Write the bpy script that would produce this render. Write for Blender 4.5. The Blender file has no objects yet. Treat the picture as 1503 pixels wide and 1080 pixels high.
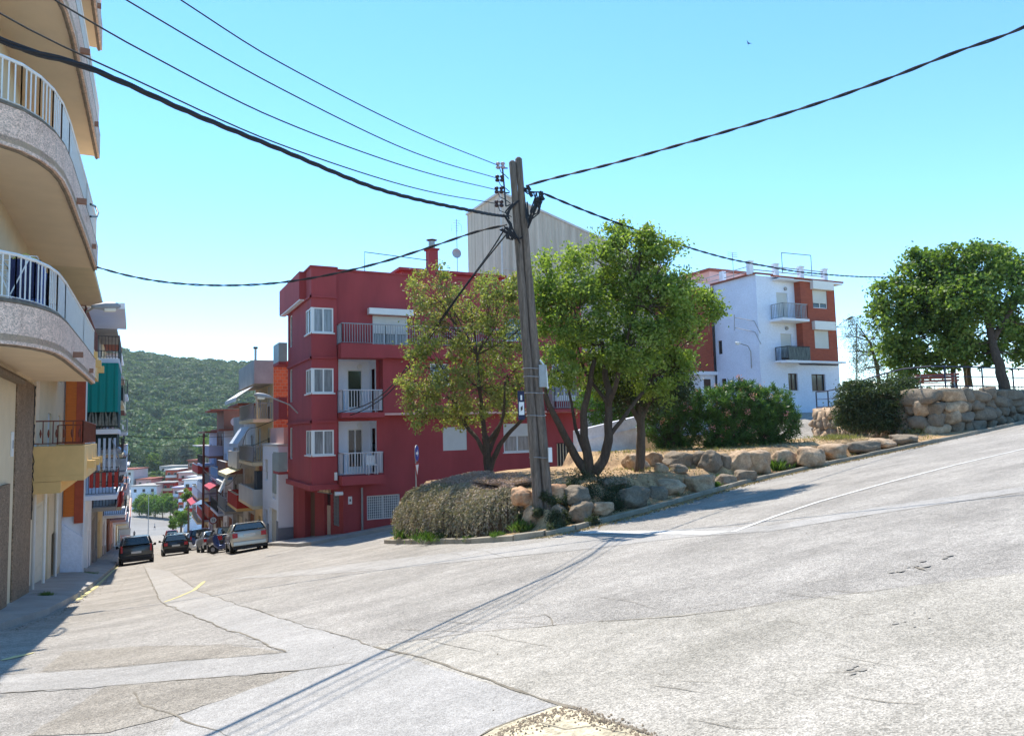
import bpy, bmesh, math, random
import numpy as np
from mathutils import Vector, Matrix, noise
sc = bpy.context.scene
COL = sc.collection
rad = math.radians
random.seed(7); rng = np.random.default_rng(7)

# ------------------------------------------------------------------ camera
# world: +Y runs down the street, +X to the right of it, camera 1.6 m above the road at the origin
FPX, CX, CY = 1080.0, 751.5, 540.0
HEAD, PITCH, ROLL = rad(27.07), math.atan(88/1080), 0.025
_f0 = Vector((math.sin(HEAD), math.cos(HEAD), 0)); _r0 = Vector((math.cos(HEAD), -math.sin(HEAD), 0)); _z = Vector((0, 0, 1))
CF = (_f0*math.cos(PITCH) + _z*math.sin(PITCH)).normalized()
_u0 = (_z*math.cos(PITCH) - _f0*math.sin(PITCH)).normalized()
CR = _r0*math.cos(ROLL) - _u0*math.sin(ROLL)
CU = _r0*math.sin(ROLL) + _u0*math.cos(ROLL)
EYE = Vector((0, 0, 1.6))
cam = bpy.data.cameras.new('camera'); camo = bpy.data.objects.new('camera', cam); COL.objects.link(camo)
m = Matrix(((CR.x, CU.x, -CF.x, 0), (CR.y, CU.y, -CF.y, 0), (CR.z, CU.z, -CF.z, 1.6), (0, 0, 0, 1)))
camo.matrix_world = m
cam.sensor_width = 36; cam.lens = 36*FPX/1503; cam.clip_end = 6000; cam.clip_start = 0.05
sc.camera = camo

# ------------------------------------------------------------------ light
SUN_EL, SUN_AZ = rad(60), rad(1.5)          # azimuth measured from +Y towards +X
w = bpy.data.worlds.new('World'); sc.world = w; w.use_nodes = True
nt = w.node_tree; bg = nt.nodes['Background']
sky = nt.nodes.new('ShaderNodeTexSky'); sky.sky_type = 'NISHITA'; sky.sun_disc = False
sky.sun_elevation = SUN_EL; sky.sun_rotation = SUN_AZ
sky.altitude = 0; sky.air_density = 0.8; sky.dust_density = 0.0; sky.ozone_density = 2.1
hs = nt.nodes.new('ShaderNodeHueSaturation'); hs.inputs['Hue'].default_value = 0.492; hs.inputs['Saturation'].default_value = 1.2
nt.links.new(sky.outputs[0], hs.inputs['Color']); nt.links.new(hs.outputs[0], bg.inputs[0])
bg.inputs[1].default_value = 0.15
sl = bpy.data.lights.new('sun', 'SUN'); sl.energy = 3.35; sl.angle = rad(0.53); sl.color = (1.0, 0.93, 0.83)
so = bpy.data.objects.new('sun', sl); COL.objects.link(so)
sdir = Vector((math.sin(SUN_AZ)*math.cos(SUN_EL), math.cos(SUN_AZ)*math.cos(SUN_EL), math.sin(SUN_EL)))
so.rotation_euler = sdir.to_track_quat('Z', 'Y').to_euler(); so.location = (0, 0, 60)
sc.view_settings.view_transform = 'Standard'; sc.view_settings.look = 'None'
sc.view_settings.exposure = 1.23; sc.view_settings.gamma = 1; sc.view_settings.use_curve_mapping = False

# ------------------------------------------------------------------ pixel helpers (photo pixels, 1503 wide)
def ray(px, py):
    return CF + CR*((px-CX)/FPX) - CU*((py-CY)/FPX)
def P(px, py, D): return EYE + ray(px, py)*D
def onX(px, py, X): r = ray(px, py); return EYE + r*(X/r.x)
def onY(px, py, Y): r = ray(px, py); return EYE + r*(Y/r.y)
def onZ(px, py, Z): r = ray(px, py); return EYE + r*((Z-1.6)/r.z)
def onV(px, py, a, b):                      # vertical plane through plan points a, b
    r = ray(px, py); dx, dy = b[0]-a[0], b[1]-a[1]
    t = (a[0]*dy - a[1]*dx)/(r.x*dy - r.y*dx); return EYE + r*t
def sst(a, b, x): t = min(1, max(0, (x-a)/(b-a))); return t*t*(3-2*t)

# ------------------------------------------------------------------ terrain
def H(x, y):
    yy = max(-60, y)
    if yy < 90: zy = -.118*yy
    elif yy < 230: zy = -.118*90 - .107*(yy-90)
    else: zy = -25.6 - .107*6*(1-math.exp(-(yy-230)/6))
    b = .1
    k = sst(36, 60, y)
    b = .1*(1-k) + .03*k
    k2 = sst(120, 260, y); b *= (1-k2)
    xx = max(-40, min(x, 40)) if y < 60 else max(-8, min(x, 12))
    if y >= 36:
        kk = sst(36, 60, y); xx = max(-40, min(x, 40))*(1-kk) + max(-8, min(x, 12))*kk
    if xx < 1 and y < 120:                      # the roadway levels out and rises again to the left pavement
        gx = -.25+max(0, xx+1.5)**2/5 + (.8*(-1.5-max(xx, -4)) if xx < -1.5 else 0); k3 = 1-sst(60, 120, y); xx = gx*k3+xx*(1-k3); b = .1*k3+b*(1-k3)
    z = b*xx + zy
    bump = 2.4*sst(24, 40, x)*sst(25, 36, y)*(1-sst(120, 240, y))
    if x > 24: bump += sst(40, 90, x)*2
    return z + bump
def G(px, py):
    r = ray(px, py); t0 = 0; t = 1.0
    while t < 900:
        p = EYE + r*t
        if p.z < H(p.x, p.y): break
        t0 = t; t *= 1.04
    for _ in range(30):
        tm = (t0+t)/2; p = EYE + r*tm
        if p.z < H(p.x, p.y): t = tm
        else: t0 = tm
    return EYE + r*t

# ------------------------------------------------------------------ materials
def s2l(c):
    c = c/255; return c/12.92 if c <= .04045 else ((c+.055)/1.055)**2.4
def rgb(r, g, b): return (s2l(r), s2l(g), s2l(b))
MATS = {}
def M(name, col, rough=.8, amp=.12, scale=1.5, bump=0, bscale=30, metal=0, spec=.4, col2=None, mixscale=.6, fine=0, stretch=None):
    if name in MATS: return MATS[name]
    mt = bpy.data.materials.new(name); mt.use_nodes = True; t = mt.node_tree; N = t.nodes; L = t.links
    p = N['Principled BSDF']; p.inputs['Roughness'].default_value = rough; p.inputs['Metallic'].default_value = metal
    p.inputs['Specular IOR Level'].default_value = spec
    geo = N.new('ShaderNodeNewGeometry'); src = geo.outputs['Position']
    if stretch:
        vm = N.new('ShaderNodeVectorMath'); vm.operation = 'MULTIPLY'; vm.inputs[1].default_value = stretch
        L.new(src, vm.inputs[0]); src = vm.outputs[0]
    nz = N.new('ShaderNodeTexNoise'); nz.inputs['Scale'].default_value = scale; nz.inputs['Detail'].default_value = 6; nz.inputs['Roughness'].default_value = .65
    L.new(src, nz.inputs['Vector'])
    cr = N.new('ShaderNodeValToRGB'); cr.color_ramp.elements[0].position = .3; cr.color_ramp.elements[1].position = .7
    c1 = tuple(c*(1-amp) for c in col); c2 = tuple(min(1, c*(1+amp)) for c in (col2 or col))
    cr.color_ramp.elements[0].color = (*c1, 1); cr.color_ramp.elements[1].color = (*c2, 1)
    L.new(nz.outputs['Fac'], cr.inputs['Fac']); out = cr.outputs['Color']
    if fine:
        n2 = N.new('ShaderNodeTexNoise'); n2.inputs['Scale'].default_value = bscale; n2.inputs['Detail'].default_value = 3
        L.new(src, n2.inputs['Vector'])
        mr = N.new('ShaderNodeMapRange'); mr.inputs[1].default_value = .3; mr.inputs[2].default_value = .7
        mr.inputs[3].default_value = 1-fine; mr.inputs[4].default_value = 1+fine; L.new(n2.outputs['Fac'], mr.inputs[0])
        mu = N.new('ShaderNodeVectorMath'); mu.operation = 'SCALE'; L.new(out, mu.inputs[0]); L.new(mr.outputs[0], mu.inputs['Scale']); out = mu.outputs[0]
    L.new(out, p.inputs['Base Color'])
    if bump:
        nb = N.new('ShaderNodeTexNoise'); nb.inputs['Scale'].default_value = bscale; nb.inputs['Detail'].default_value = 4
        L.new(src, nb.inputs['Vector']); bp = N.new('ShaderNodeBump'); bp.inputs['Strength'].default_value = bump; bp.inputs['Distance'].default_value = .02
        L.new(nb.outputs['Fac'], bp.inputs['Height']); L.new(bp.outputs[0], p.inputs['Normal'])
    MATS[name] = mt; return mt
def leafmat(name, cols, trans=.45, rough=.5, nscale=.5):
    """leaf colour varies per leaf (island) and in clumps"""
    if name in MATS: return MATS[name]
    mt = bpy.data.materials.new(name); mt.use_nodes = True; t = mt.node_tree; N = t.nodes; L = t.links
    p = N['Principled BSDF']; p.inputs['Roughness'].default_value = rough; p.inputs['Specular IOR Level'].default_value = .3
    geo = N.new('ShaderNodeNewGeometry')
    cr = N.new('ShaderNodeValToRGB'); els = cr.color_ramp.elements
    for i, c in enumerate(cols):
        pos = i/(len(cols)-1)
        e = els[0] if i == 0 else (els[-1] if i == len(cols)-1 else els.new(pos))
        e.position = pos; e.color = (*c, 1)
    nz = N.new('ShaderNodeTexNoise'); nz.inputs['Scale'].default_value = nscale; nz.inputs['Detail'].default_value = 3
    L.new(geo.outputs['Position'], nz.inputs['Vector'])
    ma = N.new('ShaderNodeMath'); ma.operation = 'MULTIPLY_ADD'; ma.inputs[1].default_value = .55
    L.new(geo.outputs['Random Per Island'], ma.inputs[0])
    m2 = N.new('ShaderNodeMapRange'); m2.inputs[1].default_value = .3; m2.inputs[2].default_value = .7; m2.inputs[3].default_value = 0; m2.inputs[4].default_value = .45
    L.new(nz.outputs['Fac'], m2.inputs[0]); L.new(m2.outputs[0], ma.inputs[2]); L.new(ma.outputs[0], cr.inputs['Fac'])
    L.new(cr.outputs['Color'], p.inputs['Base Color'])
    if trans:
        tr = N.new('ShaderNodeBsdfTranslucent'); br = N.new('ShaderNodeVectorMath'); br.operation = 'MULTIPLY'; br.inputs[1].default_value = (1.5, 1.7, .7)
        L.new(cr.outputs['Color'], br.inputs[0]); L.new(br.outputs[0], tr.inputs['Color'])
        mx = N.new('ShaderNodeMixShader'); mx.inputs[0].default_value = trans
        L.new(p.outputs[0], mx.inputs[1]); L.new(tr.outputs[0], mx.inputs[2]); L.new(mx.outputs[0], N['Material Output'].inputs['Surface'])
    MATS[name] = mt; return mt

# ------------------------------------------------------------------ objects
ORI = {}
def tag(o, label=None, cat=None, group=None, kind=None):
    if label: o['label'] = label
    if cat: o['category'] = cat
    if group: o['group'] = group
    if kind: o['kind'] = kind
    return o
def thing(name, loc, label, cat, group=None, rz=0):
    o = bpy.data.objects.new(name, None); COL.objects.link(o); o.location = loc; o.rotation_euler = (0, 0, rz)
    o.empty_display_size = .2; ORI[o] = Vector(loc); return tag(o, label, cat, group)
class MB:
    def __init__(s): s.v = []; s.f = []
    def add(s, vs, fs):
        b = len(s.v); s.v += [tuple(v) for v in vs]; s.f += [tuple(i+b for i in f) for f in fs]
    def box(s, x0, x1, y0, y1, z0, z1):
        if x0 > x1: x0, x1 = x1, x0
        if y0 > y1: y0, y1 = y1, y0
        s.add([(x0,y0,z0),(x1,y0,z0),(x1,y1,z0),(x0,y1,z0),(x0,y0,z1),(x1,y0,z1),(x1,y1,z1),(x0,y1,z1)],
              [(3,2,1,0),(4,5,6,7),(0,1,5,4),(1,2,6,5),(2,3,7,6),(3,0,4,7)])
    def prism(s, poly, z0, z1):
        a = sum(poly[i][0]*poly[(i+1) % len(poly)][1]-poly[(i+1) % len(poly)][0]*poly[i][1] for i in range(len(poly)))
        if a < 0: poly = poly[::-1]
        n = len(poly); g = lambda z, p: z(p[0], p[1]) if callable(z) else z
        s.add([(p[0], p[1], g(z0, p)) for p in poly]+[(p[0], p[1], g(z1, p)) for p in poly],
              [tuple(range(n-1, -1, -1)), tuple(range(n, 2*n))]+[(i, (i+1) % n, n+(i+1) % n, n+i) for i in range(n)])
    def bar(s, a, b, w, h=None):
        h = h or w; a = Vector(a); b = Vector(b); d = (b-a)
        if d.length < 1e-6: return
        d.normalize(); up = Vector((0,0,1)) if abs(d.z) < .9 else Vector((0,1,0))
        sd = d.cross(up).normalized(); u = sd.cross(d)
        vs = [p + sd*(i*w/2) + u*(j*h/2) for p in (a, b) for i, j in ((-1,-1),(1,-1),(1,1),(-1,1))]
        s.add(vs, [(0,1,2,3),(7,6,5,4),(4,5,1,0),(5,6,2,1),(6,7,3,2),(7,4,0,3)])
    def tube(s, pts, r, n=6, caps=True):
        pts = [Vector(p) for p in pts]; k = len(pts)
        if not hasattr(r, '__len__'): r = [r]*k
        rings = []; prev = None
        for i in range(k):
            d = (pts[min(i+1, k-1)]-pts[max(i-1, 0)]);
            if d.length < 1e-9: d = Vector((0,0,1))
            d.normalize()
            if prev is None:
                u = d.cross(Vector((0,0,1)) if abs(d.z) < .9 else Vector((1,0,0))).normalized()
            else:
                u = (prev - d*prev.dot(d));
                u = u.normalized() if u.length > 1e-6 else d.orthogonal().normalized()
            prev = u; v = d.cross(u)
            rings.append([pts[i]+(u*math.cos(2*math.pi*j/n)+v*math.sin(2*math.pi*j/n))*r[i] for j in range(n)])
        vs = [p for rg in rings for p in rg]
        fs = [(i*n+j, i*n+(j+1) % n, (i+1)*n+(j+1) % n, (i+1)*n+j) for i in range(k-1) for j in range(n)]
        if caps: fs += [tuple(range(n-1, -1, -1)), tuple((k-1)*n+j for j in range(n))]
        s.add(vs, fs)
    def cyl(s, c, r, h, n=16, axis='z', r2=None):
        c = Vector(c); ax = {'x': Vector((1,0,0)), 'y': Vector((0,1,0)), 'z': Vector((0,0,1))}[axis]
        s.tube([c, c+ax*h], [r, r if r2 is None else r2], n)
    def build(s, name, mat, parent=None, smooth=False, bevel=0):
        if not s.v: return None
        me = bpy.data.meshes.new(name); off = ORI.get(parent, Vector((0,0,0))) if parent else Vector((0,0,0))
        if parent is None:
            xs = np.array(s.v); c = xs.mean(0); off = Vector((float(c[0]), float(c[1]), float(xs[:, 2].min())))
        me.from_pydata([(v[0]-off.x, v[1]-off.y, v[2]-off.z) for v in s.v], [], s.f); me.materials.append(mat)
        if smooth: me.polygons.foreach_set('use_smooth', [True]*len(me.polygons))
        o = bpy.data.objects.new(name, me); COL.objects.link(o)
        if parent: o.parent = parent; ORI[o] = off
        else: o.location = off; ORI[o] = off
        if bevel:
            b = o.modifiers.new('bevel', 'BEVEL'); b.width = bevel; b.segments = 2; b.limit_method = 'ANGLE'; b.angle_limit = rad(35)
        return o
def npmesh(name, verts, faces, mat, parent=None, smooth=False):
    """verts (n,3), faces (m,k)"""
    verts = np.asarray(verts, float); faces = np.asarray(faces, np.int32)
    if parent: off = np.array(ORI[parent])
    else: off = np.array([verts[:, 0].mean(), verts[:, 1].mean(), verts[:, 2].min()])
    me = bpy.data.meshes.new(name); k = faces.shape[1]; v = (verts-off).astype(np.float32)
    me.vertices.add(len(v)); me.vertices.foreach_set('co', v.ravel())
    me.loops.add(faces.size); me.loops.foreach_set('vertex_index', faces.ravel())
    me.polygons.add(len(faces)); me.polygons.foreach_set('loop_start', np.arange(0, faces.size, k, dtype=np.int32))
    me.polygons.foreach_set('loop_total', np.full(len(faces), k, np.int32))
    if smooth: me.polygons.foreach_set('use_smooth', np.ones(len(faces), bool))
    me.update(calc_edges=True); me.materials.append(mat)
    o = bpy.data.objects.new(name, me); COL.objects.link(o)
    if parent: o.parent = parent
    else: o.location = off
    ORI[o] = Vector(off); return o
def copy_tree(o, parent=None):
    c = o.copy(); COL.objects.link(c)
    if parent: c.parent = parent
    for ch in list(o.children): copy_tree(ch, c)
    return c
class Face:
    """facade frame: origin plan point, unit u along the wall, n outwards"""
    def __init__(s, ox, oy, ux, uy, nx, ny):
        l = math.hypot(ux, uy); s.o = (ox, oy); s.u = (ux/l, uy/l); l = math.hypot(nx, ny); s.n = (nx/l, ny/l)
    def pt(s, u, z, d=0): return (s.o[0]+s.u[0]*u+s.n[0]*d, s.o[1]+s.u[1]*u+s.n[1]*d, z)
    def box(s, mb, u0, u1, z0, z1, d0, d1):
        vs = [s.pt(u, z, d) for z in (z0, z1) for u, d in ((u0,d0),(u1,d0),(u1,d1),(u0,d1))]
        mb.add(vs, [(3,2,1,0),(4,5,6,7),(0,1,5,4),(1,2,6,5),(2,3,7,6),(3,0,4,7)])
    def wall(s, mb, u0, u1, z0, z1, ops=(), depth=.15):
        us = sorted({u0, u1, *[o[0] for o in ops], *[o[1] for o in ops]}); zs = sorted({z0, z1, *[o[2] for o in ops], *[o[3] for o in ops]})
        for a, b in zip(us, us[1:]):
            for c, d in zip(zs, zs[1:]):
                um, zm = (a+b)/2, (c+d)/2
                if any(o[0] < um < o[1] and o[2] < zm < o[3] for o in ops): continue
                mb.add([s.pt(a,c), s.pt(b,c), s.pt(b,d), s.pt(a,d)], [(0,1,2,3)])
        for o in ops:
            a, b, c, d = o[:4]
            q = [(a,c),(b,c),(b,d),(a,d)]
            for i in range(4):
                p0, p1 = q[i], q[(i+1) % 4]
                mb.add([s.pt(*p0), s.pt(*p1), s.pt(*p1, -depth), s.pt(*p0, -depth)], [(3,2,1,0)])
def window(root, F, u0, u1, z0, z1, fm, pm, depth=.13, mull=1, shutter=0, sm=None, sill=None, name='window', door=False, hbar=None, label=None):
    mb = MB(); t = .06
    F.box(mb, u0, u0+t, z0, z1, -depth, -depth+.06); F.box(mb, u1-t, u1, z0, z1, -depth, -depth+.06)
    F.box(mb, u0+t, u1-t, z1-t, z1, -depth, -depth+.058); F.box(mb, u0+t, u1-t, z0, z0+(t if not door else .3), -depth, -depth+.058)
    for i in range(mull):
        c = u0+(u1-u0)*(i+1)/(mull+1); F.box(mb, c-.03, c+.03, z0+t, z1-t, -depth+.002, -depth+.062)
    if hbar: F.box(mb, u0+t, u1-t, hbar-.03, hbar+.03, -depth+.003, -depth+.056)
    o = mb.build(name, fm, root)
    if label: o['label'] = label
    p = MB(); F.box(p, u0, u1, z0, z1, -depth-.01, -depth+.02); p.build('pane', pm, o)
    if shutter:
        q = MB(); zz = z1-(z1-z0)*shutter; n = max(2, int((z1-zz)/.06))
        for i in range(n):
            a = zz+(z1-zz)*i/n; F.box(q, u0+.01, u1-.01, a+.006, a+(z1-zz)/n, -depth+.07, -depth+.085)
        F.box(q, u0+.01, u1-.01, zz, z1, -depth+.063, -depth+.072)
        q.build('shutter', sm or fm, o)
    if sill:
        q = MB(); F.box(q, u0-.06, u1+.06, z0-.06, z0-.002, -.02, .07); q.build('sill', sill, o)
    return o
def railing(root, pts, h, mat, sp=.11, r=.009, top=.022, lo=.08, name='railing', closed=False, mid=None):
    """pts: 3-D polyline at floor level"""
    mb = MB(); pts = [Vector(p) for p in pts]; up = Vector((0,0,h)); l = Vector((0,0,lo))
    mb.tube([p+up for p in pts], top, 6); mb.tube([p+l for p in pts], max(r, .012), 4)
    if mid: mb.tube([p+Vector((0,0,mid)) for p in pts], max(r, .012), 4)
    for a, b in zip(pts, pts[1:]):
        n = max(1, round((b-a).length/sp))
        for i in range(n+1):
            p = a.lerp(b, i/n); mb.bar(p+l, p+up, r*2)
    for p in (pts[0], pts[-1]): mb.bar(p, p+up, r*3.5)
    return mb.build(name, mat, root)

def rib(x): return math.sin(x)
def drape(bm, lift):
    for i in range(-24, 9):
        g_ = bm.verts[:]+bm.edges[:]+bm.faces[:]; bmesh.ops.bisect_plane(bm, geom=g_, plane_co=(i*.25, 0, 0), plane_no=(1, 0, 0))
    bmesh.ops.triangulate(bm, faces=bm.faces[:])
    for v in bm.verts: v.co.z = H(v.co.x, v.co.y)+lift
def ribbon(name, pix, w, mat, lift=.004, jit=0, world=False, tag_=True, wj=0):
    """thin strip draped on the road along a polyline"""
    pts = [Vector((p[0], p[1], 0)) if world else G(*p) for p in pix]; dense = []
    for a, b in zip(pts, pts[1:]):
        n = max(1, int((b-a).length/.12))
        for i in range(n): dense.append(a.lerp(b, i/n))
    dense.append(pts[-1]); mb = MB(); vs = []; k = len(dense)
    sd = random.random()*100
    for i, p in enumerate(dense):
        d = dense[min(i+1, k-1)]-dense[max(i-1, 0)]; nx, ny = -d.y, d.x; l = math.hypot(nx, ny) or 1
        j = (noise.noise(Vector((p.x*1.3+sd, p.y*1.3, 0)))+.5*noise.noise(Vector((p.x*5+sd, p.y*5, 3))))*jit
        ww = w*(1+wj*noise.noise(Vector((p.x*4, p.y*4, sd))))
        if wj and (i == 0 or i == k-1): ww = .002
        for s in (-1, 1):
            x = p.x+nx/l*(j+s*ww/2); y = p.y+ny/l*(j+s*ww/2); vs.append((x, y, H(x, y)+lift))
    mb.add(vs, [(2*i, 2*i+1, 2*i+3, 2*i+2) for i in range(k-1)])
    o = mb.build(name, mat); return tag(o, kind='structure') if tag_ else o
# ------------------------------------------------------------------ ground and roads
def grid_mesh(name, xs, ys, zf, mat, smooth=True):
    V = [(x, y, zf(x, y)) for y in ys for x in xs]; n = len(xs)
    F = [(j*n+i, j*n+i+1, (j+1)*n+i+1, (j+1)*n+i) for j in range(len(ys)-1) for i in range(n-1)]
    return tag(npmesh(name, V, F, mat, smooth=smooth), kind='structure')
def lin(a, b, n): return [a+(b-a)*i/n for i in range(n+1)]
m_ground = M('dry ground', rgb(150, 138, 118), .95, .25, .3, .4, 8, col2=rgb(120, 122, 84))
grid_mesh('ground', [-2500, -900, -300, -120]+lin(-60, 80, 70)+[110, 160, 300, 900, 2500], [-400, -150]+lin(-60, 240, 150)+[280, 330, 420, 600, 1200, 3500],
          lambda x, y: H(x, y)-.35, m_ground)
def asphalt(name, c1, c2, speck=.35, sscale=95, bump=.5):
    mt = bpy.data.materials.new(name); mt.use_nodes = True; t = mt.node_tree; N = t.nodes; L = t.links
    p = N['Principled BSDF']; p.inputs['Roughness'].default_value = .93; p.inputs['Specular IOR Level'].default_value = .25
    geo = N.new('ShaderNodeNewGeometry').outputs['Position']
    def nz(sc_, det, rough=.6):
        n = N.new('ShaderNodeTexNoise'); n.inputs['Scale'].default_value = sc_; n.inputs['Detail'].default_value = det; n.inputs['Roughness'].default_value = rough
        L.new(geo, n.inputs['Vector']); return n.outputs['Fac']
    cr = N.new('ShaderNodeValToRGB'); cr.color_ramp.elements[0].position = .4; cr.color_ramp.elements[1].position = .6
    cr.color_ramp.elements[0].color = (*c1, 1); cr.color_ramp.elements[1].color = (*c2, 1); 
    sv = N.new('ShaderNodeVectorMath'); sv.operation = 'MULTIPLY'; sv.inputs[1].default_value = (.22, 1.1, 1); L.new(geo, sv.inputs[0])
    sn = N.new('ShaderNodeTexNoise'); sn.inputs['Scale'].default_value = 1.3; sn.inputs['Detail'].default_value = 7; sn.inputs['Roughness'].default_value = .7; L.new(sv.outputs[0], sn.inputs['Vector'])
    mm = N.new('ShaderNodeMath'); mm.operation = 'ADD'; L.new(nz(.55, 8, .7), mm.inputs[0]); L.new(sn.outputs['Fac'], mm.inputs[1]); mh = N.new('ShaderNodeMath'); mh.operation = 'MULTIPLY'; mh.inputs[1].default_value = .5; L.new(mm.outputs[0], mh.inputs[0]); L.new(mh.outputs[0], cr.inputs['Fac'])
    # stone chips: a cell pattern, each cell its own tone
    vo = N.new('ShaderNodeTexVoronoi'); vo.inputs['Scale'].default_value = sscale; L.new(geo, vo.inputs['Vector'])
    sp = N.new('ShaderNodeSeparateColor'); L.new(vo.outputs['Color'], sp.inputs[0])
    mr = N.new('ShaderNodeMapRange'); mr.inputs[3].default_value = 1-speck; mr.inputs[4].default_value = 1+speck*.8; L.new(sp.outputs[0], mr.inputs[0])
    m3 = N.new('ShaderNodeMapRange'); m3.inputs[1].default_value = .35; m3.inputs[2].default_value = .62; m3.inputs[3].default_value = .86; m3.inputs[4].default_value = 1.08; L.new(nz(6, 10, .75), m3.inputs[0])
    v2 = N.new('ShaderNodeTexVoronoi'); v2.inputs['Scale'].default_value = sscale*.28; L.new(geo, v2.inputs['Vector'])
    s2 = N.new('ShaderNodeSeparateColor'); L.new(v2.outputs['Color'], s2.inputs[0])
    m4 = N.new('ShaderNodeMapRange'); m4.inputs[3].default_value = 1-speck*.22; m4.inputs[4].default_value = 1+speck*.2; L.new(s2.outputs[1], m4.inputs[0])
    a = N.new('ShaderNodeMath'); a.operation = 'MULTIPLY'; L.new(mr.outputs[0], a.inputs[0]); L.new(m3.outputs[0], a.inputs[1])
    b = N.new('ShaderNodeMath'); b.operation = 'MULTIPLY'; L.new(a.outputs[0], b.inputs[0]); L.new(m4.outputs[0], b.inputs[1])
    mu = N.new('ShaderNodeVectorMath'); mu.operation = 'SCALE'; L.new(cr.outputs['Color'], mu.inputs[0]); L.new(b.outputs[0], mu.inputs['Scale'])
    L.new(mu.outputs[0], p.inputs['Base Color'])
    bp = N.new('ShaderNodeBump'); bp.inputs['Strength'].default_value = bump; bp.inputs['Distance'].default_value = .006
    L.new(vo.outputs['Distance'], bp.inputs['Height']); L.new(bp.outputs[0], p.inputs['Normal']); return mt
A_ROAD = asphalt('worn asphalt', (.255, .234, .204), (.375, .345, .303), .5, 105, .6)
A_LITE = asphalt('pale trench asphalt', (.30, .282, .255), (.385, .362, .33), .35, 130, .4)
A_DARK = asphalt('coarse old asphalt', (.285, .26, .215), (.41, .375, .318), .42, 100, .6)
A_BRWN = asphalt('brownish asphalt', (.24, .212, .172), (.325, .29, .24), .5, 95, .6)
CONC = M('pavement concrete', rgb(150, 146, 140), .9, .18, .9, .3, 40, fine=.12)
KERB = M('kerb concrete', rgb(150, 140, 122), .9, .25, 2.2, .4, 40, fine=.15)
m_crk = M('crack dirt', rgb(122, 113, 98), .95, .35, 5)
m_white = M('road paint white', rgb(204, 201, 194), .8, .2, 4, fine=.25, bscale=20)
m_yell = M('worn yellow paint', rgb(190, 180, 128), .85, .18, 4, fine=.15, bscale=25)
grid_mesh('square', lin(-90, 90, 30), lin(228, 330, 30), lambda x, y: H(x, y)+.02, M('pale square paving', rgb(128, 126, 122), .9, .15, .1))
grid_mesh('road', lin(-40, -5, 10)+lin(-4.75, 2, 27)+lin(3, 24, 21)+lin(25, 80, 35), lin(-30, 36, 22)+lin(37, 240, 140), lambda x, y: H(x, y), A_ROAD)

def patch(name, pix, mat, lift=.004, world=False):
    pts = [(p[0], p[1]) for p in pix] if world else [tuple(G(*p))[:2] for p in pix]
    # ragged outline
    out = []
    for a, b in zip(pts, pts[1:]+pts[:1]):
        n = max(1, int(math.dist(a, b)/.07))
        for i in range(n):
            x = a[0]+(b[0]-a[0])*i/n; y = a[1]+(b[1]-a[1])*i/n; j = .045 if i else 0
            out.append((x+j*noise.noise(Vector((x*6, y*6, 1))), y+j*noise.noise(Vector((x*6, y*6, 9)))))
    bm = bmesh.new(); vs = [bm.verts.new((x, y, H(x, y)+lift)) for x, y in out]
    f = bm.faces.new(vs); f.normal_update()
    if f.normal.z < 0: f.normal_flip()
    drape(bm, lift); me = bpy.data.meshes.new(name); bm.to_mesh(me); bm.free(); me.materials.append(mat)
    o = bpy.data.objects.new(name, me); COL.objects.link(o); return tag(o, kind='structure')
patch('asphalt_patch', [(545,949),(700,928),(870,913),(1080,895),(1150,883),(1503,841),(1620,826),(1900,900),(1900,1300),(1060,1140),(960,1082),(820,1036)], A_DARK)
patch('asphalt_patch', [(0,990),(265,970),(420,958),(540,946),(545,949),(500,976),(440,984),(261,998),(0,1017)], A_LITE, .006)
patch('asphalt_patch', [(212,832),(236,884),(326,921),(420,958),(540,946),(500,933),(391,901),(293,868),(250,838)], A_LITE, .004)
patch('asphalt_patch', [(440,984),(500,976),(545,949),(820,1036),(700,1082),(650,1150),(200,1150),(261,1050)], A_LITE, .0045)
patch('asphalt_patch', [(95,956),(205,948),(330,946),(420,957),(265,969),(60,985)], A_BRWN, .003)
patch('asphalt_patch', [(160,1005),(261,999),(440,985),(261,1049),(160,1075),(40,1080)], A_BRWN, .0055)
patch('asphalt_patch', [(330,850),(560,822),(760,800),(840,789),(1000,776),(1130,771),(1300,742),(1503,714),(1503,722),(1300,752),(1130,780),(1000,789),(880,804),(700,822),(560,836),(420,846)], A_LITE, .0035)
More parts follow.
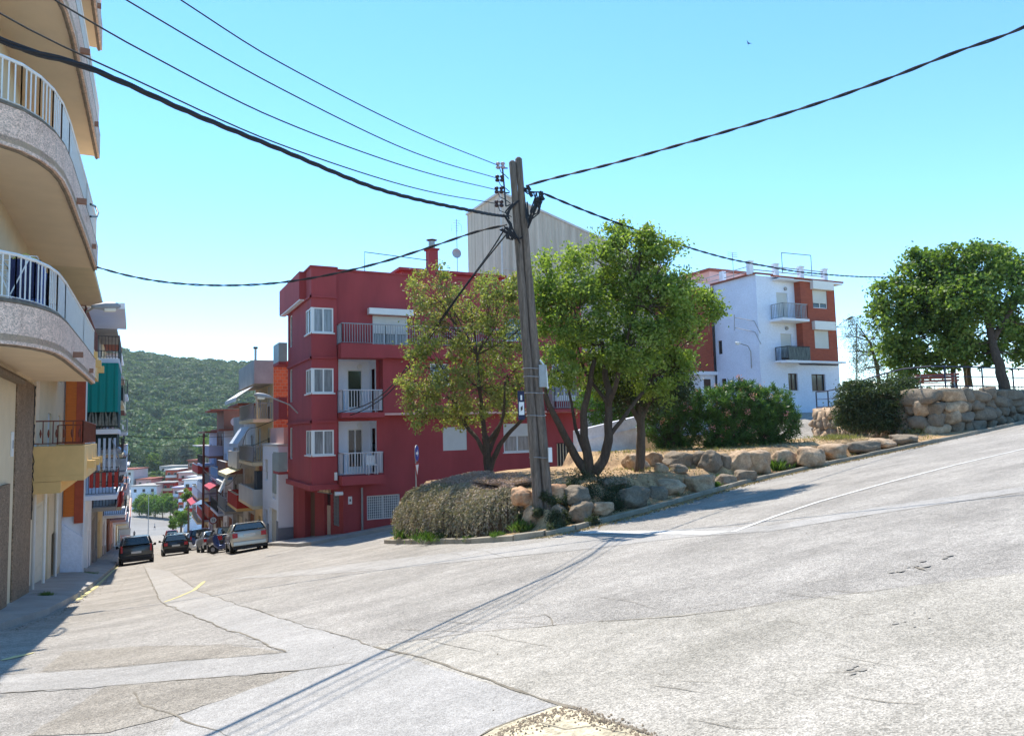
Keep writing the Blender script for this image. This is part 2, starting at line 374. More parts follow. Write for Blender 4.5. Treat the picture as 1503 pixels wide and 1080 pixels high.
# broken concrete at the bottom edge
m_brk = M('broken concrete', rgb(186, 174, 146), .95, .38, 5, 1, 30, fine=.35)
patch('concrete_patch', [(706,1082),(760,1056),(822,1036),(880,1052),(962,1082),(930,1130),(720,1130)], m_brk, .007)
for pts, wd in [
    ([(545,949),(620,966),(700,992),(780,1020),(822,1036),(880,1053),(965,1083)], .035),
    ([(700,1084),(722,1072),(775,1052),(822,1036)], .03), ([(212,832),(236,884),(326,921),(380,940),(420,958)], .03),
    ([(250,838),(293,868),(391,901),(440,916),(500,933),(545,947)], .022), ([(0,990),(140,982),(265,970),(420,958)], .022), ([(0,1017),(130,1008),(261,998),(440,984),(500,976),(560,968),(600,957)], .018),
    ([(196,1015),(204,1030),(230,1043),(262,1054),(300,1068),(350,1085)], .028), ([(545,949),(700,928),(790,921),(870,913),(1000,904),(1080,895),(1150,883)], .02),
    ([(570,924),(640,925),(695,928)], .02), ([(640,910),(690,915),(740,912),(810,917)], .012), ([(560,946),(610,938),(650,928),(700,910),(780,905),(815,900)], .014),
    ([(745,883),(805,887)], .01), ([(795,900),(810,906),(815,918)], .012), ([(720,908),(760,895)], .01), ([(1150,883),(1300,866),(1503,841)], .008),
    ([(400,846),(560,834),(700,822),(880,803),(1000,789),(1130,779),(1240,762),(1503,722)], .018), ([(330,850),(560,820),(700,809)], .01),
    ([(1000,776),(1130,771),(1300,742),(1503,713)], .014), ([(960,760),(1040,752),(1170,722)], .008), ([(170,870),(190,845),(205,828)], .012), ([(165,862),(230,840),(340,806)], .012),
    ([(95,957),(205,948),(330,946),(390,950)], .012), ([(230,846),(300,838),(420,826)], .012), ([(455,873),(515,862),(600,855)], .01), ([(405,895),(440,884)], .015), ([(752,851),(771,853)], .02), ([(985,988),(1022,990)], .02),
    ([(1245,1023),(1300,1032),(1360,1034)], .015), ([(1200,990),(1250,985),(1262,980)], .012), ([(1340,832),(1360,838)], .04), ([(730,1075),(790,1062),(830,1072),(870,1068),(930,1078)], .015), ([(1010,1060),(1080,1072),(1160,1068)], .008)]:
    ribbon('road_crack', pts, wd*.62, m_crk, .0085, jit=.05, wj=1.3)
for k in range(26):                                          # finer crazing on the worn lane
    x, y = random.uniform(560, 1300), random.uniform(800, 1010); a = random.uniform(-.35, .25); l = random.uniform(30, 110)
    ribbon('road_crack', [(x, y), (x+l*.5, y+l*.5*a+random.uniform(-4, 4)), (x+l, y+l*a)], random.uniform(.004, .009), m_crk, .0085, jit=.06, wj=.9)
m_stain = M('oil stain', rgb(136, 130, 120), .8, .2, 12)
def blot(name, px, py, spread, n, rmax, m_):
    c = G(px, py)
    for k in range(n):
        x, y = c.x+random.gauss(0, spread), c.y+random.gauss(0, spread*.6); r_ = random.uniform(.25, 1)*rmax; sd = random.random()*50
        patch(name, [(x+r_*math.cos(a)*(1+.7*noise.noise(Vector((math.cos(a)*2+sd, math.sin(a)*2, 0))))*1.6, y+r_*math.sin(a)*(1+.7*noise.noise(Vector((math.cos(a)*2+sd, math.sin(a)*2, 5))))) for a in [j*.3927 for j in range(16)]], m_, .0086+.0003*k, world=True)
random.seed(11); blot('oil_stain', 1345, 832, .16, 12, .035, m_stain); blot('oil_stain', 1240, 990, .12, 6, .02, m_stain); blot('oil_stain', 1325, 920, .15, 6, .02, m_stain); random.seed(8)
# markings
ribbon('lane_marking', [(1075,781),(1140,757),(1200,737),(1300,709),(1400,683),(1503,659),(1560,648)], .10, m_white, .009)
patch('stop_line', [(850,779),(1000,779),(1075,780),(1040,785),(1000,784.5),(850,783)], M('faded road paint', rgb(186,183,176), .85, .15, 4, fine=.2, bscale=25), .008)
ribbon('kerb_marking', [(240,884),(262,876),(285,866),(300,853)], .12, m_yell, .009, wj=.4)
ribbon('kerb_marking', [(113,881),(140,862),(165,838),(178,826)], .14, m_yell, .009, wj=.4)
ribbon('kerb_marking', [(0,970),(28,963),(52,957)], .12, m_yell, .009, wj=.4)
0 and patch('painted_arrow', [(1020,752),(1060,747),(1110,744),(1150,739),(1120,748),(1075,753),(1080,757),(1030,757)], m_white, .009)

# ------------------------------------------------------------------ pavements
def pavement(name, poly, h=.15, mat=CONC):
    bm = bmesh.new(); out = []
    for a, b in zip(poly, poly[1:]+poly[:1]):
        n = max(1, int(math.dist(a, b)/2))
        out += [(a[0]+(b[0]-a[0])*i/n, a[1]+(b[1]-a[1])*i/n) for i in range(n)]
    vs = [bm.verts.new((x, y, H(x, y)+h)) for x, y in out]; f = bm.faces.new(vs); f.normal_update()
    if f.normal.z < 0: f.normal_flip()
    if poly[0][0] < 0: drape(bm, h)
    r = bmesh.ops.extrude_face_region(bm, geom=bm.faces[:]); lo = [v for v in r['geom'] if isinstance(v, bmesh.types.BMVert)]
    for v in lo: v.co.z -= h+.4
    bmesh.ops.triangulate(bm, faces=[f for f in bm.faces if len(f.verts) > 4]); bmesh.ops.recalc_face_normals(bm, faces=bm.faces)
    me = bpy.data.meshes.new(name); bm.to_mesh(me); bm.free(); me.materials.append(mat)
    o = bpy.data.objects.new(name, me); COL.objects.link(o); return tag(o, kind='structure')
pavement('pavement', [(-40,14.3),(-8,14.4),(-4.4,15),(-3,16),(-2.25,17.2),(-1.75,20),(-1.4,26),(-1.2,34),(-.95,46),(-.9,60),(-.9,228),(-9,228),(-40,60)])
pavement('pavement', [(6.6,31.9),(24,31.6),(24,45),(12,60),(11,215),(6.4,215),(6.4,60),(6.2,40),(6.2,32.8)])
for (x0, y0, x1, y1) in [(-1.75,20,-2.75,20)]+[(-1.3,y,-2.7,y) for y in (22,24,26,28,30,32,34,37)]:
    ribbon('pavement_joint', [(x0, y0), (x1, y1)], .015, m_crk, .155, world=True)

# ------------------------------------------------------------------ planted island at the corner
FR = [(7.45,23.4),(7.55,20.5),(7.75,17.5),(8.05,15.9),(8.5,15.25),(9.2,15.1),(11.8,15.75),(14.5,16.8),(17.3,17.8),(20.6,18.3),(23.7,18.2),(29.6,18.15),(34.4,18.4),(60,19.5)]
BK = [(7.45,23.8),(8.2,24.8),(9.2,25.1),(15,25.3),(20,25),(24,24.2),(28,22.6),(31,21.8)]
def interp(tab, x):
    for a, b in zip(tab, tab[1:]):
        if x <= b[0]: return a[1]+(b[1]-a[1])*max(0, (x-a[0]))/(b[0]-a[0])
    return tab[-1][1]
def seg_d(x, y, P_):
    best = 99
    for a, b in zip(P_, P_[1:]):
        dx, dy = b[0]-a[0], b[1]-a[1]; t = max(0, min(1, ((x-a[0])*dx+(y-a[1])*dy)/(dx*dx+dy*dy)))
        best = min(best, math.hypot(x-a[0]-dx*t, y-a[1]-dy*t))
    return best
def T_is(x, y):
    u = (x-15.1)*.581+(y-20.6)*.814     # behind the inner row of boulders
    s = sst(-.2, .7, (x-15.1)*.5812+(y-20.6)*.8137) if x > 14.6 else 0
    t = .12 - .2*(1-sst(10, 12.5, x)) + .5*s + .25*sst(18, 26, x)
    return max(t, H(x, y)+.16)
def ISL(x, y):
    d = min(seg_d(x, y, FR), seg_d(x, y, BK)*1.2); h = H(x, y)
    if x > 26: return max(h+.13, h+.13+.25*sst(.3, 2, d))
    return h+.11 + (T_is(x, y)-h-.11)*sst(.55, 1.3, d) + .03*noise.noise(Vector((x, y, 0)))
m_soil = M('dry soil and straw', rgb(120, 92, 68), .95, .25, 1.6, .8, 22, col2=rgb(182, 152, 112), fine=.25)
xs = lin(7.45, 9.5, 16)+lin(9.8, 28, 60)+lin(28.4, 31, 6); V = []; n = 26
for x in xs:
    a, b = interp(FR, x), interp(BK, x)
    for j in range(n+1):
        t = j/n; t = t*t*(3-2*t); y = a+(b-a)*t; V.append((x, y, ISL(x, y)))
F = [(i*(n+1)+j, (i+1)*(n+1)+j, (i+1)*(n+1)+j+1, i*(n+1)+j+1) for i in range(len(xs)-1) for j in range(n)]
tag(npmesh('planting_bed', V, F, m_soil, smooth=True), kind='structure')
mb = MB()                                                     # kerb stones
def path_pts(tab, step):
    out = []; 
    for a, b in zip(tab, tab[1:]):
        k = max(1, int(math.dist(a, b)/step)); out += [(a[0]+(b[0]-a[0])*i/k, a[1]+(b[1]-a[1])*i/k) for i in range(k)]
    return out+[tab[-1]]
full = [(9.2,25.25),(8.1,24.9),(7.4,23.9)]+[(x-(.08 if y > 16 and x < 8.1 else 0), y-.08) for x, y in FR]
pp = path_pts(full, .95)
for a, b in zip(pp, pp[1:]):
    d = Vector((b[0]-a[0], b[1]-a[1], 0)).normalized(); nn = Vector((-d.y, d.x, 0))
    A = Vector((*a, 0))+d*.012; B = Vector((*b, 0)); hh = .14+random.uniform(-.012, .012)
    vs = []
    for p in (A, B):
        for s, z in ((-.08,-.2),(.08,-.2),(.08,hh),(-.065,hh),(-.08,hh-.015)):
            q = p+nn*s; vs.append((q.x, q.y, H(q.x, q.y)+z))
    mb.add(vs, [(4,3,2,1,0),(5,6,7,8,9),(0,1,6,5),(1,2,7,6),(2,3,8,7),(3,4,9,8),(4,0,5,9)])
tag(mb.build('kerb', KERB), kind='structure')
# ------------------------------------------------------------------ shared materials
RED = M('dark red render', (.34,.054,.057), .85, .14, 1.1, .15, 60, fine=.06, stretch=(1,1,.3))
RED2 = M('brighter red render', (.36,.04,.045), .85, .08, .7, .12, 60)
WHT = M('white render', rgb(228,231,238), .85, .05, .8, .15, 30, fine=.04)
WHTR = M('rough white render', rgb(222,229,244), .9, .06, 1, .9, 9, fine=.05)
CREAM = M('cream render', rgb(226,205,165), .85, .08, .8, .1, 30)
YEL = M('ochre render', rgb(225,188,125), .85, .1, 1.2, .1, 30)
BEIG = M('beige render', rgb(210,192,160), .85, .08, 1.2, .1, 30)
TAN = M('tan soffit render', rgb(222,200,170), .9, .06, 1.2, .1, 30)
GREY = M('grey concrete render', rgb(160,155,148), .9, .15, .8, .2, 20)
LGREY = M('pale grey render', rgb(200,196,190), .9, .1, .8, .15, 20)
PINK = M('pink render', rgb(214,168,158), .9, .08, .8)
BRICKR = M('red brick tile', rgb(170,78,52), .85, .15, 3, .3, 20)
STONE = M('split stone plinth', rgb(150,145,138), .9, .25, 5, .8, 14, fine=.2)
def brickmat(name, c1, c2, mort, sc_=1.0, bw=.24, rh=.08):
    mt = bpy.data.materials.new(name); mt.use_nodes = True; t = mt.node_tree; N = t.nodes; L = t.links
    p = N['Principled BSDF']; p.inputs['Roughness'].default_value = .88
    g = N.new('ShaderNodeNewGeometry'); se = N.new('ShaderNodeSeparateXYZ'); L.new(g.outputs['Position'], se.inputs[0])
    ad = N.new('ShaderNodeMath'); ad.operation = 'ADD'; L.new(se.outputs[0], ad.inputs[0]); L.new(se.outputs[1], ad.inputs[1])
    cb = N.new('ShaderNodeCombineXYZ'); L.new(ad.outputs[0], cb.inputs[0]); L.new(se.outputs[2], cb.inputs[1])
    b = N.new('ShaderNodeTexBrick'); b.inputs['Scale'].default_value = 1; b.inputs['Brick Width'].default_value = bw; b.inputs['Row Height'].default_value = rh
    b.inputs['Mortar Size'].default_value = .008; b.inputs['Color1'].default_value = (*c1, 1); b.inputs['Color2'].default_value = (*c2, 1); b.inputs['Mortar'].default_value = (*mort, 1)
    L.new(cb.outputs[0], b.inputs['Vector']); L.new(b.outputs['Color'], p.inputs['Base Color']); return mt
BRICK = brickmat('orange hollow brick', rgb(214,110,60), rgb(190,88,48), rgb(190,160,130), bw=.3, rh=.2)
BRICKT = brickmat('red facing brick', rgb(164,74,50), rgb(146,60,42), rgb(150,96,76), bw=.24, rh=.065)
GRAN = asphalt('washed pebble cladding', rgb(216,184,164), rgb(228,200,180), .38, 50, .7)
GRAND = asphalt('dark pebble cladding', rgb(126,106,86), rgb(144,122,100), .5, 42, .9)
FRW = M('white window frame', rgb(225,225,222), .5, .03, 2)
FRD = M('dark wooden frame', rgb(84,60,46), .6, .15, 4)
GLS = M('window glass', (.03,.035,.04), .08, .1, .6, spec=.8)
GLC = M('curtained glass', (.20,.21,.22), .2, .6, 2.5, spec=.6, stretch=(3,3,.3))
SHUT = M('roller shutter slats', rgb(205,205,200), .6, .05, 2)
METW = M('white painted metal', rgb(225,225,222), .5, .05, 5)
METG = M('grey painted metal', rgb(150,152,155), .5, .1, 5)
METD = M('dark metal', rgb(50,48,48), .5, .15, 5)
METGR = M('dark green metal', rgb(40,58,56), .5, .1, 5)
RUST = M('rusty brown metal', rgb(120,66,48), .7, .2, 5)
GALV = M('galvanised steel', rgb(150,152,152), .45, .15, 4, metal=.6)
WOODO = M('orange wood blind', rgb(206,110,40), .7, .15, 2, stretch=(1,1,12))
GDOOR = M('cream garage door', rgb(212,205,185), .7, .06, 2)
BRDOOR = M('brown garage door', rgb(150,88,56), .7, .12, 3)
TEAL = M('teal awning cloth', rgb(0,128,122), .9, .1, 1.5, .2, 6, stretch=(4,4,.3))
TILE = M('terracotta roof tile', rgb(142,78,60), .85, .2, 5, .4, 12)
PLAST = M('black plastic', rgb(30,30,32), .5, .1, 5)

# ------------------------------------------------------------------ red corner building
YB = 33.6
r = thing('apartment_building', (12, YB, -3.6), 'four storey dark red corner apartment building with stacked balconies and wraparound corner windows', 'building')
FF = Face(0, YB, 1, 0, 0, -1)            # front frame, u = X
FM = Face(0, YB+.35, 1, 0, 0, -1)        # recessed main wall
FS = Face(7.0, 0, 0, 1, -1, 0)           # street side frame, u = Y
xb, xc = 8.15, 10.25
ZF = [-.35, 2.5, 5.35]; ZR = 9.15
wl = MB()
wops = [(7.08, 8.0, .6, 1.72), (7.08, 8.0, 3.4, 4.52), (7.08, 8.0, 6.15, 7.3)]
sops = [(YB+.08, YB+1.25, .6, 1.72), (YB+.08, YB+1.25, 3.4, 4.52), (YB+.08, YB+1.25, 6.15, 7.3)]
sops2 = [(YB+4.6, YB+5.6, a, b) for a, b in ((.3, 1.9), (3.2, 4.9), (6.0, 7.7))]
FF.wall(wl, 7.0, xb, -.95, ZR, wops, .22)
FS.wall(wl, YB, YB+5.8, -.95, ZR, sops+sops2, .22)
Face(0, YB+5.8, 1, 0, 0, 1).wall(wl, 7.0, 7.75, -.95, ZR, ()); Face(7.75, 0, 0, 1, -1, 0).wall(wl, YB+5.8, YB+8.5, -5, ZR, ())
wl.add([(7,YB,-.95),(xb,YB,-.95),(xb,YB+5.8,-.95),(7,YB+5.8,-.95)], [(3,2,1,0)])
FB = Face(xb, 0, 0, 1, 1, 0); FB.wall(wl, YB, YB+.35, -.95, ZR, ())
# main wall
mops = [(13.44,14.72,.57,1.72), (16.77,18.36,.37,1.82), (9.95,11.7,5.68,7.1), (12.6,13.6,3.7,4.8),(19.4,20.9,2.95,4.9),(17.0,18.2,6.1,7.3)]
gops = [(9.6,11.2,-2.5,-1.38), (19.9,21.2,-2.0,.75)]
rec = [(8.3, 10.1, ZF[0], ZF[0]+2.45), (8.3, 10.1, ZF[1], ZF[1]+2.5)]
FM.wall(wl, xb, 21.7, 5.6, ZR, [o for o in mops if o[2] > 5.6], .18)
FM.wall(wl, xb, xc, -.95, 5.6, rec, .02)
# projecting volume of the middle floor, right of the balconies
FP = Face(0, YB-.25, 1, 0, 0, -1)
FP.wall(wl, xc, 21.7, 2.42, 5.55, [o for o in mops if 2.5 < o[2] < 5.5], .18)
wl.box(xc, 21.7, YB-.25, YB+.35, 2.36, 2.418); wl.box(xc, 21.7, YB-.25, YB+.35, 5.552, 5.62)
Face(xc, 0, 0, 1, -1, 0).wall(wl, YB-.25, YB+.35, 2.42, 5.55, ())
Face(21.7, 0, 0, 1, 1, 0).wall(wl, YB-.25, YB+.35, 2.42, 5.55, ())
FM.wall(wl, xc, 11.3, -.95, 2.42, (), .18); FM.wall(wl, 11.3, 21.7, -4.6, 2.42, gops[1:]+[o for o in mops if o[2] < 2.2], .18)
# top terrace parapet bulge
# ground floor with the slanted street wall
g0, g1 = (8.5, YB+.35), (7.62, YB+6.2)
FG = Face(g0[0], g0[1], g1[0]-g0[0], g1[1]-g0[1], -1, -.1)
dz = -3.6
gd = [(.5, 1.25, -2.75, -1.15), (1.55, 2.35, -3.9, -1.3), (3.6, 5.0, -4.3, -1.35)]
FG.wall(wl, 0, 5.92, -5.6, -.95, gd, .35)
FM.wall(wl, 8.5, 11.3, -5.2, -.95, gops[:1], .18)
# sides, back, roof
Face(21.7, 0, 0, 1, 1, 0).wall(wl, YB+.35, YB+8.5, -4, ZR, ())
Face(0, YB+8.5, 1, 0, 0, 1).wall(wl, 7.75, 21.7, -5, ZR, ())
wl.add([(7.0,YB,ZR-.9),(xb,YB,ZR-.9),(xb,YB+.35,ZR-.9),(21.7,YB+.35,ZR-.9),(21.7,YB+8.5,ZR-.9),(7.75,YB+8.5,ZR-.9),(7.75,YB+5.8,ZR-.9),(7.0,YB+5.8,ZR-.9)], [tuple(range(8))])
wl.build('wall', RED, r)
co = MB()                                                   # string courses and coping
for z in (2.05, 4.95, 7.75):
    co.box(6.93, xb, YB-.07, YB-.002, z, z+.1); co.box(6.93, 6.998, YB-.07, YB+5.8, z, z+.1)
co.box(6.9, xb+.03, YB-.1, YB-.003, -.95, -.72); co.box(6.9, 6.997, YB-.003, YB+5.85, -.95, -.72)
co.box(6.94, xb+.06, YB-.06, YB+.1, ZR, ZR+.08); co.box(6.94, 7.2, YB+.1, YB+5.8, ZR, ZR+.08); co.box(xb+.06, 21.74, YB+.3, YB+.5, ZR, ZR+.08)
co.build('cornice', RED, r)
co = MB(); co.box(xc, 21.75, YB-.3, YB-.252, 2.34, 2.44); co.build('drip_course', PINK, r)
# overhanging top band on the street side
mb = MB(); mb.box(6.7, 6.999, YB+1.2, YB+6.6, 7.86, ZR+.02); mb.build('eaves_band', RED, r)
mb = MB(); mb.box(6.72, 6.99, YB+1.25, YB+6.55, 7.80, 7.858); mb.build('soffit', WHT, r)
for i, (a, b) in enumerate(((.6, 1.72), (3.4, 4.52), (6.15, 7.3))):
    window(r, FF, 7.08, 8.0, a, b, FRW, GLC, .07, 1, sill=FRW); window(r, FS, YB+.08, YB+1.25, a, b, FRW, GLS, .07, 1, sill=FRW)
    mb = MB(); mb.box(6.985, 7.085, YB-.015, YB+.085, a, b); mb.build('window_corner_post', FRW, r)
for o in sops2: window(r, FS, *o, FRW, GLS, .15, 0)
# recessed balconies
for k, z in enumerate(ZF[:2]):
    b = MB(); zc = z+(2.45 if k == 0 else 2.5)
    y1 = YB+1.5
    b.add([(8.3,YB+.37,z),(10.1,YB+.37,z),(10.1,y1,z),(8.3,y1,z)], [(3,2,1,0)]); b.add([(8.3,YB+.37,zc),(10.1,YB+.37,zc),(10.1,y1,zc),(8.3,y1,zc)], [(0,1,2,3)])
    Face(8.3, 0, 0, 1, 1, 0).wall(b, YB+.37, y1, z, zc, ()); Face(10.1, 0, 0, 1, -1, 0).wall(b, YB+.37, y1, z, zc, [(YB+.6, YB+1.25, z, z+2.1)], .05)
    FR_ = Face(0, y1, 1, 0, 0, -1); FR_.wall(b, 8.3, 10.1, z, zc, [(9.0, 9.75, z, z+2.1)], .1)
    o = b.build('loggia', WHT, r)
    window(o, FR_, 9.0, 9.75, z, z+2.1, FRW, GLS, .06, 1 if k == 0 else 0, name='balcony_door', door=True)
    w_ = MB(); w_.box(10.06, 10.098, YB+.37, y1, z, zc) ; 
    l = MB(); l.cyl((9.6, y1-.1, z+2.25), .12, .1, 12, 'y'); l.build('lamp', METW, o)
    s = MB(); s.box(8.2, 10.2, YB-.62, YB+.348, z-.42 if k == 0 else z-.25, z-.02); s.build('balcony_slab', RED, r)
    railing(r, [(8.28, YB+.3, z), (8.28, YB-.55, z), (10.12, YB-.55, z), (10.12, YB+.3, z)], 1.0, M('pale grey balcony paint', rgb(190,186,188), .5), .13, .014, .028)
    if k == 0:
        c = thing('garden_chair', (9.75, YB-.1, z), 'white plastic chair on the lowest balcony of the red building', 'chair')
        q = MB(); q.box(9.5, 9.95, YB-.3, YB+.12, z+.4, z+.44); q.build('seat', METW, c)
        q = MB(); q.box(9.5, 9.95, YB+.12, YB+.16, z+.44, z+.85); q.build('backrest', METW, c)
        for dx in (9.52, 9.93):
            for dy in (YB-.28, YB+.12): q = MB(); q.bar((dx, dy, z-.02), (dx, dy, z+.4), .04); q.build('leg', METW, c)
# third-floor terrace
s = MB(); s.box(8.2, 10.3, YB-.62, YB+.348, 4.98, 5.62); s.box(10.3, 16.5, YB-.62, YB-.252, 5.0, 5.62); s.build('terrace_parapet', RED, r)
railing(r, [(8.25, YB+.3, 5.6), (8.25, YB-.55, 5.6), (10.3, YB-.55, 5.6), (16.4, YB-.55, 5.6)], .95, METG, .12, .012, .026)
window(r, FM, 9.95, 11.7, 5.68, 7.1, FRW, GLC, .1, 2, shutter=.6, sm=SHUT, name='terrace_window', label='wide terrace window with a white blind box above it')
s = MB(); FM.box(s, 9.7, 11.9, 7.13, 7.42, .002, .35); s.build('blind_box', FRW, r)
window(r, FM, 13.44, 14.72, .57, 1.72, FRW, GLS, .1, 0, shutter=1, sm=SHUT, label='closed white roller shutter window')
window(r, FM, 16.77, 18.36, .37, 1.82, FRW, GLC, .1, 1, shutter=.45, sm=SHUT, sill=FRW, label='window with its white shutter half down')
window(r, FM, 17.0, 18.2, 6.1, 7.3, FRW, GLS, .1, 1)
window(r, FP, 12.6, 13.6, 3.7, 4.8, FRW, GLS, .1, 1); window(r, FP, 19.4, 20.9, 2.95, 4.9, FRW, GLC, .1, 1, name='balcony_door', door=True)
s = MB(); s.box(19.0, 21.7, YB-1.1, YB-.252, 2.36, 2.5); s.build('balcony_slab', RED, r)
railing(r, [(19.05, YB-.3, 2.5), (19.05, YB-1.05, 2.5), (21.6, YB-1.05, 2.5), (21.6, YB-.3, 2.5)], 1.15, METG, .13, .016, .03)
# ground floor openings
window(r, FM, 9.6, 11.2, -2.5, -1.38, FRW, GLC, .16, 1, name='window', label='ground floor window behind a white grille')
gr = MB(); 
for i in range(17): x = 9.63+i*.0965; FM.box(gr, x-.01, x+.01, -2.48, -1.4, -.05, -.035)
for i in range(10): z = -2.46+i*.115; FM.box(gr, 9.61, 11.19, z-.01, z+.01, -.033, -.02)
gr.build('window_grille', METW, r)
gt = MB(); FM.box(gt, 19.9, 21.2, -2.0, .75, -.17, -.15); o = gt.build('gate', PLAST, r)
gb = MB()
for i in range(7): x = 20.0+i*.18; FM.box(gb, x-.02, x+.02, -2.0, .7, -.14, -.11)
gb.build('gate_bars', BEIG, o)
window(r, FG, .5, 1.25, -2.75, -1.15, METG, GLC, .12, 1, label='narrow grilled window'); 
gr = MB()
for i in range(7): x = .54+i*.11; FG.box(gr, x-.008, x+.008, -2.73, -1.17, -.04, -.025)
for i in range(9): z = -2.65+i*.17; FG.box(gr, .5, 1.25, z-.008, z+.008, -.022, -.01)
gr.build('window_grille', METG, r)
d = MB(); FG.box(d, 1.55, 2.35, -4.9, -1.9, -.2, -.14); 
for i in range(4):
    for j in range(2): FG.box(d, 1.62+j*.36, 1.9+j*.36, -4.5+i*.62, -4.0+i*.62, -.138, -.12)
dd = d.build('door', M('pale wooden door', rgb(200,186,170), .7, .1, 3), r)
q = MB(); FG.box(q, 1.55, 2.35, -1.88, -1.3, -.2, -.16); q.build('fanlight', GLS, dd)
q = MB(); FG.box(q, 3.6, 5.0, -5.2, -1.35, -.34, -.3); q.build('recessed_door', M('brown recessed door', rgb(112,84,70), .7, .1, 3), r)
for i, u in enumerate((1.5, 1.9, 2.35)):
    q = MB(); FG.box(q, u, u+.32, -1.25, -.96, .002, .12); q.build('meter_box', BEIG, r)
q = MB(); FG.box(q, 1.3, 3.0, -1.30, -1.255, .002, .1); q.build('cable_tray', GALV, r)
sg = thing('wall_sign', tuple(FM.pt(8.8, -1.55, .02)), 'small white number plate on the red wall beside the drainpipe', 'sign')
q = MB(); FM.box(q, 8.72, 8.9, -1.7, -1.35, .004, .02); q.build('plate', METW, sg)
q = MB(); FM.box(q, 8.78, 8.84, -1.58, -1.47, .021, .024); q.build('mark', METD, sg)
q = MB(); q.tube([(9.35, YB+.27, -.98), (9.35, YB+.27, -3.4)], .05, 8); q.build('drainpipe', GALV, r)
cm = thing('junction_box', tuple(FF.pt(8.1, -1.1, .1)), 'small white junction box under the lowest balcony of the red building', 'box')
q = MB(); q.box(8.0, 8.12, YB-.12, YB+.02, -.55, -.2); q.build('box', METW, cm); q = MB(); q.cyl((8.0, YB-.15, -1.15), .09, .35, 10, 'x'); q.build('lamp', METW, cm)
# street side little balconies
for z in (-.35, 2.5, 5.35):
    s = MB(); s.box(6.55, 7.74, YB+5.9, YB+7.6, z-.14, z); s.build('balcony_slab', RED, r)
    s = MB(); s.box(6.55, 6.58, YB+5.88, YB+7.6, z, z+1.0); s.box(6.58, 6.98, YB+5.88, YB+5.91, z, z+1.0)
    s.build('balcony_panel', M('frosted balcony panel', rgb(150,160,158), .5) if z != 2.5 else RED, r)
# roof structures
s = MB(); y0 = YB+2.6
s.prism([(12.2,y0),(18,y0),(18,y0+5),(12.2,y0+5)], ZR-.9, ZR+.75); s.build('stair_tower', RED, r)
s = MB(); s.prism([(12.0,y0-.2),(18.2,y0-.2),(18.2,y0+5.2),(12.0,y0+5.2)], ZR+.752, ZR+.9); s.build('tower_roof', RED, r)
ch = MB(); c = onY(634, 380, YB+2.2); ch.box(c.x-.25, c.x+.25, c.y-.25, c.y+.25, ZR-.5, 11.0); ch.box(c.x-.32, c.x+.32, c.y-.32, c.y+.32, 11.002, 11.08); o = ch.build('chimney', RED, r)
q = MB(); q.cyl((c.x, c.y, 11.08), .17, .42, 12); q.build('flue', GALV, o); q = MB(); q.cyl((c.x, c.y, 11.56), .3, .07, 14, r2=.1)
for a in range(4): q.bar((c.x+.15*math.cos(a*1.57), c.y+.15*math.sin(a*1.57), 11.45), (c.x+.2*math.cos(a*1.57), c.y+.2*math.sin(a*1.57), 11.6), .02)
q.build('cowl', METD, o)
q = MB(); a = onY(535,370,YB+.6); b = onY(627,382,YB+.6)
q.tube([(a.x, a.y, ZR-.4), a, b, (b.x, b.y, ZR-.4)], .022, 6); q.build('washing_line_frame', METD, r)
an = thing('tv_antenna', (onY(670,385,YB+3)), 'tall aerial mast with a round satellite dish on the roof of the red building', 'antenna')
t_ = onY(670,322,YB+3); bt = Vector((t_.x, t_.y, 8.3))
q = MB(); q.tube([bt, t_], .02, 6); q.build('mast', GALV, an)
q = MB()
for i in range(5):
    z = t_.z-.08-.14*i; q.bar((t_.x-.22+.03*i, t_.y, z), (t_.x+.22-.03*i, t_.y, z), .014)
q.tube([(t_.x-.3,t_.y,t_.z-.7),(t_.x-.28,t_.y,t_.z-.3),(t_.x-.1,t_.y,t_.z-.15)], .01, 5); q.tube([(t_.x+.3,t_.y,t_.z-.7),(t_.x+.28,t_.y,t_.z-.3),(t_.x+.1,t_.y,t_.z-.15)], .01, 5)
q.build('aerial', GALV, an)
q = MB(); dc = onY(670,372,YB+2.9); n = 20; R_ = .27
vs = [(dc.x, dc.y+.05, dc.z)]+[(dc.x+R_*k/3*math.cos(6.283*i/n), dc.y+.05-.08*(k/3)**2, dc.z+R_*k/3*math.sin(6.283*i/n)) for k in (1,2,3) for i in range(n)]
fs = [(0, 1+i, 1+(i+1) % n) for i in range(n)]+[(1+k*n+i, 1+(k+1)*n+i, 1+(k+1)*n+(i+1) % n, 1+k*n+(i+1) % n) for k in (0,1) for i in range(n)]
q.add(vs, fs); q.build('satellite_dish', M('dish grey', rgb(170,172,175), .5), an, smooth=True)

# ------------------------------------------------------------------ corrugated hall behind
XW, YW = 23.7, 47.5
hl = thing('corrugated_hall', (XW, YW, -2), 'tall windowless hall of weathered grey corrugated sheet rising behind the red building', 'building')
CORR = M('weathered corrugated sheet', rgb(178,166,150), .85, .18, 1.0, .2, 20, col2=rgb(190,180,166), stretch=(3,3,.12), fine=.1)
q = MB()
def topz(x): return 18.9 - (x-XW)*.30
n = int(15/.16)
vs = []
for i in range(n+1):
    x = XW+15*i/n; d = -.05 if i % 2 else 0
    vs += [(x, YW+d, -4), (x, YW+d, topz(x))]
q.add(vs, [(2*i, 2*i+2, 2*i+3, 2*i+1) for i in range(n)])
n = int(6.2/.16); vs = []
for i in range(n+1):
    y = YW+.002+6.2*i/n; d = -.05 if i % 2 else 0
    vs += [(XW+d, y, -4), (XW+d, y, 18.9)]
q.add(vs, [(2*i+2, 2*i, 2*i+1, 2*i+3) for i in range(n)])
q.build('corrugated_wall', CORR, hl)
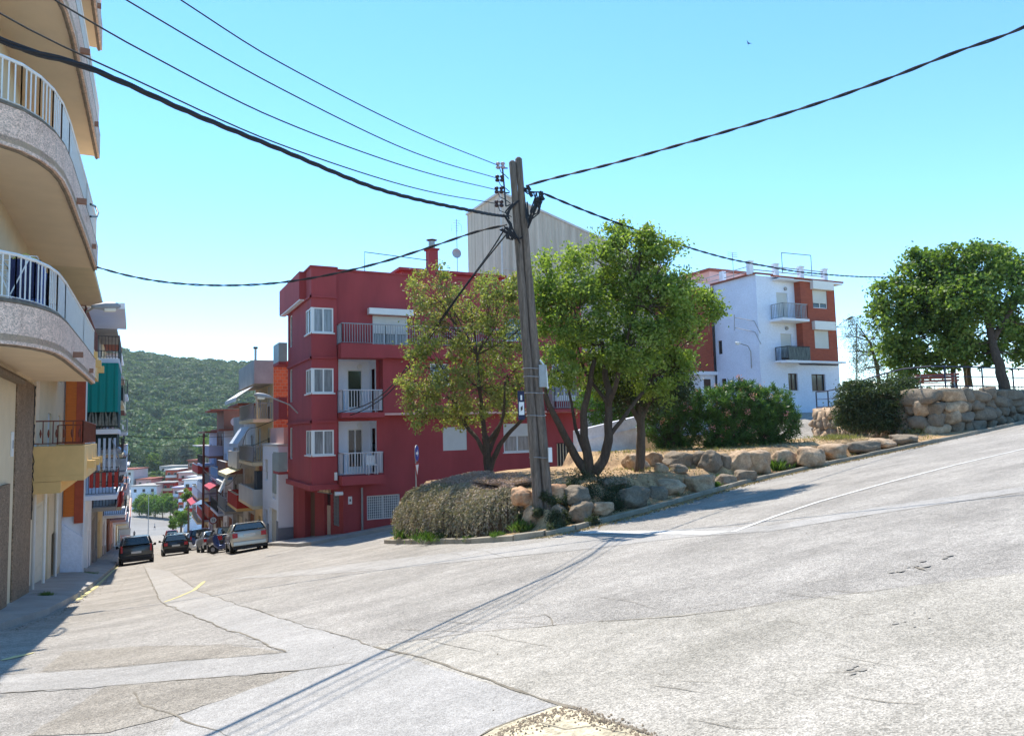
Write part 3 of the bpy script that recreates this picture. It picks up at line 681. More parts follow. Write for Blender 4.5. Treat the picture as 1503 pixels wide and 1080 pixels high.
q = MB(); q.add([(XW,YW,18.9),(XW+15,YW,topz(XW+15)),(XW+15,YW+6.2,topz(XW+15)),(XW,YW+6.2,18.9)], [(0,1,2,3)]); q.add([(XW+15,YW,-4),(XW+15,YW+6.2,-4),(XW+15,YW+6.2,topz(XW+15)),(XW+15,YW,topz(XW+15))], [(0,1,2,3)])
q.add([(XW,YW+6.2,-4),(XW+15,YW+6.2,-4),(XW+15,YW+6.2,topz(XW+15)),(XW,YW+6.2,18.9)], [(3,2,1,0)])
q.build('roof', CORR, hl)
q = MB(); q.bar((XW-.1, YW-.06, 18.95), (XW+15, YW-.06, topz(XW+15)+.05), .1, .16); q.bar((XW-.1, YW-.1, 18.95), (XW-.1, YW+6.2, 18.95), .1, .16); q.bar((XW-.03,YW-.03,-4),(XW-.03,YW-.03,18.9),.1)
for z in (10.5, 13.2): q.bar((XW, YW-.07, z), (XW+15, YW-.07, z), .03)
q.build('edge_trim', M('light trim', rgb(190,190,186), .6), hl)

# ------------------------------------------------------------------ white and brick building on the right
WX, WY = 37.8, 36.8; GB = 1.0
wb = thing('apartment_building', (WX, WY, GB), 'white three storey apartment building with red brick strips, tiled eave and two balconies', 'building')
def zf(py, px, Y=WY): return onY(px, py, Y).z
def xf(px, py=500, Y=WY): return onY(px, py, Y).x
FW = Face(0, WY, 1, 0, 0, -1); FL = Face(WX, 0, 0, 1, -1, 0)
x1 = xf(1229); xo = xf(1171)      # brick strip starts
zt = zf(410, 1170); z2 = zf(471, 1160); z1_ = zf(531, 1160)
wv = MB()
ops = [(xf(1154), xf(1168), zf(573,1160), zf(548,1160)), (xf(1188), xf(1208), zf(574,1198), zf(549,1198))]
dps = [(xf(1143), xf(1159.5), z2, zf(430,1150)), (xf(1146), xf(1162), z1_, zf(490,1154))]
FW.wall(wv, WX, x1, -.5, z1_-.2, ops, .25)
FW.wall(wv, WX, xo, z1_-.2, zt, dps, .2)
yl = WY+4.7
sp = [(onX(1053+0,500,WX).y-1.2, onX(1053,500,WX).y-.55, 4.9, 6.0)]
lo = []
def yL(px): return onX(px, 500, WX).y
lo = [(yL(1059.5), yL(1053.5), onX(1056,520,WX).z, onX(1056,500,WX).z), (yL(1057), yL(1051.5), onX(1054,460,WX).z, onX(1054,442,WX).z), (yL(1063), yL(1056), onX(1059,567,WX).z, onX(1059,556,WX).z)]
lo = [o for o in lo if o[0] < o[1]]
yE = yL(1050)
FL.wall(wv, WY, yE, -.5, zt+.1, lo, .2)
wv.add([(WX,WY,zt),(x1,WY,zt),(x1,WY+9,zt),(WX,WY+9,zt)], [(0,1,2,3)])
Face(x1, 0, 0, 1, 1, 0).wall(wv, WY, WY+9, -.5, zt, ()); Face(0, WY+9, 1, 0, 0, 1).wall(wv, WX-2, x1, -.5, zt, ())
wv.build('wall', WHTR, wb)
# projecting brick strip with two blinds
bz0 = zf(531, 1200); bq = MB(); FBk = Face(0, WY-.55, 1, 0, 0, -1); zb = zf(413,1200)
xa_, xb_ = xf(1179, 500, WY-.55), xf(1229, 500, WY-.55)
bw = [(xf(1193,440,WY-.55), xf(1214,440,WY-.55), zf(455,1203), zf(429,1203)), (xf(1196,500,WY-.55), xf(1217,500,WY-.55), zf(513,1206), zf(487,1206))]
FBk.wall(bq, xa_, xb_, bz0, zb, bw, .2); Face(xa_, 0, 0, 1, -1, 0).wall(bq, WY-.55, WY-.001, bz0, zb, ())
Face(xb_, 0, 0, 1, 1, 0).wall(bq, WY-.55, WY-.001, bz0, zb, ()); bq.add([(xa_,WY-.55,zb),(xb_,WY-.55,zb),(xb_,WY,zb),(xa_,WY,zb)], [(0,1,2,3)]); bq.add([(xa_,WY-.55,bz0),(xb_,WY-.55,bz0),(xb_,WY,bz0),(xa_,WY,bz0)], [(3,2,1,0)])
bq.build('brick_strip', BRICKT, wb)
for i, o in enumerate(bw):
    w_ = window(wb, FBk, *o, FRW, GLS, .12, 1, shutter=.72 if i == 0 else 1, sm=SHUT)
    s = MB(); FBk.box(s, o[0]-.2, o[1]+.45, o[3]+.02, o[3]+.62, .003, .28); s.build('blind_box', METW, w_)
s = MB(); s.box(xf(1136), x1+.03, WY-.62, WY-.002, bz0-.13, bz0-.004); s.box(xf(1134), xa_, WY-1.15, WY-.625, z1_-.16, z1_-.004); s.build('balcony_slab', WHT, wb)
s = MB(); s.box(xf(1131), xa_+.05, WY-1.15, WY-.002, z2-.18, z2-.01); s.build('balcony_slab', WHT, wb)
railing(wb, [(xf(1134), WY-.05, z2), (xf(1134), WY-1.08, z2), (xa_-.03, WY-1.08, z2), (xa_-.03, WY-.57, z2)], 1.02, METG, .14, .014, .03)
rl = railing(wb, [(xf(1137), WY-.05, z1_), (xf(1137), WY-1.08, z1_), (xa_-.03, WY-1.08, z1_), (xa_-.03, WY-.57, z1_)], .95, METD, .12, .012, .03)
s = MB()
n = 34
for i in range(n):
    xx = xf(1138)+(xa_-xf(1138)-.1)*i/n; s.add([(xx, WY-1.12-.03*(i % 2), z1_+.02), (xx+.12, WY-1.12-.03*((i+1) % 2), z1_+.02), (xx+.12, WY-1.12-.03*((i+1) % 2), z1_+.9), (xx, WY-1.12-.03*(i % 2), z1_+.9)], [(0,1,2,3)])
s.build('windbreak', M('dark green striped cloth', rgb(36,44,44), .9, .5, 9, stretch=(5,1,.15), col2=rgb(120,130,128)), wb)
for o in dps: window(wb, FW, *o, FRD if o[2] < z2-1 else FRW, GLC, .15, 0, shutter=.98 if o[2] > z1_+.5 else .45, sm=SHUT, name='balcony_door', door=True)
for o in ops: window(wb, FW, *o, FRD, GLS, .18, 1, shutter=0, sill=WHT)
for o in lo: window(wb, FL, *o, FRD, GLS, .15, 0)
for px, py in ((1152,424),(1154,482)):
    s = MB(); c = onY(px, py, WY); s.cyl((c.x, WY-.09, c.z), .13, .085, 12, 'y'); s.build('wall_vent', METG, wb)
# tiled eave
s = MB(); e0, e1 = xf(1138), x1+.1
for i in range(44):
    a = e0+(e1-e0)*i/44; s.tube([(a+.09, WY-.75, zt-.12), (a+.09, WY+.15, zt+.12)], .075, 6)
s.build('roof_tiles', TILE, wb)
s = MB(); s.box(e0, e1, WY-.68, WY-.01, zt-.27, zt-.2); s.build('eave_board', WHT, wb)
s = MB(); s.bar((WX-.06, WY-.1, zt+.14), (WX-.06, yE+8, zt+.14), .2, .1); s.bar((WX-.1,WY-.05,zt+.14),(e0,WY-.05,zt+.14),.16,.1); s.build('roof_coping', TILE, wb)
# roof terrace posts and rails
zp = zt+.1
posts = [xf(1110.5), xf(1148), xf(1185), xf(1220)]
s = MB()
for xx in posts: s = MB(); s.box(xx-.17, xx+.17, WY+.1, WY+.44, zp, zp+.85); s.box(xx-.22, xx+.22, WY+.05, WY+.49, zp+.852, zp+.93); s.build('terrace_post', WHT, wb)
for yy in (WY+3.2, WY+6.6): s = MB(); s.box(WX+.02, WX+.36, yy, yy+.34, zp, zp+.85); s.build('terrace_post', WHT, wb)
s = MB()
for a, b in zip(posts, posts[1:]):
    for h in (.35, .7): s.bar((a+.17, WY+.27, zp+h), (b-.17, WY+.27, zp+h), .07)
for h in (.35, .7): s.bar((WX+.2, WY+.4, zp+h), (WX+.2, WY+8.5, zp+h), .05)
s.build('terrace_rail', METG, wb)
s = MB(); a = onY(1147,371,WY+.3); b = onY(1190,375,WY+.3); s.tube([(a.x, a.y, zp+.3), a, b, (b.x, b.y, zp+.3)], .03, 6); s.build('washing_line_frame', METD, wb)
an = thing('tv_antenna', (onY(1075,400,WY+5)), 'small aerial on the roof terrace of the white building', 'antenna')
q = MB(); t_ = onY(1075,371,WY+5); q.tube([(t_.x, t_.y, zp), t_], .025, 6); q.build('mast', GALV, an); q = MB()
for dz_ in (0, .15, .3): q.bar((t_.x-.5, t_.y, t_.z-dz_), (t_.x+.5, t_.y, t_.z-dz_), .03)
q.build('aerial', GALV, an)
q = MB(); q.box(WX+.8, WX+5, WY+5.4, WY+8.6, zp-.2, zp+1.35); q.build('roof_room', PINK, wb)
q = MB(); q.box(WX+.6, WX+5.2, WY+5.2, WY+8.8, zp+1.352, zp+1.55); q.build('roof_room_slab', TILE, wb)
# left-hand brick bay
q = MB(); ya = yE+.003; xl = onY(1022, 500, ya+.0).x
FQ = Face(0, ya, 1, 0, 0, -1); zb0 = onY(1035,545,ya).z; zb1 = onY(1035,425,ya).z
q.box(xl, WX-.25, ya, ya+5, zb0, zt-.2); q.build('brick_bay', BRICKT, wb)
q = MB(); q.box(xl-.3, WX-.003, ya-.08, ya+5, zb0-.25, zb0-.004); q.box(xl+.4, WX-.003, ya+.2, ya+5, -.5, zb0-.25); q.build('bay_base', WHT, wb); q = MB(); q.box(xl-.1, WX-.26, ya-.004, ya+4.9, zt-.198, zt+.15); q.build('bay_coping', WHT, wb)
q = MB(); q.box(xl+.7, xl+1.3, ya+.15, ya+.195, zb0-1.35, zb0-.55); q.build('window', FRD, wb)
q = MB(); q.box(WX-.05, x1+.05, WY-.05, WY-.003, -.6, 2.0); q.box(WX-.05, WX-.003, WY-.003, yE, -.6, 1.5); q.build('stone_plinth', STONE, wb)
# brackets on the side wall
q = MB()
b0 = onX(1079,462,WX-.0)
for py, e in ((466,(1107,471)),(481,(1108,487))):
    a = onX(1078,py,WX-.6); c = onX(*e, WX-.12); q.tube([a, c, onX(e[0]+9,e[1]+18,WX-.05)], .025, 5)
q.tube([onX(1078,462,WX-.6), onX(1078,485,WX-.6)], .03, 5); q.build('cable_bracket', METG, wb)
def lamp(loc_pts, hd, label, rw=.03, scale=1, hm=METG):
    t = thing('street_lamp', loc_pts[0], label, 'street lamp')
    q = MB(); q.tube(loc_pts, rw, 6); q.build('arm', GALV, t)
    a = Vector(loc_pts[-1]); d = Vector(hd).normalized(); L_ = .65*scale
    q = MB(); q.tube([a-d*.1, a, a+d*.25*scale, a+d*L_*.8, a+d*L_], [.04*scale, .07*scale, .12*scale, .11*scale, .05*scale], 10); q.build('lamp_head', hm, t, smooth=True)
    q = MB(); q.tube([a+d*.22*scale-Vector((0,0,.07*scale)), a+d*L_*.8-Vector((0,0,.09*scale))], [.09*scale, .08*scale], 8); q.build('diffuser', M('lamp diffuser', rgb(225,225,215), .3), t)
    return t
lamp([onX(1103,540,WX-.02), onX(1102,516,WX-.35), onX(1098,508,WX-.7), onX(1086,504,WX-1.2)], (-1,-.2,.05), 'white wall lamp on a bent arm on the side of the white building', .03, .8, METW)
lm = lamp([onY(1228,480,WY-.1), onY(1236,473,WY-.1), onY(1243,469,WY-.3)], (.8,-.3,.35), 'dark street lamp at the right edge of the white building', .03, .8, METD)
lp = thing('wire_post', onY(1258,500,WY), 'thin grey wire bracket and post right of the white building', 'post')
q = MB(); q.tube([onY(1229,480,WY-.1), onY(1258,481,WY-.1)], .03, 5); q.tube([onY(1229,494,WY-.1), onY(1257,495,WY-.1)], .02, 5); q.tube([onY(1257.5,475,WY-.1), onY(1257.5,600,WY-.1)], .05, 6); q.build('bracket', METG, lp)
# ------------------------------------------------------------------ near left building with curved pebble-clad balconies
gb = thing('apartment_building', (-2.7, 20, -2.9), 'tall beige apartment block at the left edge with curved pebbledash balconies and white railings', 'building')
GZ = [3.3, 6.78, 10.3, 13.8]
w_ = MB(); F1 = Face(-2.7, 0, 0, 1, 1, 0)
dops = []
for z in GZ: dops += [(17.2, 18.6, z+.12, z+2.3), (20.0, 21.4, z+.12, z+2.3), (22.6, 23.9, z+1.0, z+2.3)]
F1.wall(w_, 16, 25.6, 3.25, 17, dops, .18)
F1.wall(w_, 16, 22, -4, 3.25, [(17, 18.2, -2.6, .3)], .2)
Face(0, 16, 1, 0, 0, -1).wall(w_, -12, -2.7, -4, 17, ()); Face(0, 25.6, 1, 0, 0, 1).wall(w_, -12, -2.7, -6, 17, ()); w_.add([(-12,16,17),(-2.7,16,17),(-2.7,25.6,17),(-12,25.6,17)], [(0,1,2,3)])
w_.build('wall', BEIG, gb)
q = MB(); q.box(-3.0, -2.66, 22.0, 25.35, -5.5, 3.2); q.build('pilaster', GRAND, gb, bevel=.02)
q = MB(); q.box(-3.0, -2.62, 19.4, 20.9, -4.5, .6); q.build('dark_panel', GRAND, gb)
q = MB(); q.box(-3.0, -2.62, 15.5, 21.98, 3.02, 3.2); q.box(-3.0, -2.5, 15.5, 21.98, 3.0, 3.08); q.build('cornice', M('weathered cornice', rgb(120,105,88), .9, .35, 6), gb)
for o in dops:
    window(gb, F1, *o, FRD, GLC, .15, 1, shutter=.35, sm=SHUT, name='balcony_door' if o[3]-o[2] > 2 else 'window', door=o[3]-o[2] > 2)
def outline(off, y1=25.6):
    pts = [(-1.14, y1), (-1.2, 22), (-1.3, 17.8), (-1.36, 16.8), (-1.46, 16.2), (-1.63, 15.7), (-1.88, 15.28), (-2.25, 14.98), (-2.75, 14.82), (-3.5, 14.75), (-9, 14.7)]
    out = []
    for i, p in enumerate(pts):
        a = pts[max(i-1, 0)]; b = pts[min(i+1, len(pts)-1)]; dx, dy = b[0]-a[0], b[1]-a[1]; l = math.hypot(dx, dy)
        out.append((p[0]+dy/l*off, p[1]-dx/l*off)) if i else out.append((p[0]-off, p[1]))
    return out
for k, z in enumerate(GZ):
    A = outline(0); B = outline(.14)
    q = MB(); q.prism(A+[(-9, 25.6)], z+.02, z+.14); q.build('balcony_soffit', TAN, gb)
    f = MB(); n = len(A)
    zb, zt_ = z-.04, z+.68
    vs = [(x, y, h) for h in (zb, zt_) for P_ in (A, B) for x, y in P_]
    # vs blocks: A lo, B lo, A hi, B hi ; A is the outside
    A_ = outline(-.001)
    fs = []
    for i in range(n-1):
        fs += [(i, i+1, 2*n+i+1, 2*n+i), (n+i, 3*n+i, 3*n+i+1, n+i+1), (i, n+i, n+i+1, i+1), (2*n+i, 2*n+i+1, 3*n+i+1, 3*n+i)]
    fs += [(0, 2*n, 3*n, n)]
    f.add(vs, fs); f.box(-2.7, -1.3, 25.45, 25.6, z+.15, zt_) ; o = f.build('balcony_parapet', GRAN, gb)
    q = MB(); C0 = outline(.02)
    q.tube([(x, y, z-.045) for x, y in outline(.09)], .035, 6); q.build('parapet_lip', M('weathered cornice', (0,0,0)), gb)
    q = MB(); q.tube([(x, y, zt_+.02) for x, y in outline(.07)], [.075]*n, 6); q.build('parapet_cap', M('weathered cornice', (0,0,0)), gb)
    cl = outline(.07); railing(gb, [(x, y, zt_+.02) for x, y in cl], .86, METW, .125, .011, .034, lo=.1, name='balcony_railing')
    for yy in (18.8, 23.2):
        q = MB(); q.box(-1.3, -1.08, yy, yy+.1, z+.1, z+.22); q.build('drain_spout', M('brown clay spout', rgb(150,112,92), .9), gb)
q = MB(); q.tube([onX(133,300,-1.15)+Vector((0,0,.0)), onX(140,303,-1.1), onX(144,312,-1.0), onX(142,318,-1.0), onX(133,318,-1.1)], .03, 6); q.build('hose_loop', METGR, gb)
# washing on the rack of the first balcony
rk = thing('drying_rack', (-2.0, 17.0, GZ[0]+.15), 'folding wire drying rack on the lowest curved balcony', 'drying rack')
q = MB()
zr = 5.0
for i in range(5): q.bar((-2.5+.2*i, 16.0, zr), (-2.5+.2*i, 18.6, zr), .012)
for i in range(6): q.bar((-2.5, 16+.5*i, zr), (-1.7, 16+.5*i, zr), .014)
q.build('rack', METW, rk)
for a in (16, 18.5): q = MB(); q.bar((-2.4, a, zr), (-1.8, a, 3.5), .02); q.bar((-1.8, a, zr), (-2.4, a, 3.5), .02); q.build('leg', METW, rk)
gl = [((.03,.035,.09),'dark navy shirt hanging second from the pillar end of the drying rack'), ((.10,.16,.42),'blue shirt hanging in the middle of the drying rack'), ((.20,.25,.55),'light blue trousers hanging on the drying rack'), ((.02,.03,.06),'nearly black top hanging at the street end of the drying rack'), ((.04,.03,.05),'dark purple cloth hanging furthest inside the balcony')]
for i, (c, lab) in enumerate(gl):
    y = 16.2+.42*i; t = thing('garment', (-1.8, y, zr), lab, 'garment', 'washing on the drying rack')
    q = MB(); vs = []; H_ = .75+.15*(i % 2)
    for j in range(7):
        u = j/6
        for k in range(6):
            v = k/5; x = -2.15+.5*u; ww = .0 if v > .15 else .04
            vs.append((x+.02*math.sin(9*v+j), y+.05*math.sin(u*14+i)*(.3+v), zr-.02-H_*v))
    q.add(vs, [(a*6+b, a*6+b+1, (a+1)*6+b+1, (a+1)*6+b) for a in range(6) for b in range(5)])
    q.build('cloth', M('cloth %d' % i, c, .9, .15, 6, .3, 10), t)
    q = MB(); q.tube([(-2.1, y, zr-.03), (-1.9, y, zr+.08), (-1.7, y, zr-.03)], .012, 5); q.build('hanger', M('coloured hangers', rgb(190,190,90), .5), t)
os_ = thing('wall_plate', (-2.62, 21.3, 1.4), 'small white oval plate on the beige wall at the left edge', 'plate')
q = MB(); c = onX(17, 652, -2.69); q.box(-2.70, -2.66, c.y-.14, c.y+.14, c.z-.3, c.z+.3); q.build('plate', METW, os_, bevel=.01)
q = MB(); q.box(-2.659, -2.655, c.y-.08, c.y+.08, c.z-.1, c.z+.1); q.build('emblem', METG, os_)

# ------------------------------------------------------------------ generic terraced house
def house(side, y0, y1, xw, depth, zs, zr, wall, label, bal, proj=1.2, gcol=None, base=None, near=None, doors=True, gd=GDOOR, roof=None, parapet=.0, base_h=1.0, nbay=2, name='terraced_house', ground_in=0):
    """side -1: facade looks +X; side 1: facade looks -X.  zs: storey levels above the ground floor, bal: style per storey"""
    ym = (y0+y1)/2; g = H(xw, ym); s = 1 if side < 0 else -1
    t = thing(name, (xw, ym, g), label, 'building')
    F = Face(xw, 0, 0, 1, s, 0); wl = MB(); ops = []; L = y1-y0
    bays = [y0+L*(i+.5)/nbay for i in range(nbay)]
    levels = list(zs)+[zr]
    for z, nx in zip(zs, levels[1:]):
        h = min(2.15, nx-z-.35)
        for i, b in enumerate(bays):
            wd = .55 if i % 2 == 0 else .62
            ops.append((b-wd, b+wd, z+.02, z+h) if i % 2 == 0 else (b-wd, b+wd, z+.9, z+h))
    F.wall(wl, y0, y1, zs[0]-.2, zr+parapet, ops, .18)
    g0 = H(xw, y1)-1.2
    xg = xw-s*ground_in; FG_ = Face(xg, 0, 0, 1, s, 0); gops = []
    zt_ = zs[0]-.55; gl = H(xw, y0); gl2 = H(xw, y1)
    gops = [(y0+.5, y0+L*.55, gl2-.2, min(zt_, gl+2.5)), (y0+L*.66, y0+L*.66+1.0, gl2-.2, min(zt_, gl2+2.3))]
    FG_.wall(wl, y0, y1, g0, zs[0]-.2, gops, .22)
    xi = xw-s*depth
    a, b = sorted((xw, xi))
    Face(0, y0, 1, 0, 0, -1).wall(wl, a, b, g0, zr+parapet, ()); Face(0, y1, 1, 0, 0, 1).wall(wl, a, b, g0, zr+parapet, ())
    Face(xi, 0, 0, 1, -s, 0).wall(wl, y0, y1, g0, zr, ())
    wl.add([(a,y0,zr),(b,y0,zr),(b,y1,zr),(a,y1,zr)], [(0,1,2,3)])
    wl.build('wall', wall, t)
    if near:
        q = MB(); q.box(a+.02, b-.02, y0-.02, y0-.002, g0, zr+parapet-.02); q.build('side_wall', near, t)
    q = MB(); FG_.box(q, gops[0][0], gops[0][1], gops[0][2], gops[0][3], -.2, -.16)
    for i in range(8): z = gops[0][2]+(gops[0][3]-gops[0][2])*(i+.5)/8; FG_.box(q, gops[0][0], gops[0][1], z-.01, z+.01, -.159, -.15)
    q.build('garage_door', gd, t)
    q = MB(); FG_.box(q, *gops[1][:2], gops[1][2], gops[1][3], -.2, -.15); d = q.build('door', FRD if gcol is None else gcol, t)
    q = MB(); FG_.box(q, gops[1][0]+.1, gops[1][0]+.16, gops[1][2]+1.1, gops[1][2]+1.25, -.149, -.1); q.build('handle', METG, d)
    for o in ops:
        window(t, F, *o, FRW if random.random() < .7 else FRD, GLC if random.random() < .5 else GLS, .14, 1, shutter=random.choice([0, .3, .6, 1]), sm=SHUT, name='balcony_door' if o[3]-o[2] > 1.9 else 'window', door=o[3]-o[2] > 1.9)
    if base:
        q = MB(); 
        for u0, u1 in ((y0, gops[0][0]-.02), (gops[0][1]+.02, gops[1][0]-.02), (gops[1][1]+.02, y1)):
            FG_.box(q, u0+.01, u1-.01, g0, H(xw, (u0+u1)/2)+base_h+.12, .003, .03)
        q.build('plinth', base, t)
    for z, st in zip(zs, bal):
        if not st: continue
        kind, mat, a0, a1, slabm = (list(st)+[None]*5)[:5]
        ya, yb = y0+(a0 if a0 is not None else .3), y0+(a1 if a1 is not None else L-.3)
        pr = proj
        q = MB(); F.box(q, ya, yb, z-.2, z, .002, pr); q.build('balcony_slab', slabm or wall, t)
        P0 = [F.pt(ya+.03, z, .03), F.pt(ya+.03, z, pr-.04), F.pt(yb-.03, z, pr-.04), F.pt(yb-.03, z, .03)]
        if kind == 'bars': railing(t, P0, 1.0, mat, .14, .012, .022, name='balcony_railing')
        elif kind == 'solid':
            q = MB(); F.box(q, ya, yb, z+.002, z+.95, pr-.12, pr-.002); F.box(q, ya, ya+.1, z+.002, z+.95, .01, pr-.122); F.box(q, yb-.1, yb, z+.002, z+.95, .01, pr-.122)
            q.build('balcony_parapet', mat, t)
            q = MB(); F.box(q, ya-.02, yb+.02, z+.952, z+1.0, pr-.15, pr+.02); F.box(q, ya-.02, ya+.12, z+.952, z+1.0, .01, pr-.152); q.build('parapet_cap', LGREY, t)
        elif kind == 'cloth':
            railing(t, P0, 1.0, METD, .14, .012, .022, name='balcony_railing')
            q = MB(); F.box(q, ya+.02, yb, z+.1, z+.92, pr-.03, pr-.015); F.box(q, ya+.01, ya+.025, z+.1, z+.92, .05, pr-.032); q.build('windbreak', mat, t)
    if roof:
        m_, ov, th = roof
        q = MB(); F.box(q, y0-.05, y1+.05, zr+.004+parapet, zr+th+parapet, -1.5, ov); q.build('roof_slab', m_, t)
    return t, F
def awning(t, F, y0, y1, z, d0, d1, drop, mat, name='awning'):
    q = MB(); q.add([F.pt(y0, z, d0), F.pt(y1, z, d0), F.pt(y1, z-drop, d1), F.pt(y0, z-drop, d1), F.pt(y0, z+.03, d0), F.pt(y1, z+.03, d0), F.pt(y1, z-drop+.03, d1), F.pt(y0, z-drop+.03, d1),
        ], [(0,1,2,3),(7,6,5,4),(0,3,7,4),(1,5,6,2),(0,4,5,1)])
    F.box(q, y0, y1, z-drop-.22, z-drop+.03, d1+.001, d1+.02); q.build(name, mat, t)
def acunit(t, F, y, z, d=.0):
    q = MB(); F.box(q, y, y+.8, z, z+.55, d+.05, d+.35); o = q.build('air_conditioner', METW, t)
    q = MB(); F.box(q, y+.1, y+.5, z+.08, z+.47, d+.351, d+.36); q.build('fan_grille', METD, o)
BLUEC = M('blue striped awning', rgb(150,175,205), .8, .2, 6, col2=rgb(215,220,225), stretch=(.1,4,.1))
YAWN = M('cream and yellow awning', rgb(225,205,130), .8, .2, 8, col2=rgb(225,215,185), stretch=(.1,3,.1))
WAWN = M('off white awning', rgb(225,225,220), .8, .05, 3)
REDM = M('bright red cloth', rgb(172,56,46), .85, .2, 3); REDP = M('oxide red parapet', rgb(172,44,34), .85, .12, 2)
BLUEW = M('sky blue wall', rgb(110,160,205), .85, .1, 1); LILAC = M('lilac render', rgb(180,176,196), .85, .08, 1)
DKC = M('dark green netting', rgb(34,52,48), .9, .3, 4); BROWN = M('brown render', rgb(132,88,70), .88, .15, 1)
# ---- left row
t, F = house(-1, 25.75, 36.9, -2.8, 9, [.4, 3.9], 7.4, BEIG, 'narrow beige house with ochre balconies next to the pebble-clad block', [None, None], gd=GDOOR, roof=(BEIG, 1.4, .2), nbay=3)
for (z0, z1, m_, rz) in ((.35, 1.4, YEL, 2.15), (3.88, 4.8, YEL, 5.7)):
    q = MB(); F.box(q, 26.0, 34.0, z0, z0+.16, .002, 1.4); F.box(q, 26.0, 34.0, z0+.162, z1, 1.28, 1.4); F.box(q, 26.0, 26.12, z0+.162, z1, .002, 1.279); F.box(q, 33.88, 34, z0+.162, z1, .002, 1.279)
    q.build('balcony_parapet', m_, t)
    for yy in (27.5, 30.5, 33): q = MB(); F.box(q, yy, yy+.4, z0+.3, z0+.55, 1.401, 1.62); q.build('beam_end', YEL, t)
    rl = railing(t, [F.pt(26.06, z1, .05), F.pt(26.06, z1, 1.34), F.pt(33.94, z1, 1.34), F.pt(33.94, z1, .05)], rz-z1, RUST, .24 if z0 < 1 else .14, .014, .022)
for i in range(6):
    q = MB(); q.tube([F.pt(26.06, 1.5+.15, .25+.2*i), F.pt(26.06, 1.78, .25+.2*i), F.pt(26.06, 1.9, .25+.2*i)], [.012, .035, .012], 6); q.build('baluster_ornament', RUST, t)
q = MB(); F.box(q, 33.99, 36.9, -3.6+.0, -.4, .002, .03); q.build('garage_panel', GDOOR, t)
for yy in (26.6, 29.6, 33.8): q = MB(); q.tube([F.pt(yy, H(-2.8, yy)-.1, .09), F.pt(yy, .1, .09)], .05, 8); q.build('drainpipe', METW if yy > 27 else LGREY, t)
for k in range(3):
    q = MB(); pts = [F.pt(25.9+.05*k+.06*math.sin(i*1.7+k), 3.2-i*.28, .08+.03*math.sin(i*2.3+k*2)) for i in range(15)]; q.tube(pts, .014, 5); q.build('hanging_cable', PLAST, t)
q = MB(); F.box(q, 26.0, 34.1, .0, .34, .03, .8); q.build('support_beam', YEL, t)
q = MB(); F.box(q, 26.02, 26.9, 1.5, 3.8, .003, .12); q.build('wall_pier', TAN, t)
# second: gallery with orange blinds and teal awning
t, F = house(-1, 37.1, 44, -2.0, 9, [-.9, 2.0, 5.15], 7.35, WHT, 'white house with a teal awning cloth and dark balcony railings', [('bars', METGR), ('cloth', DKC), ('bars', METD)], proj=1.27, gd=GDOOR, roof=(WHT, 1.45, .28))
q = MB(); q.box(-2.74, -2.33, 37.0, 37.09, -1.7, 7.2)
q.build('orange_blind', WOODO, t)
q = MB(); q.box(-2.33, -1.99, 36.98, 37.095, -2.0, 7.25); q.build('brick_pillar', BRICKR, t)
q = MB(); q.box(-1.985, -1.93, 36.97, 37.05, -5, 7.2); q.build('white_trim', WHT, t)
lw = MB(); lw.add([(-2.86,36.96,-5.4),(-2.0,36.96,-5.4),(-2.0,36.96,-2.6),(-2.86,36.96,-1.9),(-2.86,37.08,-5.4),(-2.0,37.08,-5.4),(-2.0,37.08,-2.6),(-2.86,37.08,-1.9)], [(0,1,2,3),(5,4,7,6),(1,5,6,2),(3,2,6,7)]); lw.build('sloping_white_wall', WHTR, t)
n = 26
q = MB(); Y_ = 37.15; vs = []; X0, X1 = -1.97, -.76
pl = [(X0+(X1-X0)*i/12, Y_) for i in range(13)]+[(X1, Y_+(6.4)*i/24) for i in range(1, 25)]
for i, (x, y) in enumerate(pl):
    o = .03*math.sin(i*2.1); vs += [(x+(o if i > 12 else 0), y+(o if i <= 12 else 0), 2.75), (x+.5*o, y+.5*o, 4.93)]
q.add(vs, [(2*i, 2*i+2, 2*i+3, 2*i+1) for i in range(len(pl)-1)]); q.build('teal_awning_cloth', TEAL, t)
q = MB()
for i in range(9): x = -1.85+.13*i; q.tube([(x, 37.25, 2.15), (x+.03*math.sin(i*3), 37.27, 2.5), (x+.07*math.cos(i*2), 37.3, 2.85)], [.07, .05, .02], 6)
q.build('potted_plants', M('dusty potted plants', rgb(120,120,110), .9, .4, 8), t)
q = MB(); 
for i in range(8): q.add([(-.8, 37.4+.5*i, -.6), (-.8, 37.7+.5*i, -.6), (-.74, 37.7+.5*i, .2), (-.74, 37.4+.5*i, .2)], [(0,1,2,3)])
for i in range(5): q.add([(-1.8+.24*i, 37.2, -.55), (-1.65+.24*i, 37.2, -.55), (-1.65+.24*i, 37.22, .1), (-1.8+.24*i, 37.22, .1)], [(0,1,2,3)])
q.build('hung_red_cloth', REDM, t)
q = MB()
for i in range(6): q.add([(-1.9+.2*i, 37.3, .2), (-1.8+.2*i, 37.3, .2), (-1.8+.2*i, 37.3, 1.6), (-1.9+.2*i, 37.3, 1.6)], [(0,1,2,3)])
q.add([(-1.0,37.2,1.65),(-.7,37.2,.9),(-.5,37.6,.1),(-.8,37.6,.9)], [(0,1,2,3)]); q.build('striped_curtain', BLUEC, t)
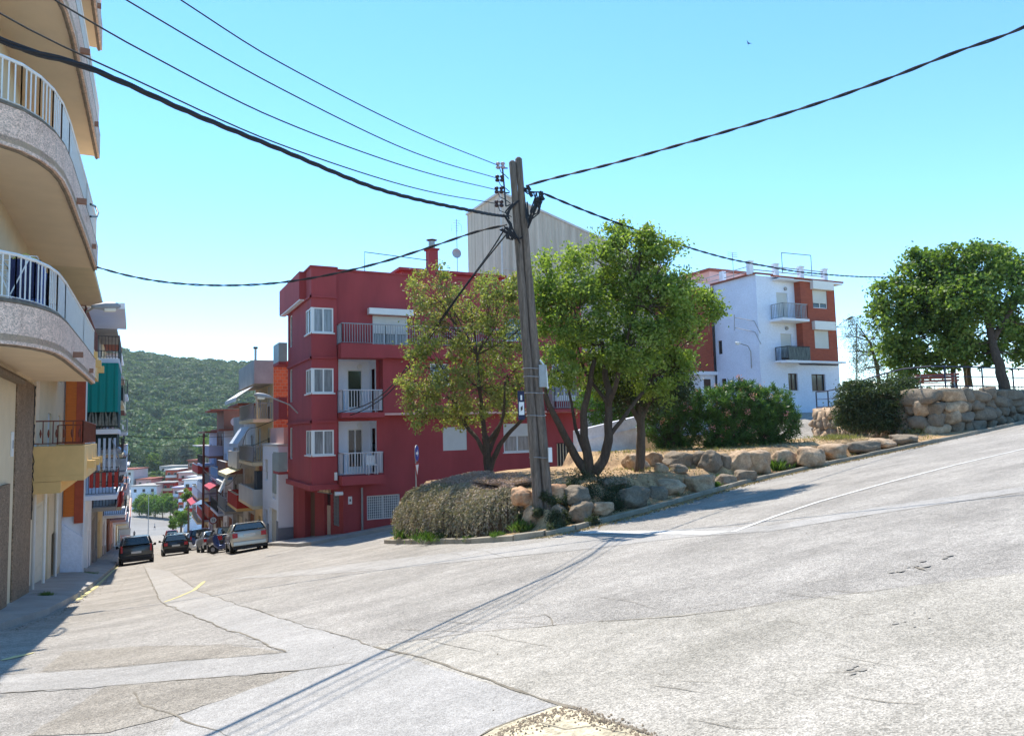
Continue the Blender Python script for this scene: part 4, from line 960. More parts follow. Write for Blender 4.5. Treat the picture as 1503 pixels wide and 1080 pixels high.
LL = [(44.1,51,[-2.0,1.0,4.0],7.3,GREY,[('bars',METD),('cloth',DKC),('bars',METD)],'grey house with three dark balconies after the teal awning house'),
 (51.1,59,[-2.6,.6,3.8],7.7,CREAM,[('solid',REDP),('bars',METD),('cloth',DKC)],'cream house with a red balcony parapet halfway down the left side'),
 (59.1,67,[-3.8,-.8,2.0,4.7],7.4,WHT,[('bars',METD),('cloth',BLUEC),('bars',METG),('bars',METD)],'white house with a blue balcony cloth on the left side of the street'),
 (67.1,76,[-4.6,-1.8,1.0,3.8],6.4,BROWN,[('solid',CREAM),('bars',METD),('bars',METD),('solid',CREAM)],'brown house further down the left side of the street'),
 (76.1,86,[-5.8,-3,0],4.0,PINK,[('bars',METD),('bars',METD),('solid',WHT)],'pink house well down the left side of the street'),
 (86.1,98,[-7,-4.1,-1.2],1.8,WHT,[('bars',METD),('solid',WHT),('bars',METD)],'white house before the far end of the left side'),
 (98.1,112,[-8.4,-5.6],-2.4,CREAM,[('bars',METD),('solid',BEIG)],'low cream house near the far end of the left side'),
 (112.1,130,[-10.4,-7.6],-4.6,GREY,[('solid',LGREY),('bars',METD)],'low grey house at the far end of the left side'),
 (130.1,170,[-13.4,-10.6],-7.0,PINK,[('solid',LGREY),('bars',METD)],'long pink block beyond the left side houses'),
 (170.1,215,[-18,-15],-12,WHT,[('solid',LGREY),('bars',METD)],'last white block on the left of the street')]
for i, (a, b, zs, zr, m_, bl, lab) in enumerate(LL):
    t, F = house(-1, a, b, -2.0, 9, zs, zr, m_, lab, bl, proj=1.1+.15*(i % 3), gd=[BRDOOR, GDOOR, BRDOOR][i % 3], roof=([GREY, TILE, WHT][i % 3], 1.0, .2), base=GREY if i % 2 == 0 else None)
    if i < 4: acunit(t, F, a+.5, zs[1]+1.6, .02)
    if i in (0, 1): q = MB(); F.box(q, a+.4, a+3, zs[0]+.1, zs[0]+.7, 1.16+.15*(i % 3), 1.19+.15*(i % 3)); q.build('red_cloth', REDM, t)
    if i in (0, 2): awning(t, F, a+1, b-1, zs[1]+2.3, .05, 1.3, 1.0, [WAWN, TEAL, BLUEC][i % 3])
# ---- right row
t, F = house(1, 42.0, 47.6, 6.95, 8, [-2.05], .9, WHT, 'small white house with an overhanging upper floor beside the red building', [None], base=M('grey painted plinth', rgb(128,130,138), .85, .1, 1), base_h=1.1, ground_in=.0)
q = MB(); q.box(6.93, 9.5, 41.95, 41.995, -6, -3.5); q.build('plinth', M('grey painted plinth', (0,0,0)), t)
q = MB(); q.box(6.9, 8.5, 41.98, 47.62, .9, 1.05); q.build('roof_coping', LGREY, t)
q = MB(); q.box(7.3, 7.42, 42.4, 47, 1.05, 1.95); q.box(7.42, 9.5, 42.4, 42.52, 1.05, 1.95); q.build('terrace_parapet', PINK, t)
q = MB(); q.box(6.9, 6.948, 42.6, 43.7, -1.7, .5); q.build('shutter_panel', M('grey shutter panel', rgb(150,160,155), .6), t)
t, F = house(1, 47.8, 55.5, 7.6, 8, [-2.8, -.15, 2.55], 5.0, CREAM, 'tall narrow house with an orange brick side wall and grey concrete balconies', [('solid', LGREY), ('bars', METG), ('bars', METG)], proj=1.15, near=BRICK, base=GREY, parapet=1.2, name='terraced_house')
q = MB(); F.box(q, 47.75, 55.5, 4.9, 6.2, 1.0, 1.15); F.box(q, 47.75, 47.87, 4.9, 6.2, .01, .999); F.box(q, 47.75, 55.5, 4.75, 4.899, .01, 1.15); q.build('roof_parapet', GREY, t)
q = MB(); c = onX(375,540,7.9); q.tube([(7.9, c.y, 4.9), (7.9, c.y, onX(375,512,7.9).z)], .09, 8); o = q.build('chimney_pipe', METG, t); q = MB(); q.cyl((7.9, c.y, onX(375,512,7.9).z), .17, .15, 10); q.build('cowl', METD, o)
awning(t, F, 48.5, 55, 4.6, 1.1, 2.1, .7, WAWN); awning(t, F, 50.2, 55, 2.1, 1.1, 1.8, 1.1, BLUEC)
q = MB(); F.box(q, 48.2, 49.4, -2.7, -.7, .05, .9); q.build('dark_blind', M('dark slate blind', rgb(52,58,66), .7), t)
q = MB(); F.box(q, 52, 53.2, -2.7, -.4, .003, .06); q.build('wooden_shutter', M('reddish shutter', rgb(170,100,70), .7), t)
RR = [(55.6,62,[-3.6,-.6],2.8,LGREY,[('solid',REDP,.2,6.2,YEL),('solid',LGREY)],'pale grey house with a red balcony parapet under a cream awning',.9),
 (62.1,69,[-4.4,-1.5],2.4,GREY,[('bars',METG),('solid',BROWN)],'grey house with a bright railed balcony and brown roof parapet',.7),
 (69.1,77,[-5.2,-2.3],1.7,WHT,[('bars',METD),('solid',BLUEW)],'white house with a sky blue balcony wall on the right side',.3),
 (77.1,84,[-6.2,-3.3,-.4],3.6,BROWN,[('solid',BRICKR),('bars',METG),('solid',LILAC)],'taller brown house with a lilac top balcony on the right side',.4),
 (93.1,103,[-8.4,-5.6,-2.8],-.2,CREAM,[('bars',METG),('solid',WHT),('solid',REDP)],'cream house beyond the lilac house on the right side',.5),
 (84.1,93,[-7.2,-4.4,-1.5],1.4,LILAC,[('solid',REDP),('solid',WHT),('bars',METD)],'lilac house at the far end of the right side',.5)]
for i, (a, b, zs, zr, m_, bl, lab, pp_) in enumerate(RR):
    t, F = house(1, a, b, 7.6, 8, zs, zr, m_, lab, bl, proj=1.2+.1*(i % 2), parapet=pp_, roof=([TILE, GREY, TILE][i % 3], 1.2, .15) if i != 1 else None, gd=[BRDOOR, GDOOR][i % 2], base=GREY if i % 2 else None)
    if i == 0:
        awning(t, F, a+.3, b-.4, zs[1]-.25, .9, 1.9, .35, YAWN); q = MB(); q.add([F.pt(b-2.5,-1.0,1.1), F.pt(b-.2,-1.0,1.1), F.pt(b-.2,-2.7,1.9), F.pt(b-2.5,-2.7,1.9)], [(0,1,2,3)]); q.build('hanging_blind', WAWN, t)
    if i == 1:
        q = MB(); F.box(q, a+1, b-1, zs[0]+2.0, zs[0]+2.3, 1.0, 1.5); q.build('blind_box', WAWN, t)
    if i in (2, 4): awning(t, F, a+1, b-.8, zs[1]-.3, .9, 1.8, .5, M('pinkish red awning', rgb(176,66,82), .8, .1, 3))
    if i == 2:
        c = F.pt(a+3, zr+.8, -.5); q = MB(); q.cyl((c[0], c[1], zr+.2), .03, 1.0, 6); q.cyl((c[0]-.05, c[1]-.35, zr+1.1), .4, .06, 14, 'y', r2=.35); q.build('satellite_dish', M('dish grey', rgb(170,172,175), .5), t)
q = MB()
# timber street pole with wires on the right side
up = onX(298, 760, 6.2); g_ = H(6.2, up.y)
sp_ = thing('utility_pole', (6.2, up.y, g_), 'thin reddish brown pole standing against the far right side houses', 'pole')
q = MB(); q.tube([(6.2, up.y, g_-.2), (6.2, up.y, onX(298,636,6.2).z)], [.14, .1], 8); q.build('shaft', M('brown pole timber', rgb(112,62,54), .9, .2, 3), sp_)
q = MB(); q.bar((5.8, up.y, onX(298,640,6.2).z), (6.6, up.y, onX(298,640,6.2).z), .08); q.build('crossarm', METD, sp_)
# round speed sign
c = onX(313, 763, 6.3); ss = thing('speed_sign', (6.3, c.y, H(6.3, c.y)), 'round speed limit sign on a bracket beside the garage doors', 'sign')
q = MB(); q.tube([(6.3, c.y+.05, H(6.3, c.y)), (6.3, c.y+.05, c.z+.6)], .035, 6); q.build('post', GALV, ss)
q = MB(); q.cyl((6.3, c.y, c.z), .36, .03, 20, 'y'); o = q.build('disc', M('sign red', rgb(150,40,30), .6), ss)
q = MB(); q.cyl((6.3, c.y-.008, c.z), .27, .03, 20, 'y'); q.build('sign_face', METW, o)
q = MB()
for dx in (-.11, .05):
    for (x0, x1_, z0, z1_) in ((0,.08,-.11,-.085),(0,.08,.085,.11),(.055,.08,-.11,.11),(0,.08,-.012,.012)): q.box(6.3+dx+x0, 6.3+dx+x1_, c.y-.012, c.y-.0085, c.z+z0, c.z+z1_)
q.box(6.3+.05, 6.3+.075, c.y-.012, c.y-.0085, c.z-.08, c.z+.08)
q.build('digits', METD, o)
lamp([onY(437,606,YB+.6)+Vector((-.0,0,0)), onY(425,594,YB+.3), onY(400,584,YB-.0), onY(395,582,YB)], (-1,-.15,.12), 'grey street lamp on a long arm fixed to the red building over the street', .03, 1.0)
lamp([onX(118,466,-1.9), onX(128,457,-1.4), onX(140,450,-1.1)], (1,.25,.12), 'street lamp reaching out from the beige balconies on the left', .03, 1.0, METG)

# ------------------------------------------------------------------ far town at the foot of the hill
def block(px0, px1, pyt, D, h, mat, label, roofm=None, cols=3, rows=2, bal=None, dep=12):
    a = P(px0, pyt, D); b = P(px1, pyt, D); z1 = a.z; z0 = z1-h; d = Vector((b.x-a.x, b.y-a.y, 0)); L = d.length; d.normalize(); n = Vector((d.y, -d.x, 0))
    t = thing('town_house', (a.x, a.y, z0), label, 'building')
    F = Face(a.x, a.y, d.x, d.y, n.x, n.y); q = MB(); ops = []
    for r_ in range(rows):
        for c_ in range(cols):
            u = L*(c_+.5)/cols; z = z1-1.9-3*r_; ops.append((u-.6, u+.6, z-.4, z+.9))
    F.wall(q, 0, L, z0-6, z1, ops, .2); B = [F.pt(0, z1, 0), F.pt(L, z1, 0), F.pt(L, z1, -dep), F.pt(0, z1, -dep)]
    q.add(B, [(0,1,2,3)]); B2 = [(p[0], p[1], z0-6) for p in B]; q.add(B+B2, [(1,5,6,2),(2,6,7,3),(3,7,4,0)]); q.build('wall', mat, t)
    for o in ops: window(t, F, *o, FRW, GLS, .15, 0)
    if roofm: q = MB(); F.box(q, -.4, L+.4, z1+.005, z1+.35, -dep-.4, .5); q.build('roof', roofm, t)
    if bal:
        for r_ in range(rows): q = MB(); z = z1-3.0-3*r_; F.box(q, .5, L-.5, z, z+1.0, .01, 1.1); q.build('balcony', bal, t)
    return t
block(234, 288, 684, 330, 11, GREY, 'long grey block behind the square at the foot of the hill', cols=5, rows=2)
block(200, 236, 698, 318, 8, LGREY, 'low white house left of the long grey block', cols=3, rows=1)
block(243, 262, 690, 300, 16, BRICKR, 'brick red flats with balconies right of the square', LGREY, 2, 3, bal=LGREY)
block(262, 300, 694, 280, 16, PINK, 'pink flats partly behind the street houses', LGREY, 3, 3, bal=REDP)
block(192, 230, 714, 285, 9, WHT, 'white house with a shallow grey roof behind the trees of the square', GREY, 3, 1, dep=14)
block(229, 256, 709, 290, 9, REDP, 'red and cream terrace behind the trees of the square', GREY, 3, 2, bal=CREAM)
block(254, 275, 716, 255, 12, PINK, 'white stepped flats right of the trees of the square', LILAC, 2, 2, bal=WHT)
block(200, 222, 704, 300, 7, PINK, 'small pink house beside the low white house', TILE, 2, 1)
block(236, 262, 700, 325, 6, CREAM, 'narrow cream house under the long grey block', TILE, 3, 1)
block(276, 292, 700, 250, 14, LILAC, 'pale lilac flats just left of the street pole', LGREY, 2, 3, bal=REDP)
block(214, 238, 706, 345, 9, CREAM, 'cream house in front of the woodland', TILE, 2, 1)
block(276, 300, 676, 300, 18, BROWN, 'brown block peeping over the far street houses', TILE, 3, 3)
block(270, 290, 705, 215, 12, WHT, 'white flats with red balconies beyond the lilac house', LGREY, 2, 3, bal=REDP)
block(262, 277, 722, 232, 10, BRICKR, 'reddish flats beside the round street tree', LGREY, 2, 3, bal=WHT)
block(160, 196, 690, 300, 12, LGREY, 'pale block hidden mostly by the left row of houses', TILE, 3, 2)
block(300, 345, 668, 290, 14, CREAM, 'cream block behind the right hand houses', TILE, 4, 3)
block(345, 420, 672, 300, 14, LGREY, 'pale grey block far behind the red building', TILE, 5, 3)
# ------------------------------------------------------------------ twin wooden pole
WOOD = M('weathered pole timber', (.125,.098,.075), .95, .3, 2.0, 1.0, 16, col2=(.20,.155,.12), stretch=(7,7,.35), fine=.3)
PB = G(800, 781); PB.z += .1
up_ = thing('utility_pole', tuple(PB), 'leaning twin timber pole at the corner carrying all the cables', 'pole')
def pole_at(py, dx=0):          # axis point seen at image height py
    px = 757+ (800-757)*((py-232)/(775-232)) ; return onV(px+dx, py, (PB.x, PB.y), (PB.x+CR.x, PB.y+CR.y))
def shaft(dx0, dx1, ytop, off):
    q = MB(); pts = []; rs = []; n = 14
    for i in range(n+1):
        py = 784+(ytop-784)*i/n; dx = dx0+(dx1-dx0)*i/n; p = pole_at(py, dx)+_f0*off
        pts.append(p); rs.append(.138-.05*i/n+.006*math.sin(i*2.3))
    pts.append(pts[-1]+Vector((0,0,.05))); rs.append(.05)
    q.tube(pts, rs, 14); return q.build('shaft', WOOD, up_, smooth=True)
shaft(-7.5, -5.5, 239, 0); shaft(7.5, 4.0, 233, .05)
for py in (541, 553, 577, 610, 671): 
    q = MB()
    c = pole_at(py); 
    ring = [c+_r0*(.25*math.cos(a))+_f0*(.18*math.sin(a)+.03)+Vector((0,0,.012*math.sin(a*2))) for a in [i*6.2832/20 for i in range(21)]]; q.tube(ring, .012, 5); q.build('steel_strap', GALV, up_)
c = pole_at(595, -21); nb = thing('notice_board', tuple(c), 'small dark blue notice with a white panel strapped to the left of the timber pole', 'sign')
q = MB(); a = c-_f0*.16
def plate(q, c, w, h, d=.02, tilt=0):
    u = (_r0+_f0*.25).normalized(); n = Vector((u.y, -u.x, 0)); up = Vector((0,0,1))
    vs = [c+u*(i*w/2)+up*(j*h/2+i*tilt)+n*k for k in (0, d) for i, j in ((-1,-1),(1,-1),(1,1),(-1,1))]; q.add(vs, [(0,1,2,3),(7,6,5,4),(4,5,1,0),(5,6,2,1),(6,7,3,2),(7,4,0,3)])
plate(q, a, .17, .72, .03); q.build('board', M('dark blue board', rgb(24,30,62), .5), nb)
q = MB(); plate(q, a-_f0*.0+Vector((0,0,-.08)), .13, .32, .045); q.build('white_panel', METW, nb)
q = MB(); plate(q, a+Vector((0,0,.19)), .04, .12, .047); q.build('emblem', METW, nb)
q = MB(); plate(q, a+Vector((0.0,0,-.08))+_f0*0, .05, .1, .052, .02); q.build('mark', METD, nb)
jb = thing('meter_box', tuple(pole_at(550, 16)), 'bent grey metal box on the right side of the timber pole', 'box')
q = MB(); c = pole_at(552, 13); q.tube([c+Vector((0,0,-.28)), c+Vector((0,0,.28))], .13, 6)
q.build('box', GALV, jb); q = MB(); pts = [pole_at(528, 12), pole_at(540, 20), pole_at(568, 20), pole_at(570, 21)]; q.tube(pts, .025, 6); q.build('frame', METW, jb)
wbx = thing('small_box', tuple(pole_at(665, 14)), 'little white box low on the right of the timber pole', 'box')
q = MB(); c = pole_at(667, 15)-_f0*.1; plate(q, c, .09, .36, .07); q.build('box', METW, wbx)
# insulators and rack on the left
PORC = M('brown porcelain', rgb(62,44,44), .3, .1, 5); PORW = M('grey pink porcelain', rgb(180,160,165), .35, .1, 5)
q = MB(); ra = pole_at(247, -21); rb = pole_at(303, -20); 
q.tube([ra+Vector((0,0,.1)), rb], .022, 6); q.tube([pole_at(247, -13), ra], .018, 5); q.tube([pole_at(283, -13), pole_at(283, -21)], .018, 5); q.tube([pole_at(300, -13), rb], .018, 5); q.build('insulator_bracket', METD, up_)
ins = [(243,735),(262,734),(279,733),(299,733)]
for i, (py, px) in enumerate(ins):
    q = MB()
    for j, dx in enumerate((0, 7)):
        c = onV(px-4+dx, py, (PB.x, PB.y), (PB.x+CR.x, PB.y+CR.y))
        q.tube([c+Vector((0,0,z)) for z in (-.09,-.07,-.03,-.02,.02,.03,.07,.09)], [.03,.06,.06,.035,.035,.06,.055,.02], 10)
    q.build('insulator', PORC if i else PORW, up_, smooth=True)
q = MB()
for i, (py, px) in enumerate(ins):
    c = onV(px, py, (PB.x, PB.y), (PB.x+CR.x, PB.y+CR.y)); d = pole_at(py+3, -12)
    q.tube([c+Vector((-.05,0,-.05)), c+Vector((-.02,-.05,-.2)), c.lerp(d, .5)+Vector((0,0,-.22)), d+Vector((0,0,-.3))], .011, 5)
def PV(px, py, off=0): return onV(px, py, (PB.x, PB.y), (PB.x+CR.x, PB.y+CR.y))-_f0*off
for pts in ([(740,318),(748,330),(756,345),(764,358)],[(742,335),(750,343),(760,352),(766,350)],[(745,318),(752,306),(760,298)],[(748,325),(744,312),(752,300)],[(735,338),(748,345),(757,352)],[(751,330),(748,345),(746,350),(750,352)]):
    for k in range(2): q.tube([PV(x+random.uniform(-2,2), y+random.uniform(-2,2), .15) for x, y in pts], .022, 6)
q.build('cable_loops', PLAST, up_)
q = MB(); q.tube([PV(745,344,.1), PV(745,352,.1)], [.06,.04], 8); q.tube([PV(752,346,.1), PV(752,354,.1)], [.05,.03], 8); q.build('cable_clamp', PLAST, up_)
q = MB(); random.seed(3)     # right bunch of splices
for i in range(11):
    x0 = 777+random.uniform(-2,2); t0 = (773+random.uniform(0,25), 277+random.uniform(0,25)); 
    if i > 4: t0 = (783+random.uniform(0,13), 283+random.uniform(0,16))
    m_ = ((x0+t0[0])/2+random.uniform(-5,6), (330+t0[1])/2+random.uniform(-6,6))
    q.tube([PV(775,337,.1), PV(x0+2, 322+random.uniform(-4,4),.15), PV(*m_, .18), PV(*t0, .12)], .018, 5)
for k in range(3): q.tube([PV(770,276+k*2,.0), PV(774,280+3*k,.1), PV(786,284,.1), PV(797,284,.1)][:2+k], .02, 5)
for k in range(4): q.tube([PV(771,300,.1), PV(772+k,322,.15), PV(776,334,.15), PV(782+k*2,318-k*4,.16), PV(786+k*3,296,.14), PV(783+k*4,285,.12)], .016, 5)
for x, y in ((776,278),(794,286),(789,295),(796,292),(790,303),(779,287)): q.tube([PV(x-2,y-2,.14), PV(x+2,y+4,.14)], [.05,.045], 7)
q.build('cable_splices', PLAST, up_)
# ------------------------------------------------------------------ cables
CAB = M('black cable sheath', rgb(34,34,36), .6, .1, 5)
def cable(label, a, b, pix, r=.02, twist=0, ext=None, cat='cable', name='cable'):
    """pix: photo points on the vertical plane through plan points a, b; ext: extra world points at the far end"""
    pts = [onV(x, y, a, b) for x, y in pix]
    if a == (PB.x, PB.y): pts[0] = PV(*pix[0], .0); pts = pts[:1]+[p for p, xy in zip(pts[1:], pix[1:]) if abs(xy[0]-pix[0][0]) > 18]
    pts = pts+([Vector(e) for e in ext] if ext else [])
    cum = [0]
    for p, q_ in zip(pts, pts[1:]): cum.append(cum[-1]+(q_-p).length)
    out = []; n = max(24, int(cum[-1]/(.35 if not twist else .12)))
    for i in range(n+1):
        s = cum[-1]*i/n; k = max(j for j in range(len(cum)-1) if cum[j] <= s+1e-9)
        u = (s-cum[k])/(cum[k+1]-cum[k]); p0, p1, p2, p3 = pts[max(k-1,0)], pts[k], pts[k+1], pts[min(k+2, len(pts)-1)]
        m1 = (p2-p0)/max(1e-6, (cum[k+1]-cum[max(k-1,0)]))*(cum[k+1]-cum[k]); m2 = (p3-p1)/max(1e-6, (cum[min(k+2,len(cum)-1)]-cum[k]))*(cum[k+1]-cum[k])
        out.append(p1*(2*u**3-3*u*u+1)+m1*(u**3-2*u*u+u)+p2*(-2*u**3+3*u*u)+m2*(u**3-u*u))
    q = MB()
    if twist:
        for ph in range(twist):
            q.tube([p+Vector((0,0,1))*(r*.85*math.sin(i*.62+ph*6.283/twist))+_f0*(r*.85*math.cos(i*.62+ph*6.283/twist)) for i, p in enumerate(out)], r*.8, 6)
    else: q.tube(out, r, 6)
    o = q.build(name, CAB); return tag(o, label, cat, 'overhead cables')
pb = (PB.x, PB.y); pl_ = (-1.18, 8.65)
d_ = Vector((pl_[0]-pb[0], pl_[1]-pb[1], 0)).normalized()
def extl(px, py, l, dz): p = onV(px, py, pb, pl_); return [tuple(p+d_*l*.5+Vector((0,0,dz*.35))), tuple(p+d_*l+Vector((0,0,dz)))]
cable('thick twisted black cable running from the timber pole to the upper left corner', pb, pl_, [(744,318),(700,311),(560,279),(400,215),(280,166),(130,100),(0,58)], .024, 3, extl(0, 58, 8, 1.6))
cable('thin wire ending at the topmost insulator', pb, pl_, [(731,243),(600,189),(400,86),(265,0),(180,-58)], .010, 0, extl(180, -58, 6, 1.8))
cable('thin wire ending at the second insulator', pb, pl_, [(730,262),(600,221),(400,124),(185,0),(90,-62)], .010, 0, extl(90, -62, 6, 1.8))
cable('thin wire ending at the third insulator', pb, pl_, [(729,279),(600,246),(400,172),(200,70),(80,0),(-20,-65)], .010, 0, extl(-20, -65, 6, 1.6))
cable('thin wire ending at the lowest insulator', pb, pl_, [(728,299),(600,274),(400,208),(200,118),(0,20)], .010, 0, extl(0, 20, 8, 1.8))
pr_ = (13.7, 7.3); dd_ = Vector((pr_[0]-pb[0], pr_[1]-pb[1], 0)).normalized(); e_ = onV(1503, 40, pb, pr_)
cable('twisted cable rising from the pole to the upper right corner', pb, pr_, [(772,273),(800,265),(900,240),(1000,212),(1090,186),(1200,152),(1300,117),(1400,78),(1503,40)], .022, 2, [tuple(e_+dd_*3+Vector((0,0,.9))), tuple(e_+dd_*8+Vector((0,0,2.8)))])
pf_ = (45, 28)
cable('twisted cable falling from the pole past the white roof towards the right hand tree', pb, pf_, [(795,283),(850,306),(916,331),(1000,360),(1062,378),(1110,388),(1180,400),(1290,407),(1400,404),(1540,390)], .022, 2)
pz_ = (-1.2, 25.2)
cable('twisted cable crossing the street from the pole to the beige balconies', pb, pz_, [(744,330),(700,340),(640,360),(560,385),(480,404),(400,416),(320,419),(250,415),(190,405),(131,389)], .022, 2)
pq_ = (8.6, 33.4)
for k, pix in enumerate(([(741,336),(715,376),(672,434),(630,492),(580,560),(545,590),(505,604),(492,607)], [(748,338),(735,352),(705,392),(665,446),(620,512),(575,572),(540,598),(510,611),(493,616)])):
    cable(['left one of the two cables dropping from the pole to the red building','right one of the two cables dropping from the pole to the red building'][k], pb, pq_, pix, .022, 0)
q = MB(); pts = [Vector((6.9, YB-.06, onY(480,607,YB).z))]
cable('sagging cable from the red building corner along the right side houses', (8.4, YB-.1), (6.3, 60), [(489,608),(470,612),(440,613),(420,612),(400,618),(380,626),(362,634),(352,668),(335,690),(318,700),(299,690)], .02, 0)
cable('second slack cable along the right side houses', (8.4, YB-.1), (6.3, 60), [(489,613),(460,622),(430,624),(405,640),(385,648),(365,660),(345,700),(330,712),(300,694)], .018, 0)
cable('thin wire crossing low between the two rows of houses', (-2, 60), (7.6, 60), [(182,639),(240,643),(298,642),(345,640)], .02, 0)
cable('cable strung across the ivory and red fronts at first floor height', (-1, 78), (6.2, 78), [(178,645),(230,655),(298,648)], .02, 0)

# ------------------------------------------------------------------ road sign in the side street
c = onY(610, 665, 28.0); sgn = thing('road_sign', (c.x, c.y, H(c.x, c.y)), 'blue round arrow sign above a give way triangle seen almost edge-on', 'sign')
u = Vector((math.sin(rad(12)), math.cos(rad(12)), 0)); vd = Vector((c.x, c.y, 0)).normalized(); sd = Vector((vd.y, -vd.x, 0))
u = (vd*.97+sd*.24).normalized(); nn = Vector((-u.y, u.x, 0)); nn = -nn if nn.dot(vd) > 0 else nn
def disc(q, c, r, th, off):
    n = 24; vs = [c+nn*(off+k*th)+u*(r*math.cos(a))+_z*(r*math.sin(a)) for k in (0, 1) for a in [i*6.2832/n for i in range(n)]]
    q.add(vs, [tuple(range(n-1,-1,-1)), tuple(range(n, 2*n))]+[(i, (i+1) % n, n+(i+1) % n, n+i) for i in range(n)])
q = MB(); q.tube([(c.x, c.y, H(c.x, c.y)-.1), (c.x, c.y, c.z+.3)], .03, 8); q.build('post', GALV, sgn)
q = MB(); disc(q, c, .33, .02, .035); o = q.build('disc', METG, sgn); q = MB(); disc(q, c, .31, .004, .0555); q.build('sign_face', M('sign blue', rgb(18,60,150), .4), o)
q = MB()
def fl(q, pts, off, th=.004):
    n = len(pts); vs = [c+u*a+_z*b+nn*(off+k*th) for k in (0, 1) for a, b in pts]
    q.add(vs, [tuple(range(n-1,-1,-1)), tuple(range(n, 2*n))]+[(i, (i+1) % n, n+(i+1) % n, n+i) for i in range(n)])
fl(q, [(-.2,-.05),(.04,-.05),(.04,-.15),(.22,0),(.04,.15),(.04,.05),(-.2,.05)], .0605); q.build('arrow', METW, o)
q = MB(); fl(q, [(-.33,-.4),(.33,-.4),(0,-.95)], .035, .02); o = q.build('triangle', M('sign red', (0,0,0)), sgn); q = MB(); fl(q, [(-.24,-.45),(.24,-.45),(0,-.84)], .0555); q.build('triangle_face', METW, o)
# ------------------------------------------------------------------ bird
c = P(1099, 64, 26); bd = thing('swallow', tuple(c), 'small dark swallow gliding high in the sky', 'bird')
q = MB(); R_ = CR; U_ = CU
def bp(a, b): return c+R_*a+U_*b
q.tube([bp(-.07,.0), bp(-.03,.01), bp(.02,.0), bp(.07,-.01)], [.004,.02,.018,.004], 6)
q.add([bp(-.03,.0), bp(.0,.02)+CF*.02, bp(-.01,.07)+CF*.03, bp(-.08,.13)], [(0,1,2,3)]); q.add([bp(.02,-.01), bp(-.02,-.02)-CF*.02, bp(-.03,-.06)-CF*.03, bp(-.07,-.12)], [(0,1,2,3)])
q.add([bp(.06,0), bp(.12,.03), bp(.08,-.0), bp(.13,-.03)], [(0,1,2),(0,2,3)]); q.build('body', PLAST, bd)

